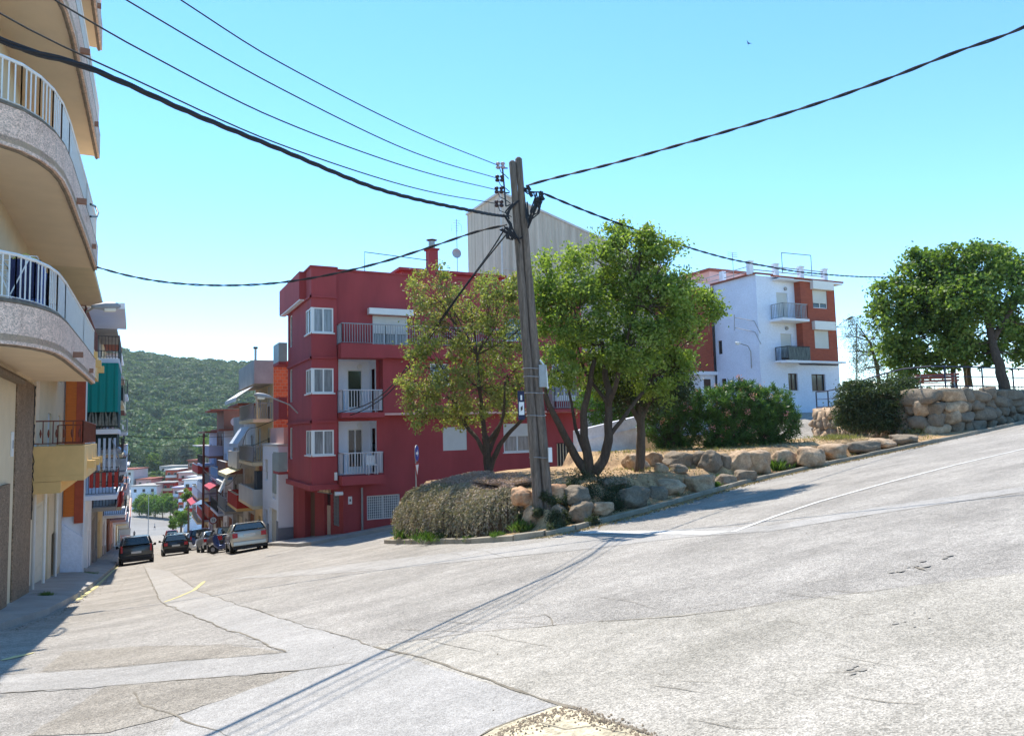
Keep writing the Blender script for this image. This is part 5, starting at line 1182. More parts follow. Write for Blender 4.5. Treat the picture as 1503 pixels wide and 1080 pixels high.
# ------------------------------------------------------------------ cars
TYRE = M('tyre rubber', rgb(28,28,28), .85, .1, 5); RIM = M('alloy rim', rgb(150,150,155), .35, .05, 5, metal=.7)
CGL = M('car glass', (.02,.03,.035), .05, .1, .5, spec=1.0); TL = M('red tail light', rgb(170,14,14), .25, .1, 9); PLT = M('number plate', rgb(210,210,205), .5)
BLK = M('black trim', rgb(24,24,26), .6)
def paint(name, c, metal=.35): 
    m = M('car paint '+name, c, .28, .03, .5, metal=metal, spec=.6); m.node_tree.nodes['Principled BSDF'].inputs['Coat Weight'].default_value = .6; return m
def car(label, pm, kind='hatch', L=4.1, W=1.72, Hh=1.45, group='cars parked and driving on the street', lit=False):
    """nose towards +Y, rear at -L/2"""
    r = thing('car', (0,0,0), label, 'car', group); a = L/2
    if kind == 'estate': st = [(-a,.55,.92,.92),(-a+.05,.32,.98,1.02),(-a+.32,.28,1.0,Hh-.04),(-a+.8,.22,1.0,Hh),(a-2.1,.2,.98,Hh-.02),(a-1.35,.2,.95,.97),(a-.45,.22,.86,.88),(a-.05,.3,.7,.72),(a,.42,.6,.6)]
    elif kind == 'van': st = [(-a,.5,.95,.95),(-a+.05,.32,1.02,1.1),(-a+.2,.28,1.05,Hh-.06),(-a+.6,.22,1.05,Hh),(a-1.8,.2,1.02,Hh-.04),(a-.95,.2,.98,1.0),(a-.3,.24,.86,.88),(a,.36,.6,.6)]
    elif kind == 'sedan': st = [(-a,.5,.9,.9),(-a+.05,.3,.98,1.0),(-a+.55,.24,1.0,1.02),(-a+1.15,.2,.98,Hh-.02),(-a+1.7,.2,.98,Hh),(a-1.9,.2,.96,Hh-.03),(a-1.15,.2,.93,.95),(a-.4,.24,.84,.86),(a,.4,.6,.6)]
    else: st = [(-a,.5,.9,.9),(-a+.05,.32,.98,1.02),(-a+.4,.26,1.0,Hh-.06),(-a+.9,.2,1.0,Hh),(a-1.9,.2,.97,Hh-.03),(a-1.1,.2,.93,.95),(a-.4,.22,.84,.86),(a-.04,.3,.7,.72),(a,.42,.6,.6)]
    body = MB(); rings = []; hw = W/2
    for i, (y, zb, zs_, zr) in enumerate(st):
        e = .86 if i in (0, len(st)-1) else 1; rings.append([(hw*.93*e, y, zb), (hw*e, y, zb+(zs_-zb)*.45), (hw*.985*e, y, zs_-.08), (hw*.93*e, y, zs_)])
    n = len(st); vs = []
    for rg in rings: vs += rg+[(-x, y, z) for x, y, z in rg[::-1]]
    fs = []
    for i in range(n-1):
        for j in range(7): fs.append((i*8+j, i*8+j+1, (i+1)*8+j+1, (i+1)*8+j))
        fs.append((i*8+7, i*8, (i+1)*8, (i+1)*8+7))
    fs += [tuple(range(7,-1,-1)), tuple((n-1)*8+j for j in range(8))]
    body.add(vs, fs)
    # roof skin + pillars
    cab = [s for s in st if s[3]-s[2] > .2]; rw = hw*.74
    vs = []; 
    for (y, zb, zs_, zr) in cab: vs += [(rw, y, zr-.05), (rw*.8, y, zr), (-rw*.8, y, zr), (-rw, y, zr-.05)]
    m = len(cab); body.add(vs, [(i*4+j, i*4+j+1, (i+1)*4+j+1, (i+1)*4+j) for i in range(m-1) for j in range(3)])
    i0 = st.index(cab[0]); i1 = st.index(cab[-1]); rb, rf = st[i0-1], st[i1+1]
    for s in (-1, 1):
        body.bar((s*hw*.92, rb[0]+.02, rb[3]), (s*rw, cab[0][0], cab[0][3]-.03), .09, .07); body.bar((s*hw*.92, rf[0], rf[2]), (s*rw, cab[-1][0], cab[-1][3]-.03), .07, .06)
        for c_ in cab[1:-1]: body.bar((s*hw*.93, c_[0]+.3, .95), (s*rw, c_[0]+.3, c_[3]-.03), .08, .06)
    b = body.build('body', pm, r, smooth=True, bevel=.03)
    g = MB(); vs = []
    seq = [(rb[0]+.03, rb[3])]+[(c_[0], c_[3]) for c_ in cab]+[(rf[0], rf[2])]
    for s in (-1, 1):
        vs = []
        for i, (y, z) in enumerate(seq):
            end = i in (0, len(seq)-1); yy = min(max(y, rb[0]+.03), rf[0]); vs += [(s*hw*.925, yy, .96 if not end else z-.01), (s*(rw if not end else hw*.92), yy, z-.055 if not end else z)]
        g.add(vs, [(2*i, 2*i+2, 2*i+3, 2*i+1) for i in range(len(seq)-1)])
    y0_, z0_, y1_, z1_ = rb[0]+.0, rb[3], cab[0][0]-.015, cab[0][3]-.04
    g.add([(-hw*.8,y0_,z0_+.02),(hw*.8,y0_,z0_+.02),(rw*.86,y1_,z1_),(-rw*.86,y1_,z1_)], [(0,1,2,3)])
    g.add([(-hw*.86,rf[0]+.01,rf[2]),(hw*.86,rf[0]+.01,rf[2]),(rw*.88,cab[-1][0]+.02,cab[-1][3]-.03),(-rw*.88,cab[-1][0]+.02,cab[-1][3]-.03)], [(3,2,1,0)])
    g.build('windows', CGL, r)
    q = MB(); q.box(-hw*.9, hw*.9, -a-.03, -a+.1, .3, .5); q.build('bumper', pm if kind == 'estate' else BLK, r, bevel=.03); q = MB(); q.box(-hw*.9, hw*.9, a-.1, a+.03, .25, .45); q.build('bumper', pm if kind == 'estate' else BLK, r, bevel=.03)
    q = MB(); q.box(-hw*.88, hw*.88, -a+.02, a-.05, .16, .3); q.build('underside', BLK, r)
    for s in (-1, 1):
        q = MB(); q.box(s*hw*.62, s*hw*.9, -a-.015, -a+.12, .68, .9) if kind != 'van' else q.box(s*hw*.78, s*hw*.9, -a-.01, -a+.1, .7, 1.1)
        q.build('tail_light', TL, r, bevel=.02)
        q = MB(); q.box(s*hw*.55, s*hw*.88, a-.12, a+.005, .58, .72); q.build('headlight', METW, r, bevel=.02)
        q = MB(); q.tube([(s*hw*.95, a-1.5, .98), (s*(hw+.16), a-1.52, 1.0)], [.03,.05], 6); q.box(s*(hw+.06), s*(hw+.2), a-1.6, a-1.5, .94, 1.1); q.build('wing_mirror', pm if kind == 'sedan' else BLK, r)
        for yy in (-a+.75, a-.8):
            q = MB(); q.cyl((s*(hw+.01) if s < 0 else hw-.2+.01-.0, yy, .31), .31, .2 if s > 0 else .2, 18, 'x'); wv_ = q.build('wheel', TYRE, r, bevel=.02)
            q = MB(); x = s*(hw+.012); q.cyl((x-.004 if s > 0 else x-.008+.0, yy, .31), .2, .012, 14, 'x'); q.build('rim', RIM, wv_)
    q = MB(); z = .62 if kind != 'estate' else .72; q.box(-.26, .26, -a-.035, -a-.02, z, z+.11); q.build('number_plate', PLT, r)
    if kind in ('estate',): 
        q = MB(); 
        for s in (-1, 1): q.tube([(s*rw*.9, cab[0][0]+.2, Hh+.02), (s*rw*.9, cab[-1][0]-.1, Hh+.02)], .02, 5)
        q.build('roof_rail', BLK, r)
    return r
def put(o, x, y, hd=0, flip=False):
    sl_ = Vector((0, 1, (H(x, y+1.2)-H(x, y-1.2))/2.4)).normalized(); cx = Vector((1, 0, .5*(H(x+.7, y)-H(x-.7, y))/1.4)).normalized()
    up = cx.cross(sl_).normalized(); cx = sl_.cross(up).normalized()
    m_ = Matrix(((cx.x, sl_.x, up.x), (cx.y, sl_.y, up.y), (cx.z, sl_.z, up.z))).to_4x4(); m_.translation = Vector((x, y, H(x, y)+.005))
    o.matrix_world = m_ @ Matrix.Rotation(rad(hd)+(math.pi if flip else 0), 4, 'Z')
p_sil = paint('champagne silver', rgb(176,172,160), .5); p_dgr = paint('dark grey', rgb(46,50,50), .3); p_blk = paint('black', rgb(20,22,22), .2)
p_blu = paint('blue', rgb(36,56,104), .3); p_wht = paint('white', rgb(222,224,226), 0); p_red = paint('red', rgb(170,30,24), 0); p_lgr = paint('light grey', rgb(160,164,168), .4)
put(car('champagne silver estate car parked nearest on the right side', p_sil, 'estate', 4.3, 1.70, 1.38), 5.0, 39.6, -2)
put(car('dark grey people carrier parked alone on the left kerb', p_dgr, 'van', 4.2, 1.8, 1.62), .12, 50.5, 0)
put(car('black hatchback with glowing red tail lights driving down the street', p_blk, 'hatch', 4.0, 1.72, 1.46, lit=True), 2.65, 60.5, 0)
c1 = car('black car parked just beyond the silver estate car', p_blk, 'sedan', 4.4, 1.76, 1.42); put(c1, 4.9, 47.5, 3)
c2 = car('light grey car parked beyond the black parked car', p_lgr, 'hatch', 4.1, 1.7, 1.42); put(c2, 4.9, 57, 2)
c3 = car('blue van-like car parked third from the silver estate car', p_blu, 'van', 4.2, 1.78, 1.7); put(c3, 4.9, 69, 0)
def dup(src, x, y, label, hd=0, mats=None, flip=False):
    o = copy_tree(src); o['label'] = label; put(o, x, y, hd, flip)
    if mats:
        for ch in o.children:
            if ch.name.startswith('body') or ch.name.startswith('bumper'): ch.data = ch.data.copy(); ch.data.materials[0] = mats
    return o
dup(c2, 4.9, 76, 'white hatchback parked beyond the blue car on the right', 0, p_wht)
dup(c1, 4.9, 83, 'blue saloon parked beyond the white hatchback', 0, p_blu)
dup(c2, 4.8, 90, 'white hatchback parked near the round street tree', 0, p_wht)
dup(c2, 4.8, 97, 'light grey hatchback in front of the round street tree', 0, p_lgr)
dup(c1, 4.8, 105, 'black saloon parked below the round street tree', 0, p_blk)
dup(c3, 4.8, 120, 'red van parked at the far end of the right side', 0, p_red)
dup(c2, 4.6, 112, 'dark grey hatchback before the red van', 0, p_dgr)
dup(c2, .1, 108, 'white hatchback parked far down the left kerb', 0, p_wht)
dup(c1, .1, 125, 'dark saloon parked beyond the white car on the left kerb', 0, p_dgr)
for i, (px, D, m_, lb) in enumerate([(240,285,p_red,'red car standing on the square under the trees'),(224,290,p_wht,'white car standing on the square left of the red car'),(213,292,p_lgr,'light grey car at the left end of the square')]):
    p = P(px, 745, D); dup(c3 if i == 0 else c2, p.x, p.y, lb, 75, m_)
# scooters
def scooter(label, m_):
    r = thing('scooter', (0,0,0), label, 'scooter', 'scooters parked between the cars')
    for y in (-.62, .62):
        q = MB(); q.cyl((-.06, y, .25), .25, .12, 16, 'x'); o = q.build('wheel', TYRE, r); q = MB(); q.cyl((-.065, y, .25), .12, .13, 10, 'x'); q.build('rim', RIM, o)
    q = MB(); q.tube([(0,-.8,.55),(0,-.55,.68),(0,-.2,.6),(0,-.08,.36),(0,.25,.32),(0,.42,.5),(0,.5,.85),(0,.45,1.0)], [.08,.17,.17,.14,.13,.17,.15,.06], 10); q.build('body', m_, r, smooth=True)
    q = MB(); q.tube([(0,-.75,.8),(0,-.4,.82),(0,-.05,.74)], [.1,.15,.1], 8); q.build('seat', BLK, r, smooth=True)
    q = MB(); q.tube([(-.34,.35,1.02),(-.1,.43,1.03),(.1,.43,1.03),(.34,.35,1.02)], .02, 6); q.tube([(0,.45,1.0),(0,.64,.28)], .03, 6); q.build('handlebar', METD, r)
    q = MB(); q.add([(-.2,.5,1.0),(.2,.5,1.0),(.15,.42,1.35),(-.15,.42,1.35)], [(0,1,2,3)]); q.build('windscreen', METW, r)
    for s in (-1, 1): q = MB(); q.tube([(s*.25,.36,1.04),(s*.36,.3,1.2)], .012, 5); q.tube([(s*.36,.3,1.17),(s*.36,.29,1.26)], [.05,.04], 8); q.build('mirror', BLK, r)
    q = MB(); q.box(-.05, .05, -.86, -.8, .5, .6); q.build('tail_light', TL, r)
    return r
s1 = scooter('blue scooter parked between the silver estate and the black car', p_blu); put(s1, 4.25, 42.5, 50)
s2 = copy_tree(s1); s2['label'] = 'white scooter parked beside the blue van'; put(s2, 4.0, 63, -60)
for ch in s2.children:
    if ch.name.startswith('body'): ch.data = ch.data.copy(); ch.data.materials[0] = p_wht
# ------------------------------------------------------------------ people far down the street
def person(x, y, label, top, leg, face):
    r = thing('person', (0,0,0), label, 'person')
    me = bpy.data.meshes.new('person_body')
    J = [(0,0,.95),(0,0,1.15),(0,0,1.38),(0,.02,1.5),(0,.04,1.62),(0,.05,1.74),
         (-.1,0,.9),(-.11,.12,.5),(-.11,.2,.06),(-.11,.32,.03),(.1,0,.9),(.11,-.1,.5),(.11,-.22,.1),(.11,-.12,.03),
         (-.19,0,1.4),(-.25,-.1,1.13),(-.24,.05,.9),(.19,0,1.4),(.25,.1,1.13),(.24,.24,.95)]
    E = [(0,1),(1,2),(2,3),(3,4),(4,5),(0,6),(6,7),(7,8),(8,9),(0,10),(10,11),(11,12),(12,13),(2,14),(14,15),(15,16),(2,17),(17,18),(18,19)]
    Rr = [.13,.12,.14,.055,.095,.08,.09,.06,.045,.035,.09,.06,.045,.035,.06,.045,.03,.06,.045,.03]
    me.from_pydata(J, E, []); o = bpy.data.objects.new('body', me); COL.objects.link(o); o.parent = r
    sk = o.modifiers.new('skin', 'SKIN')
    for v, rr in zip(me.skin_vertices[0].data, Rr): v.radius = (rr, rr)
    me.skin_vertices[0].data[0].use_root = True
    ss_ = o.modifiers.new('sub', 'SUBSURF'); ss_.levels = 1; ss_.render_levels = 1
    me.materials.append(M('person clothes '+top[0], top[1], .85))
    q = MB(); q.tube([(0,.03,1.66),(0,.03,1.72),(0,.04,1.79)], [.09,.105,.05], 10); q.build('hair', M('dark hair', rgb(40,30,24), .8), r)
    q = MB(); 
    for s in (-1, 1): q.tube([(s*.1,0,.98),(s*.11,.1*(-s),.52)], [.12,.085], 8)
    q.build('trousers', M('trousers '+leg[0], leg[1], .9), r)
    put(r, x, y, face)
p = G(227, 777); person(p.x, p.y, 'person in a light top walking in the middle of the far street', ('light', rgb(196,190,186)), ('dark', rgb(60,62,74)), 60)
p = G(197, 789); person(p.x, p.y, 'person in dark clothes standing by the left kerb far down', ('dark', rgb(50,50,60)), ('black', rgb(34,34,40)), 180)
# ------------------------------------------------------------------ thin lamp post on the square
p = P(218, 750, 215); z = H(p.x, p.y); t = thing('street_lamp', (p.x, p.y, z), 'tall thin lamp post on the square at the end of the street', 'street lamp')
q = MB(); q.tube([(p.x, p.y, z), (p.x, p.y, z+11)], [.12, .07], 8); q.build('post', GALV, t); q = MB(); q.tube([(p.x,p.y,z+11),(p.x+1.2,p.y,z+11.2)], [.06,.14], 6); q.build('lamp_head', METG, t)
# ------------------------------------------------------------------ foliage helpers
def unit(n):
    v = rng.normal(size=(n, 3)); return v/np.linalg.norm(v, axis=1, keepdims=True)
def leaf_quads(c, L, W, d=None, jit=.35):
    n = len(c); d = unit(n) if d is None else d/np.linalg.norm(d, axis=1, keepdims=True)
    s = np.cross(d, unit(n)); s /= np.linalg.norm(s, axis=1, keepdims=True)+1e-9
    l = L*(1+jit*rng.uniform(-1, 1, (n, 1))); w = W*(1+jit*rng.uniform(-1, 1, (n, 1)))
    V = np.empty((n, 4, 3)); V[:, 0] = c-d*l/2; V[:, 1] = c+s*w/2+d*l*.05; V[:, 2] = c+d*l/2; V[:, 3] = c-s*w/2+d*l*.05
    return V.reshape(-1, 3), np.arange(4*n).reshape(n, 4)
def lump_points(px, py, D, rpx, n, jD=.8, shell=.55):
    """cluster centres spread through an ellipsoid seen at a pixel with a pixel radius"""
    c = np.array(P(px, py, D)); r = rpx/FPX*D
    u = unit(n); k = rng.uniform(shell**3, 1, (n, 1))**(1/3); return c+u*k*r*np.array([1, jD, .9]), c, r
BARK = M('tree bark', rgb(96, 82, 68), .95, .3, 5, .9, 30, stretch=(3,3,.6), fine=.2)
BARKD = M('dark tree bark', rgb(84, 70, 58), .95, .3, 5, .9, 30, stretch=(3,3,.6), fine=.2)
def tree(label, base, stems, lumps, lm, group=None, leaf=.085, per=70, cr=.30, bark=None, name='tree', aspect=.62, twigs=True, stemr=.11, jD=.85, cat='tree', dens=1.0):
    """stems: list of world polylines with radii (start r, end r)"""
    t = thing(name, tuple(base), label, cat, group); q = MB(); ends = []
    for pts, r0, r1 in stems:
        pts = [Vector(p) for p in pts]; sm = []
        for i in range(len(pts)-1):
            p0, p1, p2, p3 = pts[max(0,i-1)], pts[i], pts[i+1], pts[min(len(pts)-1,i+2)]
            for k in range(5):
                u = k/5; sm.append(.5*((2*p1)+(p2-p0)*u+(2*p0-5*p1+4*p2-p3)*u*u+(-p0+3*p1-3*p2+p3)*u**3))
        sm.append(pts[-1]); n = len(sm)
        sm = [p+Vector((noise.noise(p*2.1), noise.noise(p*2.1+Vector((9,0,0))), 0))*.05 for p in sm]
        q.tube(sm, [r0+(r1-r0)*i/(n-1)+.012*noise.noise(p*5) for i, p in enumerate(sm)], 9)
        ends += [(p, r0+(r1-r0)*i/(n-1)) for i, p in enumerate(sm) if i > n*.35]
    C = []
    for lp in lumps:
        px, py, D, rp, n = lp[:5]; pts, c, r = lump_points(px, py, D, rp, max(3, int(n*dens)), jD); C.append(pts)
        # a limb to each lump from the nearest stem point
        e = min(ends, key=lambda a: (a[0]-Vector(c)).length+.6*max(0, a[0].z-c[2])); a = e[0]; b = Vector(c); mid = a.lerp(b, .5)+Vector((0,0,-.12*(b-a).length))*.5
        rr = min(e[1]*.8, .06)
        limb = [a.lerp(mid, k/4)*(1-k/8)+mid.lerp(b, k/4)*(k/8) if k < 4 else a.lerp(b, .5+(k-4)*.125)+Vector((0,0,-.03)) for k in range(9)]
        limb = [a*(1-u)**2+mid*2*u*(1-u)+b*u*u for u in [k/8 for k in range(9)]]
        q.tube(limb, [rr*(1-.7*k/8) for k in range(9)], 6)
        if twigs:
            for pnt in pts[::2]:
                w = Vector(pnt); s_ = limb[random.randint(3, 8)]; m_ = s_.lerp(w, .5)+Vector((0,0,.1*random.uniform(-1,1)))
                q.tube([s_, m_, w], [.014, .01, .004], 4, caps=False)
    q.build('trunk', bark or BARK, t, smooth=True)
    C = np.vstack(C); m = len(C)
    k = (per*rng.uniform(.35, 1.4, m)).astype(int); idx = np.repeat(np.arange(m), k)
    rr = cr*rng.uniform(.6, 1.25, m)[idx][:, None]
    pos = C[idx]+rng.normal(size=(len(idx), 3))*rr*np.array([.55, .55, .42])
    V, F = leaf_quads(pos, leaf, leaf*aspect); npmesh('crown', V, F, lm, t); return t
LIME = leafmat('lime green foliage', [(.065,.10,.022),(.145,.20,.04),(.26,.32,.075),(.42,.43,.16)], .45)
LIMER = leafmat('olive and reddish foliage', [(.09,.10,.04),(.18,.20,.06),(.28,.29,.10),(.30,.15,.10)], .42)
DKG = leafmat('dark olive foliage', [(.022,.035,.015),(.04,.06,.022),(.07,.09,.035)], .25)
MIDG = leafmat('mid green broadleaf foliage', [(.035,.065,.018),(.09,.145,.034),(.18,.25,.055),(.33,.36,.11)], .42)
OLV = leafmat('grey olive foliage', [(.07,.09,.06),(.13,.15,.11),(.2,.22,.17)], .25)
BUSH = leafmat('glossy dark bush foliage', [(.03,.045,.018),(.055,.078,.03),(.10,.125,.05)], .25, .35)
OLE = leafmat('oleander leaves', [(.035,.075,.022),(.07,.13,.035),(.13,.22,.06)], .35, .4)
BRT = leafmat('bright green hedge leaves', [(.03,.07,.01),(.07,.15,.02),(.13,.22,.04)], .4)
def isl(px, py):
    r_ = ray(px, py); t = 6.0; t0 = 5
    def top(p):
        h = H(p.x, p.y)
        if 7.45 < p.x < 31 and interp(FR, p.x) < p.y < interp(BK, p.x): h = max(h, ISL(p.x, p.y))
        return h
    while t < 80:
        p = EYE+r_*t
        if p.z < top(p): break
        t += .08
    return p
# tree 1: behind the trailing plants
b1 = isl(718, 699); D1 = (b1-EYE).dot(CF)
def S(D, *pts): return [P(x, y, D+(dd[0] if dd else 0)) for x, y, *dd in pts]
tree('leafy tree with a forked dark trunk between the red building and the timber pole', b1,
 [(S(D1, (718,704),(716,670),(712,640)), .17, .12), (S(D1, (716,672),(700,645),(685,625,.3),(676,600,.5),(660,560,.5)), .09, .035), (S(D1, (713,645),(708,615),(705,580,-.4),(700,520,-.5)), .1, .04),
  (S(D1, (719,690),(730,660),(750,632),(772,610)), .11, .05), (S(D1, (716,650),(730,628),(742,600,.6),(745,550,.6)), .08, .035), (S(D1, (716,668),(728,640),(738,612,-.7),(742,560,-.9)), .08, .03)],
 [(640,430,D1,40,22),(690,440,D1+.5,48,30),(665,480,D1-.6,45,28),(735,440,D1-.3,52,42),(625,470,D1+.2,26,10),(615,500,D1,24,9),(645,530,D1-.4,46,30),(705,505,D1+.7,50,34),(755,490,D1-.5,48,36),
  (620,580,D1,34,20),(660,585,D1-.5,40,28),(605,560,D1+.3,22,9),(612,612,D1-.2,22,11),(705,570,D1-.8,46,38),(745,555,D1+.3,45,34),(690,610,D1+.5,30,16),(770,560,D1+.5,32,18),(760,420,D1,34,20),(640,400,D1,20,7),(735,600,D1+.8,28,12),(600,520,D1,12,4),(594,572,D1,12,4),(650,610,D1,24,9)],
 LIMER, 'corner trees on the planting bed', leaf=.10, per=62, cr=.25, bark=BARKD, dens=1.0)
# the greener crown crossing in front
b2 = isl(866, 700); D2 = (b2-EYE).dot(CF)
tree('largest lime green tree with several spreading trunks right of the timber pole', b2,
 [(S(D2, (866,706),(864,690),(862,668),(858,640),(858,600),(866,560),(872,520)), .19, .06), (S(D2, (862,692),(842,665),(822,625,-.3),(802,585,-.5),(800,555,-.5)), .15, .05), (S(D2, (872,694),(888,668),(893,630),(893,580),(888,540,.3),(884,500,.4)), .17, .06),
  (S(D2, (860,668),(846,630,.4),(838,590,.6),(830,540,.7)), .07, .03), (S(D2, (893,600),(905,560,-.5),(920,500,-.6),(935,440,-.6)), .08, .03), (S(D2, (890,590),(860,545,.5),(845,500,.5)), .06, .03), (S(D2, (893,640),(925,600),(955,560,.4),(985,520,.5)), .07, .03)],
 [(830,410,D2,52,44),(880,385,D2+.4,50,40),(925,375,D2-.3,46,38),(940,345,D2,24,12),(965,400,D2+.3,44,34),(850,455,D2-.7,52,46),(910,440,D2+.8,52,44),(965,450,D2-.6,50,42),(1005,425,D2,30,22),(1030,455,D2+.2,26,14),(1058,460,D2+.2,14,6),
  (815,490,D2+.5,42,32),(870,505,D2+.7,48,38),(930,505,D2-.8,52,46),(990,490,D2+.6,42,32),(1012,480,D2-.3,22,9),(820,540,D2-.6,34,22),(880,560,D2+1.2,36,20),(960,550,D2+.3,44,32),(995,535,D2+.5,24,14),(800,440,D2,30,16),(795,380,D2+.2,18,6),(900,345,D2+.2,20,8),(985,370,D2,24,10)],
 LIME, 'corner trees on the planting bed', leaf=.105, per=92, cr=.28, dens=.98, bark=BARKD)
b3 = isl(938, 692); D3 = (b3-EYE).dot(CF)
tree('smaller dark tree on a single straight trunk behind the inner row of boulders', b3,
 [(S(D3, (938,697),(940,660),(941,620),(938,590)), .17, .11), (S(D3, (941,622),(925,595),(905,570)), .09, .04), (S(D3, (940,620),(955,585),(975,560)), .09, .04), (S(D3, (939,600),(942,560),(945,520)), .08, .03)],
 [(905,560,D3,36,34),(940,545,D3+.5,42,42),(980,560,D3-.4,38,38),(990,540,D3,26,18),(920,590,D3,26,18),(965,585,D3+.5,28,20),(890,540,D3,26,14),(1000,565,D3+.5,18,9),(950,510,D3,34,24)],
 DKG, 'corner trees on the planting bed', leaf=.085, per=80, cr=.32)
# park trees on the right
DP = 37.5
def ground_pt(px, D, z): p = P(px, 560, D); return Vector((p.x, p.y, z))
g = ground_pt(1474, 33.5, 2.75)
tree('big dense green tree with a dark leaning trunk by the railing at the right edge', g, [([g, P(1468,540,33.7), P(1460,515,34), P(1452,480,34.5), P(1440,440,35)], .24, .12), ([P(1457,500,34.2), P(1480,460,34.5), P(1500,420,35)], .15, .08)],
 [(1400,395,36,40,46),(1440,392,35.5,36,44),(1475,397,36,30,36),(1470,430,35,48,56),(1420,440,34.8,48,56),(1500,460,35.5,44,44),(1440,490,35,42,40),(1540,430,36,50,36),(1490,500,35.5,36,26),(1455,370,36,16,7),(1478,368,36,12,5),(1540,480,35.5,38,22),(1510,410,35,22,12),(1425,368,36,14,5),(1395,505,35.2,28,22),(1425,520,35.6,26,18),(1450,515,34.8,24,16),(1500,515,35.5,26,14)],
 MIDG, 'trees in the little park', leaf=.17, per=66, cr=.42, bark=BARKD, aspect=.8, twigs=True, dens=.8)
g = ground_pt(1402, 36.5, 2.7)
tree('round topped green tree standing behind the bench', g, [([g, P(1399,540,36.6), P(1397,510,36.8), P(1385,470,37)], .14, .08), ([P(1397,515,36.7), P(1370,480,37), P(1350,450,37.3)], .12, .07)],
 [(1340,400,37.2,34,38),(1375,396,37,34,42),(1320,440,37.4,40,44),(1360,450,36.6,46,54),(1300,430,37.6,24,16),(1310,480,37.2,36,34),(1350,500,36.8,40,40),(1390,480,36.8,38,36),(1330,530,37,28,26),(1365,535,37,26,24),(1390,525,37,24,18),(1310,520,37,22,16),(1290,455,37.5,16,8),(1355,372,37.2,16,8),(1300,505,37,22,12)],
 MIDG, 'trees in the little park', leaf=.17, per=64, cr=.42, bark=BARKD, aspect=.8, twigs=True, dens=.8)
g = ground_pt(1418, 38, 2.75)
tree('thin grey trunked tree between the bench and the leaning tree', g, [([g, P(1416,540,38), P(1411,510,38), P(1405,460,38.3)], .1, .06), ([P(1424,568,37.6), P(1420,530,37.6), P(1415,500,37.8), P(1420,450,38)], .13, .07)],
 [(1410,470,38.3,36,30),(1430,430,38.6,36,30),(1390,430,38.6,36,28)], MIDG, 'trees in the little park', leaf=.15, per=70, cr=.5, aspect=.8, twigs=False)
g = ground_pt(1330, 39, 2.4)
tree('wispy grey leaved olive tree beside the white building', ground_pt(1290, 42, 2.2), [([ground_pt(1290, 42, 2.1), P(1288,545,42), P(1282,520,42), P(1275,500,42)], .12, .06)],
 [(1265,490,42,26,24),(1255,515,42,20,16),(1280,520,41.7,30,36),(1290,490,42.3,30,30),(1272,540,42,22,22),(1300,535,42,20,12),(1258,475,42,12,4),(1245,490,42,8,3)],
 OLV, leaf=.11, per=60, cr=.42, aspect=.3, twigs=True, name='olive_tree')
# bushes
def bush(label, lumps, lm, base, leaf=.07, per=70, cr=.22, group=None, name='bush', aspect=.5, core=True):
    st = [([Vector(base), Vector(base)+Vector((.02,0,.5))], .05, .03)]
    return tree(label, base, st, lumps, lm, group, leaf=leaf, per=per, cr=cr, bark=BARKD, name=name, aspect=aspect, cat='bush', twigs=True)
bD = 32.5
ga = P(1320, 636, bD)
bush('rounded dark bush in front of the boulder wall, left of the rock wall end', [(1260,585,bD,30,64),(1243,600,bD,22,36),(1272,612,bD,28,50),(1290,585,bD+.3,32,60),(1255,578,bD,22,34),(1248,618,bD,20,30)], BUSH, P(1272, 634, bD), leaf=.10, per=120, cr=.28)
bush('larger rounded dark bush with a bare stem against the boulder wall', [(1310,585,bD-.3,32,64),(1337,588,bD-.3,28,60),(1320,572,bD,26,46),(1300,610,bD-.3,28,44),(1345,608,bD-.4,22,34),(1325,615,bD-.3,22,24)], BUSH, P(1315, 636, bD-.3), leaf=.10, per=120, cr=.28)
bush('bright green bush behind the white wall', [(870,590,33,28,30),(900,598,33,28,30),(925,590,33,30,34),(885,610,33,24,22),(950,600,33,24,22),(915,615,33,20,16)], BRT, P(905, 640, 33), leaf=.11, per=80, cr=.32)
def oleander(label, lumps, base):
    t = thing('oleander', tuple(base), label, 'bush', 'oleanders on the planting bed'); Vs = []; Fs = []; nv = 0; q = MB(); fl_ = []
    for px, py, D, r, n in lumps:
        pts, c, rr = lump_points(px, py, D, r, n, .9, .6)
        for p in pts:
            d = p-np.array([base[0], base[1], base[2]-.3]); d /= np.linalg.norm(d); m = 26
            o = unit(m); dirs = o*.9+d*.55+np.array([0,0,.1]); dirs /= np.linalg.norm(dirs, axis=1, keepdims=True)
            st = p+np.outer(rng.uniform(-.22, .06, m), d); V, F = leaf_quads(st+dirs*.09, .2, .034, dirs, .25); Vs.append(V); Fs.append(F+nv); nv += len(V)
            if rng.uniform() < .25: q.tube([Vector(base)+Vector((rng.uniform(-.3,.3), rng.uniform(-.3,.3), 0)), Vector(p)*.5+Vector(base)*.5+Vector((0,0,.1)), Vector(p)], [.02,.013,.006], 4)
            if rng.uniform() < .045: fl_.append(p+d*.12)
    npmesh('crown', np.vstack(Vs), np.vstack(Fs), OLE, t); q.build('stems', BARK, t)
    if fl_:
        fp = np.repeat(np.array(fl_), 30, 0)+rng.normal(size=(30*len(fl_), 3))*.07; V, F = leaf_quads(fp, .06, .05); fo = npmesh('flowers', V, F, leafmat('pink petals', [(.5,.12,.14),(.65,.28,.26),(.7,.42,.38)], .3), t); fo['kind'] = 'stuff'
    return t
oD = 28.5
oleander('dark oleander with pale pink flowers, leftmost of the three behind the boulders', [(975,600,oD,33,130),(965,625,oD,29,100),(1000,590,oD+.3,33,120),(1000,630,oD,33,120),(985,650,oD,24,40)], P(985, 668, oD))
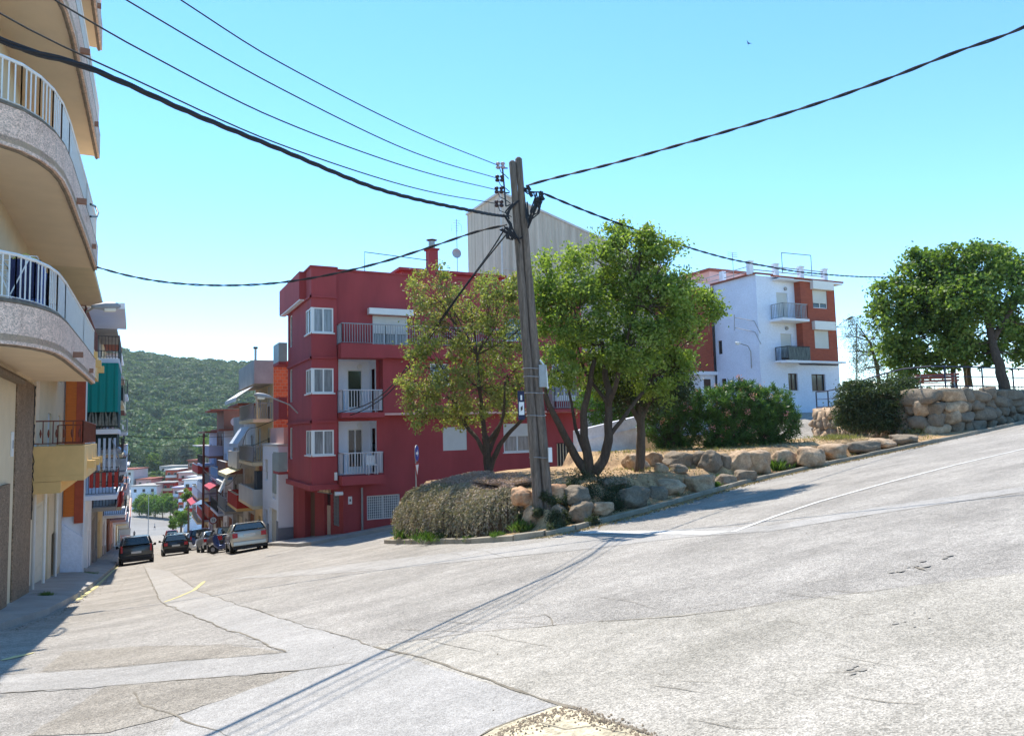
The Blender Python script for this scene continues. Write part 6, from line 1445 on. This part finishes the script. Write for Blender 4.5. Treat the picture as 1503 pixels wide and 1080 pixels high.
oleander('tallest oleander in the middle of the three, growing behind the rock edging', [(1050,600,oD,37,150),(1080,590,oD+.3,37,150),(1040,630,oD-.2,33,130),(1075,630,oD-.2,35,140),(1060,655,oD,28,50),(1100,575,oD+.3,22,40)], P(1062, 672, oD))
oleander('broad oleander with pink blossoms at the right end, beside the white building', [(1110,600,oD+.2,37,150),(1135,590,oD+.4,33,130),(1140,620,oD,35,140),(1110,635,oD,35,140),(1125,655,oD,26,50),(1160,610,oD+.2,16,26)], P(1125, 668, oD+.2))
# ------------------------------------------------------------------ trailing plants over the bank
t = thing('trailing_shrub', (8.4, 20, -1.3), 'big brown and green trailing groundcover spilling over the bank to the kerb', 'groundcover')
hp = [(10.6,24.4),(9.5,24.35),(8.6,23.9),(8.05,23.0),(7.95,21.5),(8.05,20),(8.15,18.6),(8.25,17.7),(8.65,17.15),(9.2,17.3)]
hpp = path_pts(hp, .12); cum = np.cumsum([0]+[math.dist(a, b) for a, b in zip(hpp, hpp[1:])])
def bank(s, v):
    """s along path, v 0 at foot .. 1 at the top inland"""
    k = int(np.searchsorted(cum, s)); k = max(1, min(k, len(hpp)-1)); a, b = hpp[k-1], hpp[k]; u = (s-cum[k-1])/(cum[k]-cum[k-1]+1e-9)
    x = a[0]+(b[0]-a[0])*u; y = a[1]+(b[1]-a[1])*u; k0, k1 = max(0, k-4), min(len(hpp)-1, k+4); dx, dy = hpp[k1][0]-hpp[k0][0], hpp[k1][1]-hpp[k0][1]; l = math.hypot(dx, dy); nx, ny = dy/l, -dx/l
    # outward normal points away from island (to -x side)
    if nx*(9.8-x)+ny*(20.5-y) > 0: nx, ny = -nx, -ny
    an = v*math.pi/2*1.0
    lum = 1+.34*noise.noise(Vector((s*.9, v*1.5, 0)))+.2*noise.noise(Vector((s*2.6, v*3, 4)))
    tz = .14+.2*noise.noise(Vector((s*.7, 3, 0)))-.38*math.exp(-((s-2.2)/1.1)**2); h0 = H(x, y)+.1; z = h0+(tz-h0)*(math.sin(min(an, math.pi/2))**.75)
    off = (.32-1.5*(1-math.cos(an)))*1.0; off = (.38+.22*math.exp(-((s-2.6)/1.0)**2))*lum - 2.5*(v**2.3)
    if v > .9: z -= .0
    return Vector((x+nx*off, y+ny*off, z*lum if False else z)), Vector((nx, ny, 0))
S_ = cum[-1]; ns, nv_ = 90, 16; vs = []
for i in range(ns+1):
    for j in range(nv_+1):
        p, n_ = bank(S_*i/ns, j/nv_); vs.append(p-n_*.10-Vector((0,0,.05)))
q = MB(); q.add(vs, [(i*(nv_+1)+j, (i+1)*(nv_+1)+j, (i+1)*(nv_+1)+j+1, i*(nv_+1)+j+1) for i in range(ns) for j in range(nv_)])
q.build('root_mat', M('dry root mat', rgb(96, 76, 56), .95, .35, 6, 1, 20), t, smooth=True)
TRL = leafmat('brown and olive trailing leaves', [(.11,.12,.06),(.22,.195,.12),(.36,.285,.205),(.52,.41,.33)], .14, .7, .9)
TRT = leafmat('mauve dry tips', [(.24,.15,.13),(.40,.27,.23),(.52,.40,.35)], .15, .7, 1.4)
N_ = 46000; ss_ = rng.uniform(0, S_, N_); vv = rng.uniform(0, 1, N_)**.85; cs = []; ds = []
for a, b in zip(ss_, vv):
    p, n_ = bank(a, b); o = rng.uniform(-.10, .13)
    o += .07*noise.noise(Vector((a*5, b*7, 1)))
    cs.append((p.x+n_.x*o, p.y+n_.y*o, p.z+rng.uniform(-.04, .07))); k = 1-b; ds.append((n_.x*(.35+.5*b)+rng.normal()*.5, n_.y*(.35+.5*b)+rng.normal()*.35, -.9*k+.25*b+rng.normal()*.3))
cs = np.array(cs); ds = np.array(ds); tip = (vv > .62) | (rng.uniform(size=N_) < .12)
V, F = leaf_quads(cs[~tip], .11, .026, ds[~tip]); npmesh('foliage', V, F, TRL, t)
hang = rng.choice(np.where(~tip)[0], 260, replace=False); hv = []; hd = []
for h_ in hang:
    c0 = cs[h_]; n2 = np.array([ds[h_][0], ds[h_][1], 0]); n2 /= np.linalg.norm(n2)+1e-6; L_ = rng.uniform(.25, .6)
    for k in range(34):
        u_ = k/34; hv.append(c0+n2*(.10+.10*math.sin(u_*2.4))+np.array([0, 0, -u_*L_])+rng.normal(size=3)*.025); hd.append(n2*.5+rng.normal(size=3)*.6+np.array([0, 0, -.4]))
V, F = leaf_quads(np.array(hv), .075, .022, np.array(hd)); npmesh('hanging_strands', V, F, TRL, t)
V, F = leaf_quads(cs[tip], .07, .02, ds[tip]); npmesh('dry_tips', V, F, TRT, t)
# green creeper over the boulders right of the pole
t = thing('creeper', tuple(isl(890, 735)), 'dark green creeper growing over the boulders right of the timber pole', 'creeper')
cs = []
for px, py, r in ((800,728,8),(812,735,8),(832,735,10),(826,756,8),(790,752,7),(812,776,9),(850,752,8),(870,765,9),(762,735,8),(765,760,8),(850,703,20),(880,708,24),(905,715,18),(865,720,16),(893,730,20),(905,742,14),(840,712,14),(815,760,12),(820,773,12),(880,748,14),(920,722,14),(840,765,14)):
    p0 = isl(px, py); p0 = p0-ray(px, py)*.25
    m = 900; cs.append(np.array(p0)+rng.normal(size=(m, 3))*np.array([1, .6, .8])*r/FPX*17*.55)
V, F = leaf_quads(np.vstack(cs), .055, .025); npmesh('foliage', V, F, leafmat('dusty dark creeper leaves', [(.03,.04,.02),(.06,.075,.035),(.11,.12,.06)], .25), t)
# weeds
def weed(px, py, wpx, hpx, label, col=None, n=500, surf=isl):
    b = surf(px, py); D = (b-EYE).dot(CF); w = wpx/FPX*D/2; h = hpx/FPX*D; t = thing('weed_clump', tuple(b), label, 'weeds', 'weeds along the kerbs')
    st = np.array(b)+np.column_stack([rng.normal(size=n)*w*.5, rng.normal(size=n)*w*.5, np.zeros(n)]); d = unit(n); d[:, 2] = abs(d[:, 2])+.7
    V, F = leaf_quads(st+d*h*.28*rng.uniform(.4, 1.3, (n, 1)), h*.5, h*.07, d); npmesh('leaves', V, F, col or GRS, t)
GRS = leafmat('weed green', [(.04,.075,.015),(.08,.14,.03),(.15,.2,.05)], .35); STRAW = leafmat('straw weed', [(.12,.12,.04),(.2,.19,.08),(.3,.26,.12)], .35)
weed(598,790,34,24,'green weeds at the left end of the trailing groundcover'); weed(640,792,60,20,'green weeds at the foot of the trailing groundcover', n=900); weed(655,780,40,34,'pale green weeds climbing out of the trailing groundcover', None, 600)
weed(690,795,14,14,'single yellow flowered weed on the kerb'); weed(770,780,26,26,'green plant at the foot of the timber pole', None, 500); weed(730,788,20,12,'small weed tuft between the groundcover and the pole')
weed(1140,690,34,26,'spiky grass clump in front of the kerb boulders', None, 420); weed(1060,708,26,18,'green grass tuft between two kerb boulders'); weed(1048,716,18,14,'grass tuft in front of the flat kerb boulder')
weed(1230,645,50,12,'low grass on top of the bed near the bushes', STRAW, 900); weed(1265,642,40,16,'tall straw coloured weeds below the left bush', STRAW, 600); weed(1345,636,30,14,'grass beside the kerb below the rock wall', STRAW, 500); weed(1300,640,40,12,'grass below the bare stemmed bush')
weed(985,660,30,16,'dry grass under the left oleander', STRAW, 500)
Gs = lambda px, py: G(px, py)+Vector((0,0,.15))
weed(15,862,18,20,'dark weed growing at the foot of the beige wall', None, 400, Gs); weed(102,838,16,14,'green plant against the white wall on the left pavement', None, 400, Gs); weed(66,884,16,11,'weed tuft on the left kerb', None, 300, Gs); weed(128,850,26,8,'flat weeds on the sunlit corner of the left kerb', None, 500, Gs)
weed(142,820,10,12,'dark weed by the garage door down the left pavement', None, 250, Gs); weed(50,882,14,5,'tiny dry weed on the left kerb', None, 200, Gs)
# ------------------------------------------------------------------ boulders
ROCKS = [M('tan granite', rgb(160,130,100), .9, .34, 3, .9, 18, col2=rgb(176,152,124), fine=.18), M('grey granite', rgb(126,112,94), .9, .25, 3, .9, 18, fine=.18), M('orange granite', rgb(156,110,78), .9, .25, 3, .9, 18, col2=rgb(196,156,120), fine=.18)]
bm = bmesh.new(); bmesh.ops.create_icosphere(bm, subdivisions=4, radius=1); ICO = [v.co.copy() for v in bm.verts]; ICOF = [tuple(v.index for v in f.verts) for f in bm.faces]; bm.free()
bm = bmesh.new(); bmesh.ops.create_icosphere(bm, subdivisions=3, radius=1); ICO3 = [v.co.copy() for v in bm.verts]; ICOF3 = [tuple(v.index for v in f.verts) for f in bm.faces]; bm.free()
def rock_mb(c, rx, ry, rz, seed, hi=True, box=.35):
    pl = [(Vector((random.gauss(0,1), random.gauss(0,1), random.gauss(0,.9))).normalized(), random.uniform(.58, .95)) for _ in range(15)]
    q = MB(); vs = []; sd = Vector((seed*7.3, seed*3.1, seed*1.7)); a = random.uniform(-.5, .5); ca, sa = math.cos(a), math.sin(a)
    for v in (ICO if hi else ICO3):
        m_ = max(abs(v.x), abs(v.y), abs(v.z)); w = v*(1-box+box/m_)
        fr = 1.0
        for nn_, dd in pl:
            dt = nn_.dot(v)
            if dt > .05: fr = min(fr, dd/dt)
        k = (.12+.88*fr)*1.2*(1+.10*noise.noise(v*1.3+sd)+.06*noise.noise(v*3.5+sd)+.035*noise.noise(v*9+sd))
        x, y, z = w.x*rx*k, w.y*ry*k, w.z*rz*k; vs.append((c[0]+x*ca-y*sa, c[1]+x*sa+y*ca, c[2]+z))
    q.add(vs, ICOF if hi else ICOF3); return q
ordn = ['first','second','third','fourth','fifth','sixth','seventh','eighth','ninth','tenth']
RK = [((752,779,717,739),2,'tan boulder poking out of the trailing groundcover left of the pole'),((771,789,723,746),2,'orange boulder touching the left side of the timber pole'),((767,791,746,778),0,'rounded boulder low down left of the timber pole foot'),
 ((808,832,711,741),2,'orange boulder touching the right side of the timber pole'),((830,862,715,738),1,'grey boulder resting on top just right of the orange one by the pole'),((808,834,742,770),1,'shaded boulder low down right of the timber pole foot'),
 ((838,869,738,764),1,'grey boulder in the lower row under the creeper'),((868,896,737,757),0,'small tan boulder at the edge of the green creeper'),((912,952,717,747),1,'large grey boulder right of the creeper'),((950,976,713,735),1,'smaller grey boulder after the large one right of the creeper'),
 ((962,1003,704,725),0,'flat topped tan boulder in the kerb row below the straight dark trunk'),((1006,1051,697,722),0,'long low boulder midway along the kerb row'),((1050,1078,696,713),1,'small boulder next to the long low kerb boulder'),((1078,1106,690,706),1,'small flat boulder at the foot of the two upright boulders'),
 ((1067,1100,664,692),0,'sunlit upright boulder where the two rows of boulders meet'),((1092,1128,664,697),0,'largest upright boulder behind the spiky grass clump'),((1130,1173,661,687),0,'broad tan boulder right of the spiky grass'),((1167,1206,658,685),0,'brown rounded boulder below the right oleander'),
 ((1202,1243,653,676),0,'long boulder below the far end of the white building'),((1242,1285,648,667),1,'flat boulder below the left dark bush'),((1278,1310,643,659),0,'low boulder below the bare stemmed bush'),((1310,1348,638,653),1,'last flat kerb boulder before the rock wall'),
 ((915,949,666,689),0,'pale boulder at the left end of the inner row beside the straight trunk'),((948,974,663,684),0,'pale boulder right of the straight trunk in the inner row'),((972,1013,664,688),1,'wide grey boulder in the shade of the left oleander'),((1012,1037,664,684),1,'grey boulder below the gap between oleanders'),
 ((1027,1058,664,691),1,'grey boulder with a slanted face in the inner row'),((1056,1073,667,688),1,'narrow boulder squeezed at the right end of the inner row'),((962,979,680,694),0,'small brown stone lying in front of the inner row'),((986,1010,682,694),1,'small half buried stone in front of the inner row'),
 ((792,808,735,760),1,'boulder hidden mostly behind the timber pole'),((880,915,700,716),1,'low boulder at the foot of the many trunked tree')]
for i, ((x0, x1_, y0, y1_), mi, lab) in enumerate(RK):
    cx = (x0+x1_)/2; b = isl(cx, y1_-1); D = (b-EYE).dot(CF)+.18
    if i < 8 or i == 30: D = {0:18.2,1:18.3,2:18.0,3:18.5,4:18.4,5:18.1,6:17.9,7:18.0,30:18.5}[i]+.25
    c = P(cx, (y0+y1_)/2, D); rx = (x1_-x0)/2/FPX*D*1.06; rz = (y1_-y0)/2/FPX*D*1.06
    q = rock_mb(c, rx, rx*.9, rz, i+1); o = q.build('boulder', ROCKS[mi], None, smooth=True); tag(o, lab, 'boulder', 'boulders edging the planting bed')
# ------------------------------------------------------------------ rock retaining wall and little park
def PZ(x, y): return 2.1+.65*(1-sst(20, 27, y))+.7*sst(32, 45, x)*sst(20, 27, y)
wp = [(62,20.9),(45,20.2),(34,19.4),(30.4,19.25),(29.5,19.7),(29.6,21),(30.6,24),(31.9,26.8),(33.5,28.6)]
rw = thing('rock_wall', (30, 19.5, .6), 'retaining wall of big piled boulders holding up the little park', 'wall')
q = MB(); pts = path_pts(wp, 1.2); inner = []
for a, b in zip(pts, pts[1:]):
    dx, dy = b[0]-a[0], b[1]-a[1]; l = math.hypot(dx, dy); nx, ny = dy/l*.35, -dx/l*.35
    A = (a[0]+nx, a[1]+ny); B = (b[0]+nx, b[1]+ny)
    q.add([(A[0],A[1],-.5),(B[0],B[1],-.5),(B[0],B[1],PZ(*b)-.12),(A[0],A[1],PZ(*a)-.12)], [(0,1,2,3)])
q.build('earth_core', M('dark earth joints', rgb(70,62,52), .95, .3, 6), rw)
random.seed(21); cumw = 0
rowh = [0, .0]; made = 0
pth = path_pts(wp[::-1], .1); cw = np.cumsum([0]+[math.dist(a, b) for a, b in zip(pth, pth[1:])])
def wat(s):
    k = min(len(pth)-2, int(s/.1*len(pth)/(cw[-1]/.1+1e-9))); k = max(0, min(len(pth)-2, int(np.searchsorted(cw, s))-1)); a, b = pth[k], pth[k+1]; return a, (b[0]-a[0], b[1]-a[1])
rows = 4
for rrow in range(rows):
    s = random.uniform(0, .5)
    while s < min(cw[-1], 16.5) and made < 99:
        wl_ = random.choice([.45, .6, .8, 1.1, 1.4]) if s > 9 else random.choice([.4, .5, .7, .9]); (x, y), (dx, dy) = wat(s+wl_/2); zb = max(H(x, y), 0)+.05; zt_ = PZ(x, y); hh = (zt_-zb)/rows
        ang = math.atan2(dy, dx); h_ = hh*random.uniform(.95, 1.25)
        m_ = rock_mb((0,0,0), wl_*.52, .34, h_*.54, made+50, False, .55); ca, sa = math.cos(ang), math.sin(ang)
        cz = zb+hh*(rrow+.5)+random.uniform(-.06, .06)
        m_.v = [(x+vx*ca-vy*sa, y+vx*sa+vy*ca, cz+vz) for vx, vy, vz in m_.v]
        m_.build('boulder', ROCKS[random.choice([0,1,1,0]) if s < 11 else 1], rw, smooth=True); made += 1; s += wl_*1.0
random.seed(5)
m_grass = M('dry park grass', rgb(120,128,70), .95, .3, 1.5, .6, 15, col2=rgb(170,150,100))
poly = [(62,21.5),(45,20.8),(34,20.0),(30.9,19.9),(30.1,20.4),(30.3,21.4),(31.2,24),(32.4,26.8),(33.8,28.4)]+[(44,33),(52,36),(75,40),(75,22)]
def inpoly(x, y, P_):
    c = False
    for i in range(len(P_)):
        a, b = P_[i], P_[i-1]
        if (a[1] > y) != (b[1] > y) and x < (b[0]-a[0])*(y-a[1])/(b[1]-a[1])+a[0]: c = not c
    return c
bm = bmesh.new(); out = []
for a, b in zip(poly, poly[1:]+poly[:1]):
    n = max(1, int(math.dist(a, b)/1.5)); out += [(a[0]+(b[0]-a[0])*i/n, a[1]+(b[1]-a[1])*i/n) for i in range(n)]
v_ = [bm.verts.new((x, y, PZ(x, y)+.02)) for x, y in out]; f_ = bm.faces.new(v_); f_.normal_update()
if f_.normal.z < 0: f_.normal_flip()
r_ = bmesh.ops.extrude_face_region(bm, geom=[f_])
for v in [e for e in r_['geom'] if isinstance(e, bmesh.types.BMVert)]: v.co.z -= 2.6
bmesh.ops.triangulate(bm, faces=[f for f in bm.faces if len(f.verts) > 4]); bmesh.ops.recalc_face_normals(bm, faces=bm.faces)
# keep the earth behind the boulders
me = bpy.data.meshes.new('park_ground'); bm.to_mesh(me); bm.free(); me.materials.append(m_grass); o = bpy.data.objects.new('park_ground', me); COL.objects.link(o); tag(o, kind='structure')
fn = thing('park_railing', (32, 26, 2.1), 'dark metal railing along the top of the rock wall', 'railing')
rp = [(34.5,29.5),(32.3,26.6),(31,24),(30.1,21),(30.4,19.9),(34,19.9),(45,20.7),(62,21.4)]; rpp = path_pts(rp, .9)
P3 = [Vector((x, y, PZ(x, y))) for x, y in rpp]; q = MB()
RB = M('dark blue railing paint', rgb(44,50,72), .5, .1, 4)
for h, r0 in ((1.05, .035), (.62, .022), (.2, .026)): q.tube([p+Vector((0,0,h)) for p in P3], r0, 6)
q.build('rail', RB, fn)
for i, p in enumerate(P3):
    if i % 3 == 0: q = MB(); q.bar(p, p+Vector((0,0,1.05)), .05); q.build('post', RB, fn)
q = MB()
for a, b in zip(P3, P3[1:]):
    for k in range(3):
        p = a.lerp(b, k/3+.15)
        if p.x < 39: q1 = MB(); q1.bar(p, p+Vector((0,0,.2)), .025); q1.build('baluster', RB, fn)
        else: q.bar(p, p+Vector((0,0,.2)), .025)
o = q.build('far_balusters', RB, fn); o['kind'] = 'stuff'
# bench
bc = P(1376, 570, 33.2); bz = PZ(bc.x, bc.y)+.02; bn = thing('park_bench', (bc.x, bc.y, bz), 'red brown slatted park bench on the raised park behind the railing', 'bench', rz=0)
WB = M('red brown bench slats', rgb(140,70,56), .6, .15, 4, stretch=(1,1,6)); u = Vector((CR.x, CR.y, 0)).normalized(); u = (u*.92+Vector((0,-1,0))*.25).normalized(); v = Vector((-u.y, u.x, 0))
for k in range(3): q = MB(); z = bz+.5+.13*k; q.bar(Vector((bc.x, bc.y, z))-u*.9-v*(.02+.03*k), Vector((bc.x, bc.y, z))+u*.9-v*(.02+.03*k), .03, .1); q.build('backrest_slat', WB, bn)
for k in range(3): q = MB(); q.bar(Vector((bc.x, bc.y, bz+.42))-u*.9+v*(.12+.13*k), Vector((bc.x, bc.y, bz+.42))+u*.9+v*(.12+.13*k), .11, .03); q.build('seat_slat', WB, bn)
for s in (-.7, .7):
    q = MB(); a = Vector((bc.x, bc.y, bz))+u*s; q.tube([a-v*.1, a+Vector((0,0,.42)), a+Vector((0,0,.82))-v*.1], .03, 6); q.tube([a+v*.45, a+v*.42+Vector((0,0,.4)), a+Vector((0,0,.4))], .03, 6); q.build('leg', GALV, bn)
gp = P(1330, 560, 36); 
# ------------------------------------------------------------------ white stained wall behind the trees
ww = thing('garden_wall', (17, 24.5, -.4), 'stained white wall with a small slot vent and a sloping top behind the trees', 'wall')
WST = M('stained white paint', rgb(214,212,216), .9, .12, 1.4, .3, 12, col2=rgb(232,232,234), fine=.06)
def wy(px, py): return onY(px, py, 24.6)
a0, a1, a2 = wy(846, 632), wy(944, 609), wy(948, 609)
q = MB(); q.add([(a0.x,24.6,-1.6),(a1.x,24.6,-1.6),(a1.x,24.6,a1.z),(a0.x,24.6,a0.z),(a0.x,24.85,-1.6),(a1.x,24.85,-1.6),(a1.x,24.85,a1.z),(a0.x,24.85,a0.z)], [(0,1,2,3),(5,4,7,6),(3,2,6,7),(1,5,6,2),(4,0,3,7)]); q.build('wall', WST, ww)
q = MB(); b0, b1 = wy(862,648), wy(944,628); q.bar((a0.x, 24.58, a0.z-.45), (a1.x, 24.58, a1.z-.45), .03, .05); q.build('moulding', WST, ww)
q = MB(); c0, c1 = wy(876,670.5), wy(902,670.5); q.box(c0.x, c1.x, 24.57, 24.598, c0.z-.09, c0.z+.05); q.build('slot_vent', METD, ww)
q = MB(); d0, d1 = wy(944,636), wy(1010,622); q.box(d0.x+.01, d1.x+4, 24.7, 24.9, -1.0, d0.z-.15); q.build('low_wall', CREAM, ww)
# ------------------------------------------------------------------ street trees far down
def ftree(label, px, py, D, rp, lm, n=60, leaf=.3, hgt=None, group='trees around the square', per=60):
    c = P(px, py, D); r = rp/FPX*D; z = H(c.x, c.y); base = Vector((c.x, c.y, z))
    return tree(label, base, [([base, Vector((c.x, c.y, c.z-r*.4)), Vector(c)], .18, .08)], [(px+dx*rp, py+dy*rp, D+dz*r, rp*.62, int(n/5)) for dx, dy, dz in ((0,0,0),(-.4,.15,.3),(.4,.1,-.3),(0,-.4,.1),(.05,.4,-.2))], lm, group, leaf=leaf, per=per, cr=r*.22, twigs=False, aspect=.7)
SPR = leafmat('fresh green street foliage', [(.05,.1,.02),(.1,.18,.035),(.17,.26,.06)], .4)
ftree('round bright green street tree at the end of the right side houses', 266, 758, 125, 15, SPR, 80, .2); ftree('smaller bright green tree leaning over the street beyond the houses', 254, 768, 118, 9, SPR, 50, .16)
ftree('dark climbing tree above the round street tree', 277, 728, 112, 12, MIDG, 50, .22)
for i, (px, rp, lb) in enumerate([(205,13,'leftmost'),(216,15,'second from the left'),(228,15,'middle'),(239,15,'fourth from the left'),(250,13,'rightmost')]):
    ftree(lb+' of the five clipped green trees on the square', px, 741, 262-i*3, rp, SPR if i != 1 else MIDG, 90, .4, per=50)
for px, rp, lb in ((211,13,'left'),(223,14,'inner left'),(235,14,'inner right'),(246,13,'right')):
    ftree(lb+' one of the four darker trees behind the clipped trees of the square', px, 736, 279, rp, MIDG, 90, .45, per=50)
# ------------------------------------------------------------------ wooded hill
HB = -27.0
def azd(px): return HEAD+math.atan((px-CX)/FPX)
SKY_ = [(-300,500),(60,505),(150,512),(185,518),(230,527),(265,531),(300,534),(375,539),(450,552),(560,580),(700,610),(900,640)]
def hillz(az, d):
    px = CX+FPX*math.tan(max(-1.3, min(az-HEAD, .5))); ys = interp(SKY_, px); hz = 628-.025*(px-752); D1_ = 1000*math.cos(az-HEAD); Zs = 1.6+(hz-ys)/FPX*D1_
    t = (d-350)/650; 
    if t < 0: return HB-1+t*30
    x, y = d*math.sin(az), d*math.cos(az)
    n_ = 9*noise.noise(Vector((x*.006, y*.006, 0)))+4*noise.noise(Vector((x*.02, y*.02, 3)))
    if t <= 1: return HB+(Zs-6-HB)*(.55*t+.45*t*t*(3-2*t))+n_*min(1, t*3)*max(0, 1-t)*1.3
    return Zs-6-(t-1)*120
azs = [azd(px) for px in range(-420, 960, 20)]; ds_ = lin(335, 1000, 44)+[1040, 1100, 1250]
V = [(d*math.sin(a), d*math.cos(a), hillz(a, d)) for a in azs for d in ds_]; n = len(ds_)
F = [(i*n+j, i*n+j+1, (i+1)*n+j+1, (i+1)*n+j) for i in range(len(azs)-1) for j in range(n-1)]
tag(npmesh('hill', V, F, M('hill undergrowth', rgb(70,84,48), .95, .3, .05), smooth=True), kind='structure')
# woodland: clumps of leaf tufts round lumpy crowns, merged into one mass
tmpl = []
for k in range(7):
    m = 230; u = unit(m); u[:, 2] = np.abs(u[:, 2])*1.0-.15; r_ = 1+.22*np.array([noise.noise(Vector(tuple(x*2.2))+Vector((k*5,0,0))) for x in u])[:, None]
    pos = u*r_*np.array([1, 1, .78]); d = rng.normal(size=(m, 3))*.6; V, F = leaf_quads(pos, .34, .26, np.cross(u, unit(m))+d*.3)
    core = np.array([tuple(v*(.86+.15*noise.noise(v*2+Vector((k,0,0))))) for v in ICO3])[:]; core[:, 2] *= .78
    tmpl.append((V, F, core))
cf = np.array(ICOF3, np.int32)
WV = []; WF = []; CV = []; CFc = []; nv = nc = 0; cnt = 0
for i in range(150000):
    if cnt >= 3300: break
    px = rng.uniform(20, 520); d = rng.uniform(345, 1010); 
    if rng.uniform() > (d/1010): continue
    a = azd(px); z = hillz(a, d); r0 = rng.uniform(3.4, 7.5)*(1.0 if d > 520 else 1.15)
    x, y = d*math.sin(a), d*math.cos(a); V, F, core = tmpl[cnt % 7]; ang = rng.uniform(0, 6.28); R2 = np.array([[math.cos(ang), -math.sin(ang), 0], [math.sin(ang), math.cos(ang), 0], [0, 0, 1]])
    sc3 = np.array([r0, r0, r0*rng.uniform(.8, 1.25)]); c = np.array([x, y, z+r0*.75+rng.uniform(-1, 2.5)])
    WV.append((V@R2.T)*sc3+c); WF.append(F+nv); nv += len(V); CV.append((core@R2.T)*sc3*.95+c); CFc.append(cf+nc); nc += len(core); cnt += 1
WOODM = leafmat('woodland foliage', [(.035,.06,.028),(.075,.115,.044),(.13,.18,.062),(.19,.235,.095)], .18, .7, .014)
wd = tag(npmesh('woodland', np.vstack(WV), np.vstack(WF), WOODM), kind='stuff'); wd['label'] = 'dense pine and oak wood covering the hill'; wd['category'] = 'woodland'
cd = tag(npmesh('woodland_core', np.vstack(CV), np.vstack(CFc), WOODM, smooth=True), kind='stuff'); cd['label'] = 'inner foliage mass of the wood on the hill'; cd['category'] = 'woodland'
# tall pale trees at the foot of the hill
POP = leafmat('pale grey green poplar foliage', [(.08,.11,.06),(.14,.17,.1),(.21,.24,.15)], .25)
for px, py, D, rp, m_, lb in ((250,668,350,22,POP,'large pale grey green tree above the long grey block'),(272,664,345,14,OLV,'yellowish tree right of the large pale tree'),(210,690,340,16,WOODM,'dark tall tree left of the large pale tree'),(226,676,345,12,MIDG,'green tree just left of the large pale tree'),(196,672,345,18,WOODM,'dark broad tree behind the left row of houses'),(300,655,345,18,MIDG,'tall green tree behind the right row of houses')):
    ftree(lb, px, py, D, rp, m_, 110, .55, group='tall trees at the foot of the hill', per=55)

# ------------------------------------------------------------------ litter on the bed and in the gutter
lc = []
for i in range(9000):
    if rng.uniform() < .5:
        x = rng.uniform(8.5, 24); y = interp(FR, x)+rng.uniform(.3, 6); 
        if y > interp(BK, x): continue
        z = ISL(x, y)+.02
    else:
        x = rng.uniform(8.2, 27); y = interp(FR, x)-.12-abs(rng.normal())*.25; z = H(x, y)+.02
    lc.append((x, y, z))
lc = np.array(lc); dd = unit(len(lc)); dd[:, 2] *= .25; V, F = leaf_quads(lc, .07, .035, dd); o = npmesh('leaf_litter', V, F, leafmat('fallen leaves', [(.16,.09,.05),(.28,.18,.09),(.38,.30,.16),(.10,.07,.05)], .1)); tag(o, 'dry brown fallen leaves scattered over the bed and along the gutter', 'leaf litter', kind='stuff')
gc = []
for i in range(5200):
    x = rng.uniform(14, 30); y = interp(FR, x)+rng.uniform(.2, 5.5)
    if y > interp(BK, x) or noise.noise(Vector((x*.8, y*.8, 5))) < -.05: continue
    gc.append((x, y, ISL(x, y)+.05))
gc = np.array(gc); dd = unit(len(gc)); dd[:, 2] = abs(dd[:, 2])+.8; V, F = leaf_quads(gc, .16, .014, dd); o = npmesh('dry_grass', V, F, STRAW); tag(o, 'thin dry grass growing over the planting bed', 'grass', kind='stuff')
# ------------------------------------------------------------------ loose gravel
gv = []; gf = []; tet = np.array([(1,0,-.5),(-.5,.87,-.5),(-.5,-.87,-.5),(0,0,.7),(.6,.5,.3)]); tf = np.array([(0,1,4),(0,4,3),(4,1,3),(1,2,3),(2,0,3)])
def pebbles(n, fn, smin, smax):
    for i in range(n):
        x, y, dz = fn(); k = rng.uniform(smin, smax); a = rng.uniform(0, 6.28); R_ = np.array([[math.cos(a), -math.sin(a), 0], [math.sin(a), math.cos(a), 0], [0, 0, 1]])
        gf.append(tf+len(gv)*5); gv.append(tet@R_.T*k*rng.uniform(.6, 1.2, 3)+np.array([x, y, H(x, y)+dz+k*.3]))
c_ = [tuple(G(px, py))[:2] for px, py in ((706,1090),(760,1060),(822,1040),(880,1056),(960,1090))]
def f1():
    k = rng.integers(0, 4); u = rng.uniform(); a, b = c_[k], c_[k+1]; return a[0]+(b[0]-a[0])*u+rng.normal()*.04, a[1]+(b[1]-a[1])*u-abs(rng.normal())*.12, .008
pebbles(700, f1, .004, .014)
def f2(): x = rng.uniform(8.2, 30); return x, interp(FR, x)-.12-abs(rng.normal())*.22, .004
pebbles(900, f2, .006, .022)
def f3(): y = rng.uniform(17, 45); return interp([(17,-2.2),(20,-1.72),(26,-1.37),(34,-1.17),(46,-.92)], y)+.06+abs(rng.normal())*.15, y, .004
pebbles(500, f3, .006, .02)
def f4(): return rng.uniform(-2, 14), rng.uniform(4, 14), .004
pebbles(260, f4, .004, .010)
o = npmesh('gravel', np.vstack(gv), np.vstack(gf), ROCKS[1]); tag(o, 'loose grit and gravel along the kerbs and the broken concrete', 'gravel', kind='stuff')
# ------------------------------------------------------------------ air
q = MB(); q.box(-700, 900, -40, 1500, -175, 220); hz = q.build('haze', bpy.data.materials.new('haze'), None); tag(hz, kind='stuff'); hz['label'] = 'thin summer haze in the air over the whole scene'; hz['category'] = 'haze'
mt = hz.data.materials[0]; mt.use_nodes = True; N = mt.node_tree.nodes; N.remove(N['Principled BSDF']); pv = N.new('ShaderNodeVolumePrincipled'); pv.inputs['Color'].default_value = (.75, .87, 1, 1); pv.inputs['Density'].default_value = .00012; pv.inputs['Anisotropy'].default_value = .2
mt.node_tree.links.new(pv.outputs[0], N['Material Output'].inputs['Volume'])
